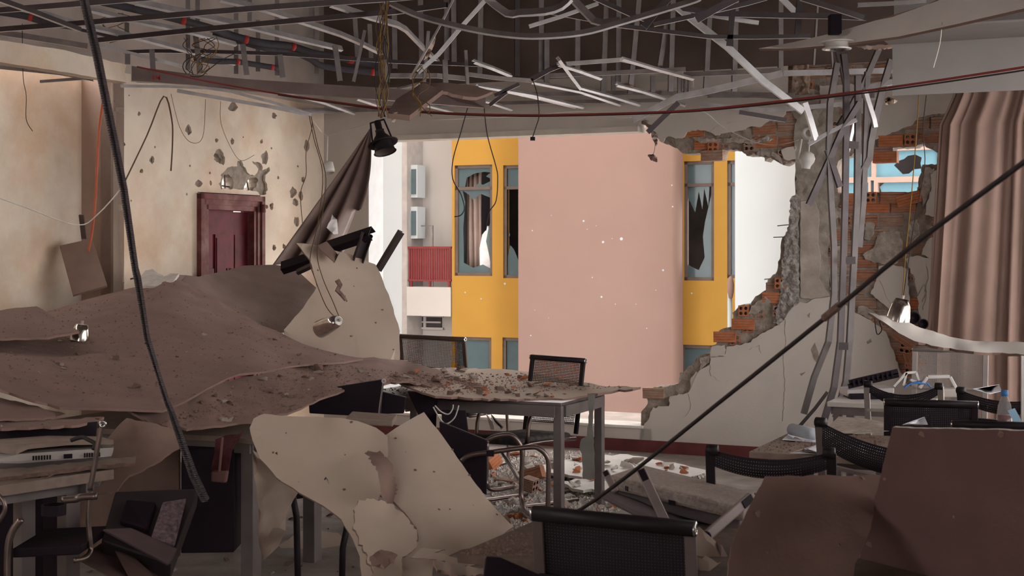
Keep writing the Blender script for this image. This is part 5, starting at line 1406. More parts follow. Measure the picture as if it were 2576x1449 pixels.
def chair(label, TL, TR, face=1, style='net', fm=MFRM, net=MNET, postm=None, tubm=MTUB, arms=False, seat=True, yaw=0.0, band=0.09, sag=0.05, rail_r=0.019, group='mesh-backed office chairs'):
    A, B = P(*TL), P(*TR)
    mid = (A + B) / 2
    x = (B - A); w = x.length
    xh = V((x.x, x.y, 0)).normalized()
    fwd = V((-xh.y, xh.x, 0)) * face
    if yaw:
        fwd.rotate(Matrix.Rotation(yaw, 3, 'Z'))
    zs_ = 0.46
    e = empty('office_chair', V((mid.x, mid.y, 0)) + fwd * .25, label, 'chair', group)
    A2 = V((A.x, A.y, zs_)) + fwd * 0.07 + xh * 0.0
    B2 = V((B.x, B.y, zs_)) + fwd * 0.07
    pm = postm or fm
    for (t, b) in ((A, A2), (B, B2)):
        mb = MB(); mb.bar(t, b, 0.034, 0.016, fwd); bevel(fixn(mb.build('back_post', pm, e)), .003)
    if style == 'net':
        mb = MB(); mb.tube([A - xh * .012, A.lerp(B, .5), B + xh * .012], rail_r, 12); mb.build('top_rail', fm, e, smooth=True)
        for q, s in ((A, -1), (B, 1)):
            mb = MB(); mb.lathe(q + xh * s * .012, xh * s, [(rail_r * .95, 0), (rail_r * .95, .006), (rail_r * .45, .008), (rail_r * .45, .002)], 12); mb.build('end_cap', M['chrome'], e, smooth=True)
        netgrid(e, 'back_net', A + xh * .015, B - xh * .015, B2 + UP * .06 - xh * .015, A2 + UP * .06 + xh * .015, net, bulge=-.02, nrm=fwd)
        mb = MB(); q0, q1 = A.lerp(A2, .42), B.lerp(B2, .42); mb.bar(q0, q1, 0.03, 0.012, UP); fixn(mb.build('back_crossbar', fm, e))
    else:
        netgrid(e, 'slack_net', A + xh * .015, B - xh * .015, B - xh * .015 - UP * band, A + xh * .015 - UP * band, net, nx=14, ny=5, sag_top=sag, sag_bot=sag * 1.35, bulge=.03, nrm=-fwd)
        for q, s in ((A, -1), (B, 1)):
            mb = MB(); mb.tube([q - xh * .03 * (1 if s > 0 else .4), q + xh * .03 * (1 if s < 0 else .4)], rail_r * 1.1, 12); mb.build('rail_stub', fm, e, smooth=True)
        mb = MB(); q0, q1 = A.lerp(A2, .34), B.lerp(B2, .34); mb.bar(q0, q1, 0.03, 0.014, UP); fixn(mb.build('back_crossbar', pm, e))
    if seat:
        c = (A2 + B2) / 2 + fwd * .25 - UP * .015
        mb = MB(); mb.box(c, xh * (w * .47), fwd * .23, UP * .028); bevel(fixn(mb.build('seat', MSEAT, e)), .022, 3)
    for q, s in ((A2, 1), (B2, -1)):
        pts = [q - UP * .03, q + fwd * .40 - UP * .03, q + fwd * .46 - UP * .09, q + fwd * .47 - UP * .38, q + fwd * .42 - UP * .435, q - fwd * .02 - UP * .44]
        mb = MB(); mb.tube(smooth_path(pts, 3), 0.0125, 8); mb.build('leg', tubm, e, smooth=True)
        if arms:
            pts = [q + UP * .2, q + fwd * .30 + UP * .2, q + fwd * .40 + UP * .13, q + fwd * .42 - UP * .02]
            mb = MB(); mb.tube(smooth_path(pts, 3), 0.0125, 8); mb.build('armrest', tubm, e, smooth=True)
    return e
chair('brown mesh chair left behind the rubble-covered table', (1006, 846, 11.1), (1166, 854, 10.7), 1, fm=MFRB, net=MNETB)
chair('black framed chair standing beyond the right end of the grey table', (1340, 898, 9.75), (1468, 908, 9.55), -1, net=MNETB, arms=True, yaw=-.35)
chair('large dark mesh chair seen from behind at bottom centre', (1352, 1292, 4.25), (1736, 1330, 4.1), 1, net=MNET, postm=mat('post_brown', (0.15, 0.115, 0.11), 0.5, .3), rail_r=.024)
chair('chair with slack net sagging right of the overturned monitor', (1786, 1132, 5.3), (2092, 1140, 5.15), 1, 'slack', postm=MFRM, band=.06, sag=.03)
chair('chair with slack net drooping over the papers desk', (2060, 1062, 5.9), (2330, 1140, 5.6), 1, 'slack', postm=mat('post_brown', (0.15, 0.115, 0.11), 0.5, .3), band=.10, sag=.025)
chair('chair with sagging net and pale posts below the brick gap', (2180, 966, 8.3), (2366, 972, 8.1), 1, 'slack', postm=MTUL, band=.05, sag=.055)
chair('squared black chair back in the middle of the right group', (2232, 1012, 7.4), (2452, 1018, 7.3), 1, net=MNET)
chair('chair with drooping net behind the red drink bottle', (2414, 982, 7.9), (2640, 1000, 7.5), 1, 'slack', band=.06, sag=.04)
chair('pale grey mesh chair back before the pleated curtain', (2302, 878, 9.3), (2480, 880, 9.1), -1, net=MNETG, fm=mat('chair_frame_grey', (0.34, 0.30, 0.28), .5, .2))
chair('chair with black rail just above the largest dark board', (2404, 1068, 6.1), (2640, 1074, 5.95), 1, net=MNET)

def desk(name, label, corner, dx, dy, L, Wd, z=0.745, th=0.03, topm='desk', legm='desk_leg', apron=0.05, leg=0.05, skip=(), inset=0.03):
    """corner: near right corner on the floor plan; dx, dy unit vectors (left along the front, back)"""
    e = empty(name, corner + dx * L / 2 + dy * Wd / 2, label, 'table', 'desks and tables')
    c = corner + dx * L / 2 + dy * Wd / 2
    mb = MB(); mb.box(c + UP * (z - th / 2), dx * L / 2, dy * Wd / 2, UP * th / 2); bevel(fixn(mb.build('tabletop', M[topm], e)), .003)
    CATCH.append(e.children[-1])
    if apron:
        for (o, d_, ln) in ((dy * inset, dx, L), (dy * (Wd - inset), dx, L), (dx * inset, dy, Wd), (dx * (L - inset), dy, Wd)):
            mb = MB(); q = corner + o + UP * (z - th - apron / 2)
            mb.bar(q + d_ * .04, q + d_ * (ln - .04), .03, apron); fixn(mb.build('apron', M[legm], e))
    for k, (a, b) in enumerate(((0, 0), (1, 0), (0, 1), (1, 1))):
        if k in skip:
            continue
        p = corner + dx * (inset + leg / 2 + (L - 2 * inset - leg) * a) + dy * (inset + leg / 2 + (Wd - 2 * inset - leg) * b)
        mb = MB(); mb.box(p + UP * ((z - th) / 2), dx * leg / 2, dy * leg / 2, UP * (z - th) / 2); bevel(fixn(mb.build('leg', M[legm], e)), .004)
    return e
def fp(u, v, z):
    p = PZ(u, v, z); return V((p.x, p.y, 0))
desk('metal_table', 'grey metal table under the rubble-strewn sheet', fp(1412, 1014, .745), -E1, E2, 1.45, .74, th=.02, topm='steel_d', apron=.07, leg=.055, inset=.0)
c2 = fp(640, 1104, .745)
desk('desk', 'pale edged desk under the heap with a red jacket over its edge', c2, -E1, E2, 1.5, .7, leg=.075)
c3 = fp(287, 1180, .745); l3 = fp(-40, 1228, .745)
d3 = (l3 - c3).normalized(); n3_ = V((-d3.y, d3.x, 0)); n3_ = n3_ if n3_.y > 0 else -n3_
desk('desk', 'dusty desk at lower left carrying a grey printer', c3, d3, n3_, 1.4, .6, th=.045, leg=.07, skip=(3,), inset=.1)
c4 = fp(1884, 1136, .745)
desk('desk', 'dusty desk with scattered papers in front of the stud bundle', c4, E1, E2, 0.80, .85, apron=.05, inset=.2)
c5 = fp(2330, 1022, .745); desk('desk', 'small pale desk with computer junk under the broken bricks', c5, -E1, E2, .60, .5, th=.03, topm='gyp_w')
c6 = fp(2640, 1128, .745); desk('desk', 'desk hidden behind the largest dark board holding the bottle', c6, -E1, E2, .48, .6)
c7 = fp(1150, 1392, .745)
desk('desk', 'dusty desk corner between the tent-like sheet and the front chair', c7, E1, E2, 1.5, .78, inset=.12, topm='desk_d')
# torn strip of board hanging down the table leg at the right
sheet('gypsum_strip', 'long grey scrap of board hanging at the right table leg', [(1478, 990, 9.0), (1497, 992, 9.0), (1492, 1040, 9.0), (1491, 1080, 9.0), (1496, 1140, 9.0), (1497, 1205, 9.0), (1466, 1205, 9.0), (1464, 1150, 9.0), (1458, 1125, 9.0), (1462, 1105, 9.0), (1476, 1098, 9.0), (1482, 1040, 9.0)], [mat('strip_grey', (0.20, 0.185, 0.165), .9), M['gyp'], M['gyp_d']], catch=False, thick=0.008, amp=1.2, step=12, grid=18, seed=70)
# chair frame with bent tubes in front of the table
e = empty('office_chair', PZ(1250, 1300, 0.0), 'chair with two bent chrome arm loops left of the table leg', 'chair', 'mesh-backed office chairs')
for px in ([(1160, 1160, 7.5), (1180, 1146, 7.5), (1230, 1138, 7.5), (1330, 1125, 7.5), (1358, 1130, 7.5), (1376, 1150, 7.5), (1380, 1180, 7.5), (1378, 1290, 7.5), (1376, 1430, 7.5)],
           [(1222, 1110, 7.9), (1245, 1098, 7.9), (1280, 1094, 7.9), (1300, 1106, 7.9), (1313, 1135, 7.9), (1312, 1200, 7.9), (1312, 1255, 7.9), (1322, 1285, 7.8), (1340, 1296, 7.6)]):
    mb = MB(); mb.tube(smooth_path([P(*p) for p in px], 4), 0.0135, 10); mb.build('armrest', MTUB, e, smooth=True)
mb = MB(); mb.tube(smooth_path([P(1225, 1110, 7.7), P(1224, 1180, 7.7), P(1224, 1215, 7.7), P(1240, 1232, 7.7), P(1290, 1225, 7.9)], 4), 0.012, 8); mb.build('leg', MTUB, e, smooth=True)
q = [P(1105, 1060, 7.6), P(1226, 1108, 7.6), P(1224, 1246, 7.6), P(1110, 1180, 7.6)]
mb = MB(); n_ = (q[1] - q[0]).cross(q[3] - q[0]).normalized() * .03; mb.hexa([q[0], q[1], q[2], q[3]] + [p + V((0, .04, 0)) for p in q]); bevel(fixn(mb.build('backrest', M['black'], e)), .006)
mb = MB(); mb.box(P(1233, 1140, 7.45), V((.02, 0, 0)), V((0, .012, 0)), V((0, 0, .016))); mb.build('clamp', M['black'], e)

def pbox(name, label, corners, depth, m, cat, bev=.006, parent=None, group=None):
    """box whose front face is the quad of four (u, v, d) corners, depth metres deep along the face normal"""
    q = [P(*c) for c in corners]
    n_ = (q[1] - q[0]).cross(q[3] - q[0]).normalized()
    if n_.y < 0:
        n_ = -n_
    mb = MB(); mb.hexa(q + [p + n_ * depth for p in q])
    ob = bevel(fixn(mb.build(name, m, parent)), bev)
    if parent is None:
        tag(ob, label, cat, group)
    return ob
# dark monitors and a tower under the sheets, centre left
e = empty('monitor', P(870, 1040, 8.3), 'black monitor back facing the camera under the lower sheet', 'monitor')
pbox('housing', None, [(775, 985, 8.3), (962, 955, 8.3), (958, 1050, 8.3), (778, 1040, 8.3)], .05, M['black'], None, parent=e)
mb = MB(); mb.tube([P(964, 962, 8.25), P(952, 1046, 8.25)], .006, 8); mb.build('metal_rod', M['chrome'], e)
mb = MB(); mb.lathe(P(966, 958, 8.24), V((0, -1, 0)), [(.008, 0), (.014, 0), (.014, .01), (.008, .01)], 12); mb.build('ring', M['chrome'], e)
pbox('monitor', 'second black monitor panel right of the chrome ended rod', [(958, 985, 8.4), (1022, 1000, 8.4), (1016, 1040, 8.4), (955, 1042, 8.4)], .04, M['black'], 'monitor')
pbox('monitor', 'dark monitor panel hidden under the table beside the cables', [(1024, 985, 9.0), (1100, 990, 9.0), (1096, 1080, 9.0), (1060, 1060, 9.0)], .05, M['black'], 'monitor')
pbox('computer_tower', 'black computer tower under the grey table', [(1110, 1030, 8.9), (1172, 1032, 8.9), (1190, 1180, 8.8), (1120, 1170, 8.8)], .25, M['black'], 'computer')
pbox('desk_plank', 'pale broken desk edge behind the hanging sheet', [(870, 1050, 6.6), (988, 1058, 6.6), (988, 1074, 6.6), (870, 1068, 6.6)], .25, M['desk'], 'plank')
for i, px in enumerate(([(1094, 1020, 8.5), (1110, 1036, 8.5), (1128, 1042, 8.5), (1138, 1030, 8.5), (1140, 1018, 8.5)], [(1090, 1024, 8.5), (1108, 1055, 8.5), (1124, 1066, 8.5), (1144, 1050, 8.5), (1154, 1020, 8.5)])):
    wire('table_cable', 'pale cable loop under the grey table, %s' % ('inner', 'outer')[i], px, .0045, MWC, 'cable', 'cable loops under the table')
# bench and white debris seen below the table
for i, px in enumerate(([(1222, 1040, 10.6), (1240, 1062, 10.6), (1244, 1080, 10.6), (1234, 1080, 10.6)], [(1236, 1042, 10.5), (1268, 1074, 10.5), (1262, 1080, 10.5), (1240, 1060, 10.5)], [(1258, 1138, 9.6), (1264, 1136, 9.6), (1298, 1186, 9.0), (1308, 1205, 8.9), (1300, 1206, 8.9)])):
    sheet('plastic_strip', 'white plastic strip under the table, %s from the left' % ORD[i], px, [M['rubble_w'], M['rubble_w'], M['rubble_w']], 'strip', catch=False, thick=.01, grid=20, seed=80 + i)

# lower left: printer on the desk, paper, chrome chair tubes
e = empty('printer', PZ(120, 1150, .80), 'dusty grey printer lying on the desk at lower left', 'printer')
pbox('body', None, [(-40, 1134, 5.9), (44, 1146, 5.95), (288, 1120, 6.15), (284, 1142, 6.15)], .3, M['white_p'], None, parent=e)
b0_ = [P(-40, 1140, 5.85), P(50, 1142, 5.9), P(286, 1126, 6.1), P(280, 1148, 6.1), P(48, 1166, 5.88), P(-40, 1164, 5.83)]
mb = MB(); mb.v += b0_ + [p + V((-.12, .3, 0)) for p in b0_]; mb.f += [(0, 1, 2, 3, 4, 5), (11, 10, 9, 8, 7, 6)] + [(i, i + 6, (i + 1) % 6 + 6, (i + 1) % 6) for i in range(6)]; mb.mi += [0] * 8
fixn(mb.build('casing', M['white_p'], e))
b1_ = [P(-40, 1146 - 12, 5.83), P(40, 1144, 5.86), P(70, 1130, 5.9), P(170, 1120, 6.0), P(286, 1118, 6.1), P(250, 1108, 6.3), P(120, 1106, 6.25), P(-40, 1118, 6.1)]
mb = MB(); mb.v += b1_ + [p + UP * .018 for p in b1_]; mb.f += [tuple(range(8)), tuple(range(15, 7, -1))] + [(i, i + 8, (i + 1) % 8 + 8, (i + 1) % 8) for i in range(8)]; mb.mi += [0] * 10
fixn(mb.build('lid', M['desk'], e))
for (u0, u1) in ((84, 126), (162, 180), (213, 250)):
    for k in range(7):
        u = u0 + (u1 - u0) * k / 6
        d_ = 5.9 + (u - 48) / 238 * .2
        mb = MB(); mb.bar(P(u, 1147 - (u - 84) * .055, d_ - .012), P(u, 1158 - (u - 84) * .055, d_ - .012), .006, .004, YA); mb.build('vent_slot', M['black'], e)
sheet('paper_stack', 'warped boards and folders stacked under the printer', [(-40, 1180, 5.85), (80, 1176, 5.95), (230, 1158, 6.1), (342, 1148, 6.2), (340, 1162, 6.15), (230, 1172, 6.05), (90, 1190, 5.9), (-40, 1206, 5.8)], [M['desk'], M['rubble_d'], M['gyp_d']], 'folders', catch=False, thick=.02, amp=1.5, step=14, grid=25, seed=90)
sheet('folder', 'curled cardboard folder poking out over the desk edge', [(98, 1196, 5.95), (160, 1170, 6.05), (240, 1164, 6.15), (344, 1162, 6.2), (330, 1168, 6.15), (230, 1174, 6.1), (160, 1180, 6.0), (104, 1206, 5.9)], [M['gyp'], M['rubble_d'], M['gyp_d']], 'folder', catch=False, thick=.006, grid=25, seed=91)
mb = MB(); mb.tube(smooth_path([P(178, 1108, 5.95), P(205, 1100, 5.95), P(222, 1106, 5.93), P(238, 1116, 5.92), P(234, 1130, 5.9)], 4), .009, 8); tag(mb.build('cable_knot', M['black_c'], smooth=True), 'black knotted strap lying on the printer lid', 'strap')
e = empty('office_chair', PZ(160, 1500, 0), 'chrome framed chair behind the leg of the lower left desk', 'chair', 'mesh-backed office chairs')
for nm, px, r_ in (('back_post', [(260, 1066, 5.75), (250, 1100, 5.75), (236, 1180, 5.75), (226, 1235, 5.75)], .011), ('frame_tube', [(226, 1235, 5.7), (222, 1300, 5.7), (226, 1355, 5.7), (228, 1385, 5.7), (214, 1404, 5.65), (186, 1410, 5.6)], .011),
                   ('armrest', [(156, 1258, 5.6), (190, 1256, 5.6), (205, 1250, 5.6), (244, 1248, 5.6)], .014), ('leg', [(54, 1306, 5.5), (32, 1335, 5.5), (20, 1380, 5.5), (18, 1480, 5.5)], .014), ('frame_tube', [(-10, 1240, 5.4), (8, 1260, 5.4), (12, 1285, 5.4), (-4, 1312, 5.4)], .009)):
    mb = MB(); mb.tube(smooth_path([P(*p) for p in px], 4), r_, 8); mb.build(nm, MTUB, e, smooth=True)
mb = MB(); mb.lathe(P(260, 1066, 5.74), V((0, -1, 0)), [(.006, .0), (.015, 0), (.016, .012), (.011, .014), (.006, .008)], 14); mb.build('end_cap', M['chrome'], e, smooth=True)
pbox('seat', None, [(30, 1380, 5.6), (205, 1372, 5.6), (200, 1396, 5.6), (30, 1404, 5.6)], .4, M['black'], None, parent=e)
pbox('backrest', None, [(-20, 1085, 6.35), (245, 1060, 6.4), (225, 1230, 6.3), (-20, 1240, 6.25)], .01, MNET, None, parent=e, bev=.001)
mb = MB(); mb.lathe(P(135, 1282, 5.62), UP, [(.040, -.02), (.048, -.02), (.048, .02), (.040, .02)], 14); tag(mb.build('cable_clamp', M['black']), 'black clamp wrapped round the leg of the lower left desk', 'clamp')
# dark boxes and a board added to deepen the shade under the desks
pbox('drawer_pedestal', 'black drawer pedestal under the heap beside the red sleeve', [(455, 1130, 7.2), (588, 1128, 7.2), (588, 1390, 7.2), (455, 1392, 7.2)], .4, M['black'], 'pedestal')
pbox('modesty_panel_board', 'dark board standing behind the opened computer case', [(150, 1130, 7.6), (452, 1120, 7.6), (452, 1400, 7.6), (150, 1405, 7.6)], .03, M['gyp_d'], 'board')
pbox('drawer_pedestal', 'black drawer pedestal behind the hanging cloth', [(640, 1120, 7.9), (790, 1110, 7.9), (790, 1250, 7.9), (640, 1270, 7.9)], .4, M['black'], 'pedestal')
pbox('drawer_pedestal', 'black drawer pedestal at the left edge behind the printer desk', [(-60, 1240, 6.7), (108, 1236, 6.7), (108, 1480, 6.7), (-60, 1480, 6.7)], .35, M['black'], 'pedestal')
# open computer case lying on its side under the heap
e = empty('computer_case', PZ(360, 1420, 0.25), 'opened computer case lying tilted under the heap', 'computer')
pbox('housing', None, [(290, 1236, 6.1), (500, 1228, 6.2), (430, 1420, 5.9), (255, 1360, 5.9)], .12, M['steel_b'], None, parent=e)
pbox('side_panel', None, [(258, 1330, 5.85), (330, 1326, 5.9), (448, 1380, 5.9), (424, 1420, 5.85)], .02, mat('case_beige', (0.10, 0.066, 0.068), .7), None, parent=e)
pbox('circuit_board', None, [(410, 1262, 6.05), (470, 1252, 6.1), (440, 1370, 5.9), (380, 1352, 5.9)], .02, mat('case_pink', (0.15, 0.105, 0.115), .7, var=.5, scale=60), None, parent=e)
pbox('drive_bay', None, [(318, 1256, 6.05), (392, 1262, 6.05), (370, 1330, 5.95), (300, 1308, 5.95)], .03, M['black'], None, parent=e)
pbox('cardboard_sheet', 'dim cardboard flap lying below the computer case', [(196, 1406, 5.8), (262, 1360, 6.1), (400, 1449, 5.9), (330, 1480, 5.5)], .006, mat('cardboard', (0.13, 0.08, 0.072), .9), 'cardboard')
pbox('cardboard_sheet', 'second cardboard flap beside the computer case foot', [(290, 1385, 5.9), (330, 1392, 5.95), (410, 1470, 5.7), (340, 1480, 5.6)], .006, mat('cardboard', (0.13, 0.08, 0.072), .9), 'cardboard')
# red jacket sleeve and hanging cloth
def cloth(name, label, px, m, cat, seed, d0=.04, thick=.012):
    ob = board(name, px, m, thick=thick, bend=d0, bscale=9, grid=14, seed=seed)
    return tag(ob, label, cat)
jk = cloth('jacket', 'dark red striped jacket sleeve hanging over the desk edge', [(540, 1102, 6.85), (566, 1090, 6.9), (600, 1090, 6.9), (612, 1084, 7.0), (596, 1110, 6.85), (582, 1130, 6.8), (576, 1180, 6.8), (570, 1215, 6.8), (532, 1212, 6.8), (530, 1180, 6.8), (538, 1140, 6.82)], mat('maroon_fabric', (0.06, 0.014, 0.017), .95, var=.3, scale=30), 'jacket', 101)
mb = MB(); q = [P(531, 1185, 6.74), P(572, 1187, 6.74), P(567, 1216, 6.74), P(530, 1212, 6.74)]; mb.hexa(q + [p + V((0, .05, 0)) for p in q]); bevel(fixn(mb.build('cuff', mat('cuff_pink', (0.15, 0.075, 0.07), .95), jk)), .008)
mb = MB(); mb.bar(P(560, 1100, 6.76), P(552, 1186, 6.74), .006, .03, YA); mb.build('stripe', mat('cuff_pink', (0.15, 0.075, 0.07), .95), jk)
cloth('dust_cloth', 'pale dusty cloth hanging in a point under the curved sheet', [(640, 1130, 6.3), (700, 1185, 6.3), (752, 1236, 6.3), (735, 1262, 6.3), (722, 1300, 6.3), (722, 1330, 6.3), (700, 1375, 6.3), (666, 1406, 6.3), (652, 1370, 6.3), (644, 1280, 6.3), (638, 1200, 6.3)], mat('dusty_cloth', (0.36, 0.28, 0.23), .95, var=.2, scale=6), 'cloth', 102, .12)
for i, (px, lab) in enumerate((([(735, 1238, 6.9), (746, 1300, 6.9), (748, 1400, 6.9), (750, 1480, 6.9)], 'dark upright tube behind the hanging cloth'), ([(880, 1290, 7.1), (862, 1380, 7.1), (860, 1480, 7.1)], 'dark desk leg behind the curved sheet'))):
    mb = MB(); mb.tube([P(*p) for p in px], .016, 8); tag(mb.build('furniture_leg', MFRM, smooth=True), lab, 'leg')
sheet('gypsum_sheet', 'pale sheets lying flat in the dark behind the hanging cloth', [(700, 1372, None), (760, 1336, 8.4), (850, 1340, 8.4), (900, 1392, None), (800, 1420, 7.75), (720, 1402, 7.9)], GL, amp=2, step=14, grid=25, seed=103, thick=.012)

# overturned monitor with stand arms, lower right
e = empty('overturned_monitor', PZ(1700, 1330, .76), 'grey overturned monitor with folding stand arms on the front desk', 'monitor')
MMON = mat('monitor_grey', (0.34, 0.28, 0.25), .7, var=.15, scale=60, bump=.2, stain=(0.13, 0.09, 0.08), sscale=90, samt=.7)
MMOD = mat('monitor_dark', (0.13, 0.10, 0.105), .6, var=.2)
def quadslab(name, q4, down, m, bev=.008):
    q = [P(*c) for c in q4]
    mb = MB(); mb.hexa(q + [p - UP * down for p in q]); return bevel(fixn(mb.build(name, m, e)), bev)
quadslab('back_shell', [(1530, 1194, 4.95), (1612, 1168, 5.5), (1905, 1240, 5.3), (1872, 1276, 4.8)], .05, MMON, .012)
quadslab('bezel', [(1556, 1212, 4.97), (1620, 1200, 5.45), (1880, 1270, 5.2), (1862, 1298, 4.85)], .06, MMOD)
quadslab('screen_panel', [(1510, 1232, 4.9), (1600, 1222, 5.4), (1870, 1330, 5.1), (1660, 1310, 4.75)], .03, MMOD)
for (a, b, w_) in (((1612, 1182, 4.85), (1676, 1318, 4.6), .032), ((1522, 1186, 4.9), (1548, 1236, 4.8), .024), ((1890, 1250, 4.75), (1776, 1350, 4.55), .036)):
    mb = MB(); mb.bar(P(*a), P(*b), w_, .014, YA); bevel(fixn(mb.build('stand_arm', mat('arm_grey', (0.25, 0.2, 0.195), .5, .2), e)), .005)
    mb = MB(); q0 = P(*a); q1 = q0.lerp(P(*b), .2); mb.bar(q0 - V((0, .01, 0)), q1 - V((0, .01, 0)), w_ * .7, .008, YA); fixn(mb.build('rubber_pad', M['black'], e))
mb = MB(); mb.lathe(P(1776, 1350, 4.53), V((0, -1, 0)), [(.001, .012), (.016, .012), (.018, .0)], 14); mb.build('pivot', M['black'], e)
for k in range(5):
    for (u, v) in ((1574, 1222), (1606, 1234)):
        mb = MB(); mb.bar(P(u + k * 5, v + k * 1.6, 4.93), P(u + k * 5, v + 12 + k * 1.6, 4.93), .004, .006, YA); mb.build('vent_slot', M['black'], e)
for (u, v, w_) in ((1690, 1264, 14), (1720, 1268, 8), (1784, 1280, 18), (1812, 1286, 10)):
    mb = MB(); mb.box(P(u, v, 4.88), V((w_ * .0008, .0, -.002)), V((0, .01, 0)), V((0, 0, .008))); mb.build('port', M['black'], e)
cloth('crumpled_cloth', 'crumpled pale cloth between front chair and leaning board', [(1750, 1372, 4.5), (1810, 1366, 4.55), (1830, 1390, 4.4), (1810, 1440, 4.3), (1790, 1470, 4.2), (1752, 1470, 4.25), (1755, 1420, 4.4)], mat('dusty_cloth', (0.36, 0.28, 0.23), .95), 'cloth', 104, .12)
pbox('cardboard_piece', 'dark bent cardboard piece seen through the front chair net', [(1480, 1352, 4.6), (1560, 1350, 4.6), (1640, 1396, 4.5), (1590, 1404, 4.5)], .006, mat('case_beige', (0.10, 0.066, 0.068), .7), 'cardboard')
pbox('black_case', 'blurred black corner of a case at the bottom edge', [(1222, 1396, 3.6), (1260, 1400, 3.6), (1420, 1470, 3.5), (1210, 1490, 3.5)], .2, M['black'], 'case')
# papers and rolled sheet on the desk
def dk(u, v, z=.752):
    return (u, v, (EYE - z) * F / (v - V0))
def paper(label, px, seed, m='paper', nm='paper_sheet'):
    return tag(board(nm, px, M[m], thick=.002, bend=.012, bscale=6, grid=16, seed=seed), label, 'paper', 'papers on the right desks')
paper('white paper at the front edge of the papers desk', [dk(1985, 1136), dk(2060, 1116), dk(2160, 1110), dk(2150, 1126), dk(2085, 1142)], 110)
paper('pale blue paper lying flat on the papers desk under the slack net', [dk(1968, 1108), dk(1990, 1086), dk(2070, 1082), dk(2110, 1094), dk(2050, 1110)], 111)
paper('torn white sheet on the papers desk beside the dark board', [dk(2150, 1132), dk(2170, 1114), dk(2225, 1122), dk(2222, 1140), dk(2160, 1142)], 112)
paper('large purple-grey plan draped over the papers desk', [dk(2085, 1072), dk(2110, 1048), dk(2170, 1050), dk(2225, 1062), dk(2240, 1082), dk(2190, 1090), dk(2120, 1092)], 113, 'rubble')
mb = MB(); mb.tube([P(*dk(1992, 1080, .785)), P(*dk(2046, 1092, .785))], .03, 14); tag(mb.build('rolled_paper', mat('blue_grey_paper', (0.42, 0.45, 0.5), .8), smooth=True), 'rolled blue-grey magazine on the papers desk', 'magazine')
paper('folded white card standing behind the squared chair back', [(2270, 1068, 6.9), (2326, 1046, 7.0), (2334, 1070, 6.9)], 114)
paper('white sheet leaning behind the drooping net near the bottle', [(2448, 978, 8.2), (2514, 966, 8.3), (2520, 984, 8.2), (2490, 992, 8.1)], 115)
# computer junk on the far desk
e = empty('rubber_slat_rack', P(2190, 960, 9.0), 'black slatted rack leaning on the far desk under the bricks', 'rack')
for k, (a, b) in enumerate((((2136, 962, 9.0), (2258, 934, 9.0)), ((2134, 972, 9.0), (2260, 943, 9.0)))):
    mb = MB(); mb.bar(P(*a), P(*b), .03, .02, YA); mb.build('rail', M['black'], e)
for k in range(9):
    u = 2146 + k * 12; v = 962 - (u - 2136) * .235
    mb = MB(); mb.bar(P(u, v - 3, 8.99), P(u + 3, v + 12, 8.99), .012, .02, YA); mb.build('slat', M['black'], e)
e = empty('white_bracket_frame', P(2290, 960, 8.9), 'white perforated metal bracket frame on the far desk', 'bracket')
for (a, b) in (((2248, 972), (2280, 938)), ((2280, 938), (2304, 936)), ((2304, 936), (2314, 966)), ((2280, 938), (2272, 970)), ((2290, 955), (2310, 962))):
    mb = MB(); mb.bar(P(*a, 8.9), P(*b, 8.9), .014, .02, YA); mb.build('strut', mat('white_metal', (0.62, 0.6, 0.58), .5, .2), e)
e = empty('crate_handle', P(2360, 970, 8.8), 'pale plastic crate handle arching beside the mesh chair back', 'handle')
for (a, b) in (((2312, 976), (2332, 948)), ((2332, 948), (2388, 947)), ((2388, 947), (2404, 976))):
    mb = MB(); mb.bar(P(*a, 8.8), P(*b, 8.8), .022, .03, YA); bevel(fixn(mb.build('bar', mat('pale_plastic', (0.5, 0.46, 0.45), .5), e)), .005)
pbox('plastic_crate', 'cream plastic crate lying behind the sagging net', [(2370, 978, 8.7), (2412, 978, 8.7), (2414, 1000, 8.7), (2370, 1000, 8.7)], .2, M['white_p'], 'crate')
pbox('equipment_case', 'pale grey flat case stacked on the far desk', [(2130, 980, 9.05), (2250, 976, 9.05), (2250, 990, 9.05), (2130, 998, 9.05)], .2, mat('pale_plastic', (0.5, 0.46, 0.45), .5), 'case')
pbox('equipment_case', 'dark flat device under the pale grey case', [(2140, 992, 9.0), (2250, 990, 9.0), (2250, 1006, 9.0), (2140, 1008, 9.0)], .2, M['black'], 'device')
for i, (m_, px) in enumerate(((mat('blue_wire', (0.05, 0.18, 0.5), .6), [(2276, 972, 8.8), (2300, 962, 8.8), (2325, 960, 8.8), (2342, 975, 8.8)]), (MYC, [(2284, 968, 8.82), (2304, 962, 8.82), (2318, 970, 8.82)]), (mat('blue_wire', (0.05, 0.18, 0.5), .6), [(2274, 976, 8.78), (2290, 966, 8.78), (2310, 964, 8.78), (2330, 966, 8.78)]))):
    wire('signal_wire', ('blue wire arching over the far desk, right', 'yellow wire among the blue ones on the far desk', 'blue wire arching over the far desk, left')[i], px, .005, m_)
mb = MB(); mb.bar(P(2572, 895, 7.2), P(2572, 1075, 7.2), .012, .012); tag(mb.build('white_upright', mat('white_metal', (0.62, 0.6, 0.58), .5, .2)), 'thin white metal upright at the right picture edge', 'upright')
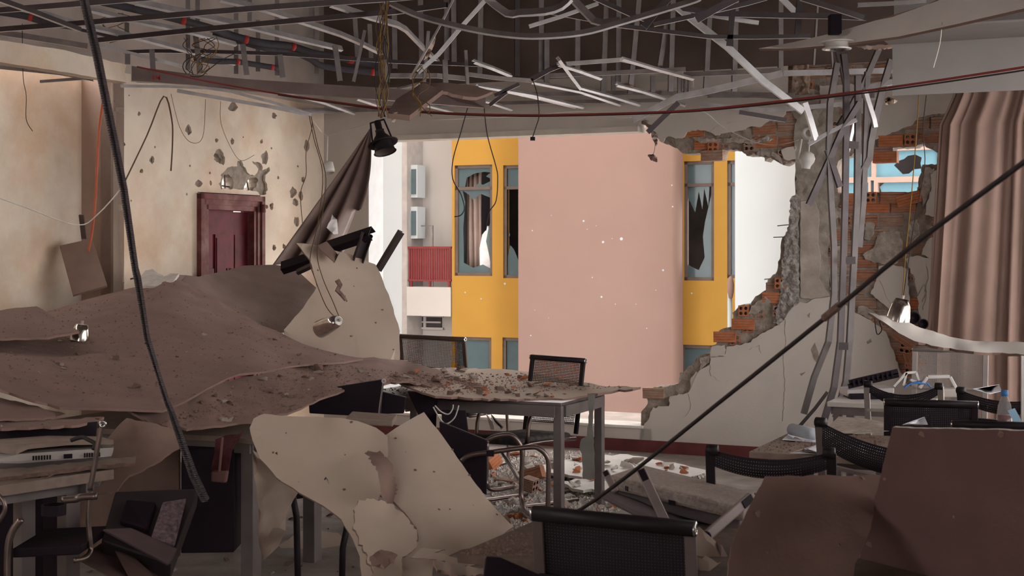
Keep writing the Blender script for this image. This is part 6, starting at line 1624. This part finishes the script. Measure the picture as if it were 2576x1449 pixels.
# bottle
def bottle():
    p = PZ(2527, 1117, .745)
    e = empty('drink_bottle', p, 'clear plastic bottle with blue cap and red drink left in it', 'bottle')
    prof = [(.001, 0), (.03, 0), (.035, .01), (.034, .06), (.036, .1), (.035, .15), (.030, .19), (.018, .225), (.013, .235), (.013, .25)]
    mb = MB(); mb.lathe(p, UP, prof, 20); mb.build('shell', glass('bottle_plastic', (0.6, 0.57, 0.57), .1, .22), e, smooth=True)
    mb = MB(); mb.lathe(p, UP, [(.001, .004), (.028, .004), (.033, .012), (.032, .06), (.034, .10), (.034, .142), (.001, .142)], 20); mb.build('drink', mat('red_drink', (0.12, 0.008, 0.015), .2, spec=.5), e, smooth=True)
    mb = MB(); mb.lathe(p, UP, [(.016, .235), (.017, .24), (.017, .262), (.001, .264)], 18); mb.build('cap', mat('blue_cap', (0.04, 0.16, 0.42), .4), e, smooth=True)
bottle()
mb = MB(); mb.bar(P(2544, 1030, 6.75), P(2566, 1072, 6.7), .035, .003, YA); tag(mb.build('blue_label_card', mat('pale_blue', (0.3, 0.5, 0.65), .6)), 'pale blue card leaning right of the bottle', 'card')

# ================================================================== LAMPS
def lamp_black():
    c = P(965, 345, 7.3)
    ax = (P(946, 300, 7.3) - P(968, 385, 7.25)).normalized()        # body axis, upward
    e = empty('hanging_downlight', P(966, 388, 7.3), 'black downlight housing hanging upside from tangled wires', 'lamp')
    b = P(969, 383, 7.28)
    mb = MB(); mb.lathe(b, ax, [(.060, 0), (.054, .006), (.050, .03), (.048, .055)], 24); mb.build('reflector_ring', MFRM, e, smooth=True)
    mb = MB(); mb.lathe(b, ax, [(.052, .004), (.03, .03), (.001, .035)], 24); mb.build('reflector', mat('dull_reflector', (0.22, 0.18, 0.17), .3, .8), e, smooth=True)
    mb = MB(); mb.lathe(b, ax, [(.050, .052), (.078, .046), (.080, .052), (.050, .062)], 24); mb.build('flange', MFRM, e, smooth=True)
    mb = MB(); mb.lathe(b, ax, [(.050, .058), (.046, .075), (.026, .10), (.022, .118), (.024, .124), (.017, .128), (.018, .175), (.001, .178)], 24); mb.build('lamp_holder', MFRM, e, smooth=True)
    sd = ax.cross(V((0, 1, 0))).normalized()
    for s in (-1, 1):
        mb = MB(); mb.bar(b + ax * .06 + sd * .052 * s, b + ax * .175 + sd * (.036 * s), .008, .014, YA); mb.build('yoke_arm', M['black'], e)
    mb = MB(); mb.bar(b + ax * .175 + sd * .036, b + ax * .175 - sd * .036, .008, .014, YA); mb.build('yoke_bridge', M['black'], e)
lamp_black()
MSIL = mat('polished_reflector', (0.62, 0.58, 0.54), .16, 1.0, var=.15, scale=30)
def reflector(label, base, top, r0, r1, cap=True):
    b, t = P(*base), P(*top)
    ax = (t - b); h = ax.length
    e = empty('lamp_reflector', b, label, 'lamp', 'fallen silver reflectors')
    mb = MB(); mb.lathe(b, ax, [(r0, 0), (r0 * .97, h * .25), (r0 * .8, h * .7), (r1, h), (r1 - .004, h - .002), (r0 * .78, h * .68), (r0 * .93, h * .2), (r0 - .004, .001)], 20); mb.build('cone', MSIL, e, smooth=True)
    if cap:
        mb = MB(); mb.lathe(b + ax.normalized() * (h - .004), ax, [(r1 * .9, 0), (r1 * .9, .004), (.001, .006)], 16); mb.build('end_plate', mat('end_plate', (0.55, 0.52, 0.5), .4, .5), e)
        mb = MB(); mb.lathe(b + ax.normalized() * h, ax, [(.010, 0), (.010, .022), (.001, .022)], 8); mb.build('terminal', M['rubble'], e)
reflector('silver lamp reflector standing on the largest sheet at left', (200, 856, 8.35), (206, 816, 8.35), .057, .034)
reflector('silver lamp reflector lying on the pale upright sheet with wires', (806, 828, 9.75), (852, 806, 9.6), .062, .034)
reflector('silver lamp reflector hanging by a yellow wire before the bricks', (2258, 810, 8.15), (2270, 752, 8.15), .068, .036)
e = empty('speaker_pair', P(2308, 828, 8.3), 'two small black round speakers resting on the white sagging sheet', 'speaker')
for (u, v, r_) in ((2300, 800, .036), (2323, 815, .030)):
    mb = MB(); mb.lathe(P(u, v, 8.25), V((-.25, -1, .05)), [(.001, -.04), (r_ * .9, -.04), (r_, -.01), (r_, .0), (r_ * .8, .004), (r_ * .75, -.012), (.001, -.02)], 22); mb.build('driver', M['black'], e, smooth=True)
e = empty('recessed_downlight', P(2105, 120, 8.0), 'recessed downlight with bright rim under the drooping ceiling sheet', 'lamp')
p_ = P(2105, 112, 7.95)
mb = MB(); mb.lathe(p_ - UP * .03, UP, [(.066, .0), (.080, .002), (.082, .008), (.066, .012), (.062, .05)], 26); mb.build('rim', mat('bright_rim', (0.7, 0.68, 0.66), .3, .6), e, smooth=True)
mb = MB(); mb.lathe(p_ - UP * .03, UP, [(.066, .004), (.05, .04), (.001, .05)], 26); mb.build('reflector', MSIL, e, smooth=True)
mb = MB(); mb.lathe(p_ + UP * .012, UP, [(.098, 0), (.098, .006), (.06, .012), (.06, 0), (.098, 0)], 26); mb.build('trim_ring', M['gyp_w'], e, smooth=True)
mb = MB(); mb.box(P(2100, 62, 8.0), V((.032, 0, 0)), V((0, .035, 0)), V((0, 0, .055))); bevel(fixn(mb.build('ballast_box', M['black'], e)), .004)
e = empty('emergency_lamp', P(2030, 420, 10.0), 'white bulb lamp dangling from a round mount beside the concrete column', 'lamp')
mb = MB(); mb.lathe(P(2027, 424, 10.0), V((.1, -.1, 1)), [(.030, 0), (.034, .02), (.052, .05), (.057, .075), (.045, .105), (.02, .12), (.001, .122)], 20); mb.build('bulb', mat('white_gloss', (0.66, 0.63, 0.6), .35), e, smooth=True)
mb = MB(); mb.lathe(P(2034, 335, 9.95), V((-.35, -1, -.25)), [(.022, -.01), (.046, -.012), (.05, 0), (.044, .008), (.024, .008), (.022, -.01)], 24); mb.build('mount_ring', mat('white_gloss', (0.66, 0.63, 0.6), .35), e, smooth=True)
mb = MB(); mb.tube([P(2036, 352, 9.96), P(2034, 388, 9.98)], .006, 8); mb.build('cord', MWC, e)
mb = MB(); mb.tube([P(2016, 350, 9.97), P(2008, 400, 9.99)], .008, 8); mb.build('strap', MWC, e)
e = empty('emergency_lamp', P(823, 440, 12.2), 'small white cup lamp hanging in the corner beside the torn curtain', 'lamp')
mb = MB(); mb.lathe(P(829, 436, 12.2), V((-.25, .2, 1)), [(.001, .02), (.035, .02), (.045, 0), (.05, .03), (.05, .09), (.02, .105), (.001, .106)], 18); mb.build('cup', mat('white_gloss', (0.66, 0.63, 0.6), .35), e, smooth=True)
mb = MB(); mb.tube([P(824, 344, 12.3), P(822, 408, 12.2)], .006, 8); mb.build('cord', MWC, e)

# ================================================================== CURTAINS AND BROKEN FRAME
def pleated():
    mb = MB()
    nu, nv = 84, 26
    zt_, zb_ = 2.93, 0.12
    for j in range(nv + 1):
        y = j / nv
        z_ = zt_ + (zb_ - zt_) * y
        # left hem leans in at the top and flares below
        vpx = V0 - (z_ - EYE) / 10.3 * F
        lu = 2398 - 36 * min(1, max(0, (vpx - 240) / 70)) - 34 * min(1, max(0, (vpx - 310) / 560))
        t_l = W(lu, vpx, -.45)[0]; t_r = W(2760, vpx, -.45)[0]
        for i in range(nu + 1):
            x = i / nu
            a = (x + .05 * math.sin(x * 11)) * 6 * 2 * math.pi
            amp = .02 + .008 * y
            mb.v.append(WP(t_l + (t_r - t_l) * x + .008 * math.sin(a * 2 + 1), z_, -.45 + amp * math.sin(a + .5 * math.sin(x * 9)) + .012 * math.sin(a * 2.3 + y * 3)))
    for j in range(nv):
        for i in range(nu):
            o = j * (nu + 1) + i
            mb.f.append((o, o + nu + 1, o + nu + 2, o + 1)); mb.mi.append(0)
    ob = mb.build('pleated_curtain', mat('brown_curtain', (0.27, 0.18, 0.148), .9, var=.1, scale=4, bump=.15, bscale=120), smooth=True)
    md = ob.modifiers.new('solid', 'SOLIDIFY'); md.thickness = .006
    tag(ob, 'long pleated brown curtain hanging at the right edge of the broken wall', 'curtain')
pleated()
def torn():
    MTC = mat('satin_brown_curtain', (0.155, 0.10, 0.085), .42, var=.2, scale=5, spec=.5)
    mb = MB()
    nu, nv = 30, 26
    apex = P(932, 322, 12.4)
    bl, br = P(694, 668, 11.6), P(872, 640, 11.9)
    for j in range(nv + 1):
        y = j / nv
        for i in range(nu + 1):
            x = i / nu
            b_ = bl.lerp(br, x)
            p = apex.lerp(b_, y)
            # gathered folds radiating from the hook, right hem hanging straight
            p = p + E2 * (-.09 * y * math.sin(x * 3.2 * 2 * math.pi + .6)) + E1 * (.11 * math.sin(math.pi * y) * x ** 2)
            mb.v.append(p)
    for j in range(nv):
        for i in range(nu):
            if 0.62 < j / nv < .86 and .78 < i / nu < .93:
                continue
            if j / nv > .62 and i / nu > .93:
                continue
            o = j * (nu + 1) + i
            mb.f.append((o, o + nu + 1, o + nu + 2, o + 1)); mb.mi.append(0)
    ob = mb.build('torn_curtain', MTC, smooth=True)
    md = ob.modifiers.new('solid', 'SOLIDIFY'); md.thickness = .005
    tag(ob, 'torn satin brown curtain stretched from the lintel corner to the heap', 'curtain')
    sheet('curtain_scrap', 'silvery torn flap turned back on the satin curtain', [(838, 538, 11.7), (848, 552, 11.7), (852, 588, 11.7), (838, 590, 11.65), (826, 572, 11.6)], [mat('lining_silver', (0.35, 0.32, 0.31), .4), MTC, MTC], 'curtain', catch=False, thick=.004, bend=.03, bscale=9, grid=10, seed=120)
torn()
def fbeam(label, a, b, w_, h_, m='steel_b'):
    mb = MB(); mb.sweep([P(*a), P(*b)], chan(w_, h_, .006), UP, roll=math.pi * .75)
    return tag(fixn(mb.build('window_frame_bar', M[m])), label, 'frame bar', 'bars of the blown-in window frame')
fbeam('thick black frame bar jutting up from the pale upright sheet', (815, 618, 10.9), (930, 580, 10.7), .10, .06, 'black')
fbeam('short frame bar dropping from the jutting one', (922, 586, 10.72), (898, 655, 10.75), .08, .05)
fbeam('thin frame bar standing right of the pale upright sheet', (946, 676, 10.8), (1004, 580, 10.75), .05, .04)
fbeam('black frame bar lying at the foot of the torn curtain', (706, 668, 11.1), (790, 640, 11.05), .09, .06, 'black')
fbeam('thin frame bar under the black one at the curtain foot', (745, 682, 11.0), (792, 660, 10.95), .04, .03)
# orange-cable panel screws, wall nail strips and small hanging bits
mb = MB(); mb.bar(P(205, 540, 9.95), P(212, 600, 10.0), .035, .02, YA); tag(mb.build('wall_bracket', MFRB), 'dark bracket fixed in the alcove corner above the leaning panel', 'bracket')
sheet('hanging_scrap', 'torn paper scrap dangling by a thread before the pink wall', [(1629, 392, 11.6), (1640, 390, 11.6), (1652, 398, 11.6), (1654, 408, 11.6), (1638, 404, 11.6)], [M['rubble_d'], M['rubble_d'], M['rubble_d']], 'paper', catch=False, thick=.01, amp=1.5, step=4, grid=6, seed=130)
sheet('hanging_scrap', 'torn plaster strip hanging from the broken lintel corner', [(1620, 302, 11.8), (1630, 306, 11.8), (1640, 330, 11.8), (1652, 340, 11.8), (1650, 368, 11.8), (1642, 352, 11.8), (1636, 332, 11.8)], [M['mortar'], M['mortar'], M['mortar']], 'plaster', catch=False, thick=.01, amp=1.5, step=5, grid=8, seed=131)
wire('hanging_thread', 'thread holding the torn scrap before the pink wall', [(1648, 366, 11.7), (1646, 380, 11.65), (1641, 392, 11.6)], .002, 'black_c')

# ================================================================== RUBBLE
def chunk_mesh(seed, flat=.6, n=9):
    r = random.Random(seed)
    bm = bmesh.new()
    for _ in range(n):
        v = V((r.gauss(0, 1), r.gauss(0, 1), r.gauss(0, 1))).normalized() * r.uniform(.75, 1)
        bm.verts.new((v.x, v.y * r.uniform(.6, 1), v.z * flat))
    h = bmesh.ops.convex_hull(bm, input=bm.verts)
    bmesh.ops.delete(bm, geom=[g for g in h['geom_interior'] if isinstance(g, bmesh.types.BMVert)], context='VERTS')
    me = bpy.data.meshes.new('rubble_chunk')
    bm.to_mesh(me); bm.free()
    return me
CH = {}
for mk in ('rubble', 'rubble_d', 'rubble_w', 'brick_b'):
    CH[mk] = []
    for k in range(6):
        me = chunk_mesh(100 + k, .35 + .1 * (k % 4), 8 + k % 4)
        me.materials.append(M[mk]); CH[mk].append(me)
bpy.context.view_layer.update()
DG = bpy.context.evaluated_depsgraph_get()
ORIG = V((0, 0, EYE))
names_ok = {o.name for o in CATCH} | {'floor'}
def hit(u, v, only=None):
    ok, loc, nrm, idx, ob, mtx = SC.ray_cast(DG, ORIG, ray(u, v).normalized())
    if not ok or ob is None or ob.name not in (only or names_ok) or nrm.z < .3:
        return None
    return loc, nrm
COLW = {'rubble': 'pale brown', 'rubble_d': 'dark brown', 'rubble_w': 'white', 'brick_b': 'brick red'}
def scatter(n, poly, smin, smax, mks, label, group, seed, name='rubble_chunk', cat='rubble', only=None):
    r = random.Random(seed)
    us = [p[0] for p in poly]; vs = [p[1] for p in poly]
    spots = []
    tries = 0
    while len(spots) < n and tries < n * 14:
        tries += 1
        u, v = r.uniform(min(us), max(us)), r.uniform(min(vs), max(vs))
        if not inside((u, v), poly):
            continue
        h = hit(u, v, only)
        if h:
            spots.append(h)
    made = {}
    for (loc, nrm) in spots:
        s = (smin + (smax - smin) * r.random() ** 2.2) * loc.y / F / 2
        mk = r.choice(mks)
        ob = bpy.data.objects.new(name, r.choice(CH[mk]))
        COL.objects.link(ob)
        ob.location = loc + nrm * s * .22
        ob.rotation_euler = (r.uniform(-.4, .4), r.uniform(-.4, .4), r.uniform(0, 6.28))
        ob.scale = (s, s * r.uniform(.6, 1), s * r.uniform(.6, 1.1))
        tag(ob, None, cat, group)
        made.setdefault(mk, []).append((loc.x / loc.y, ob))
    for mk, li in made.items():
        li.sort(key=lambda q: q[0])
        for i, (_, ob) in enumerate(li):
            ob['label'] = COLW[mk] + ' ' + label + ', ' + ordinal(i) + ' from the left'
    return len(spots)
dusty = ['rubble_d', 'rubble_d', 'rubble']
n1 = scatter(45, [(0, 880), (600, 800), (900, 900), (420, 1020), (150, 1020), (0, 960)], 6, 28, dusty, 'crumb of plaster on the largest sloping sheet', 'crumbs on the largest sheet', 1)
n2 = scatter(55, [(400, 1060), (600, 960), (900, 915), (1180, 960), (1000, 950), (700, 1050), (500, 1078)], 9, 42, dusty, 'plaster lump on the lower dusty sheet', 'lumps on the lower sheet', 2)
n3 = scatter(95, [(1000, 935), (1200, 930), (1345, 940), (1520, 976), (1400, 1004), (1100, 994)], 10, 44, ['rubble_d', 'rubble', 'rubble_d', 'brick_b'], 'debris lump heaped on the grey table', 'lumps on the grey table', 3)
n4 = scatter(110, [(1226, 1150), (1500, 1140), (1790, 1190), (1520, 1290), (1400, 1340), (1290, 1340), (1226, 1240)], 14, 70, ['rubble_w', 'rubble_w', 'rubble', 'brick_b'], 'debris lump on the floor below the window', 'debris on the floor by the window', 4)
n5 = scatter(15, [(640, 1280), (900, 1280), (900, 1449), (200, 1449), (480, 1300)], 10, 40, dusty, 'debris lump on the floor under the heap', 'debris in the dark under the heap', 5)
n6 = scatter(7, [(1150, 1395), (1300, 1340), (1420, 1330), (1430, 1400)], 4, 12, dusty, 'crumb on the dusty front desk corner', 'crumbs on the front desk', 6)
n7_ = scatter(7, [(1890, 1136), (2010, 1080), (2230, 1100), (2220, 1150)], 4, 12, dusty, 'crumb on the papers desk', 'crumbs on the papers desk', 7)
n8 = scatter(8, [(0, 1050), (250, 1050), (280, 1180), (0, 1215)], 4, 18, dusty, 'crumb on the lower left desk', 'crumbs on the lower left desk', 8)
# whole and broken bricks lying about
rr = random.Random(9)
nbk = 0
for i, (u, v) in enumerate(sorted(((1255, 1180), (1268, 1215), (1310, 1235), (1345, 1245), (1420, 1225), (1240, 1275), (1450, 1160), (1335, 1215), (1285, 1300), (1405, 1262), (1500, 1230)))):
    h = hit(u, v)
    if not h:
        continue
    ob = bpy.data.objects.new('loose_brick', BM[('side', round(BL, 2), rr.choice(['brick', 'brick_b', 'brick_c']))] if i % 3 else list(b for k_, b in BM.items() if k_[0] == 'head')[i % 2])
    COL.objects.link(ob)
    ob.location = h[0] + UP * .02
    ob.rotation_euler = (rr.uniform(-1.6, .3), rr.uniform(-.5, .5), rr.uniform(0, 6.28))
    tag(ob, 'red hollow brick lying in the floor debris by the window, %s from the left' % ordinal(nbk), 'brick', 'loose bricks on the floor')
    nbk += 1
def brow(u, v, s, label, mk='rubble_d', k=1):
    h = hit(u, v)
    if h:
        ob = bpy.data.objects.new('rubble_chunk', CH[mk][k]); COL.objects.link(ob)
        s = s * h[0].y / F / 2
        ob.location = h[0] + h[1] * s * .3; ob.scale = (s, s * .8, s); ob.rotation_euler = (.2, .1, u)
        tag(ob, label, 'rubble')
def flakes(ob, spots, m='rubble_d'):
    for k, (u, v, sz) in enumerate(spots):
        ok, loc, nrm, idx, o2, mtx = SC.ray_cast(DG, ORIG, ray(u, v).normalized())
        if ok and o2 and o2.name == ob.name:
            r = random.Random(u)
            s_ = sz * loc.y / F / 2
            a = nrm.cross(UP).normalized(); b = nrm.cross(a)
            n_ = nrm if nrm.dot(ray(u, v)) < 0 else -nrm
            ring = [loc + n_ * .002 + a * s_ * r.uniform(.5, 1.2) * math.cos(i * 1.257) + b * s_ * r.uniform(.5, 1.3) * math.sin(i * 1.257) for i in range(5)]
            tip = loc + n_ * s_ * .8 + a * s_ * .5
            mb = MB(); mb.add(ring + [tip], [(0, 1, 5), (1, 2, 5), (2, 3, 5), (3, 4, 5), (4, 3, 2, 1, 0)])
            mb.build('torn_puncture', M[m], ob)
SH = {o['label']: o for o in SC.objects if o.get('category') == 'plasterboard'}
flakes(SH['large pale sheet leaning like a tent with a torn left edge'], [(1138, 1132, 9), (1045, 1183, 8), (1092, 1188, 7), (1180, 1196, 9), (1104, 1282, 9), (1132, 1282, 6), (1250, 1295, 7), (1190, 1272, 4), (996, 1103, 8), (1020, 1138, 4)])
flakes(SH['pale sheet hanging in front of the tables with a curved lower edge'], [(866, 1232, 9), (688, 1138, 8), (820, 1204, 16), (868, 1145, 6), (720, 1090, 5), (884, 1062, 9), (752, 1213, 4)])
flakes(SH['pale upright sheet with a pointed corner leaning beside the torn curtain'], [(884, 846, 9), (945, 812, 7), (898, 675, 6), (800, 680, 6), (990, 880, 8), (962, 780, 8), (890, 720, 5), (868, 745, 5)])
flakes(SH['dim brown board leaning at lower right, left of the largest dark board'], [(1905, 1292, 22), (2110, 1372, 16), (2170, 1205, 14), (1930, 1390, 8)], 'gyp_d')
flakes(SH['largest dark maroon board filling the lower right corner'], [(2320, 1092, 22), (2520, 1092, 24), (2188, 1368, 22), (2226, 1206, 12), (2400, 1300, 8)], 'gyp_d')
mb = MB(); mb.sweep([P(*p) for p in ((848, 704, 10.0), (856, 716, 9.98), (850, 730, 9.97), (862, 742, 9.96), (872, 756, 9.94))], chan(.035, .012, .003), YA, 0.3, 1.2)
tag(fixn(mb.build('mangled_bracket', M['rubble_d'])), 'mangled dark bracket stuck to the pale upright sheet', 'bracket')
brow(800, 932, 52, 'largest brown mortar lump in the middle of the lower sheet', k=2)
brow(850, 950, 30, 'dark lump right of the largest mortar lump')
brow(340, 978, 34, 'single lump near the front edge of the largest sheet', k=3)
brow(706, 950, 30, 'lump left of the largest mortar lump', k=4)
brow(1125, 950, 26, 'block-shaped lump at the left of the grey table', 'rubble', 5)
brow(1185, 925, 60, 'curled brown board scrap beside the brown mesh chair', 'rubble_d', 0)
brow(1365, 955, 44, 'broken brick on the far edge of the grey table', 'brick_b', 3)
brow(1440, 975, 44, 'curved tile shard on the right end of the grey table', 'rubble_d', 0)
# fine grit nobody could count
def grit(name, n, polys, seed, m, label, smin=.004, smax=.012, only=None):
    r = random.Random(seed)
    mb = MB()
    for poly, k in polys:
        us = [p[0] for p in poly]; vs = [p[1] for p in poly]
        c = t_ = 0
        while c < k and t_ < k * 6:
            t_ += 1
            u, v = r.uniform(min(us), max(us)), r.uniform(min(vs), max(vs))
            if not inside((u, v), poly):
                continue
            h = hit(u, v, only)
            if not h:
                continue
            c += 1
            p, nn = h
            s = smin + (smax - smin) * r.random() ** 2
            a = r.uniform(0, 6.28)
            q = [p + V((math.cos(a + i * 2.1), math.sin(a + i * 2.1), 0)) * s for i in range(3)] + [p + V((r.uniform(-.3, .3) * s, r.uniform(-.3, .3) * s, s * .8))]
            mb.add(q, [(0, 1, 3), (1, 2, 3), (2, 0, 3), (0, 2, 1)])
    ob = mb.build(name, m)
    return tag(ob, label, 'grit', None, 'stuff')
grit('plaster_grit', 0, [([(0, 800), (450, 710), (910, 900), (420, 1020), (0, 960)], 1000), ([(380, 1070), (800, 910), (1215, 965), (640, 1055)], 1300), ([(960, 940), (1345, 940), (1600, 975), (1100, 995)], 900), ([(1890, 1136), (2010, 1080), (2230, 1100), (2220, 1150)], 200), ([(1150, 1395), (1300, 1340), (1420, 1330), (1430, 1400)], 300)], 11, M['rubble_d'], 'fine brown plaster grit over the sheets and desks', .003, .011)
grit('floor_grit', 0, [([(1226, 1140), (1500, 1135), (1800, 1190), (1520, 1300), (1290, 1350), (1226, 1240)], 2600)], 12, M['rubble_w'], 'fine pale grit over the floor by the window', .005, .024, {'floor'})  # pale debris, thickened to paint in the window-lit floor
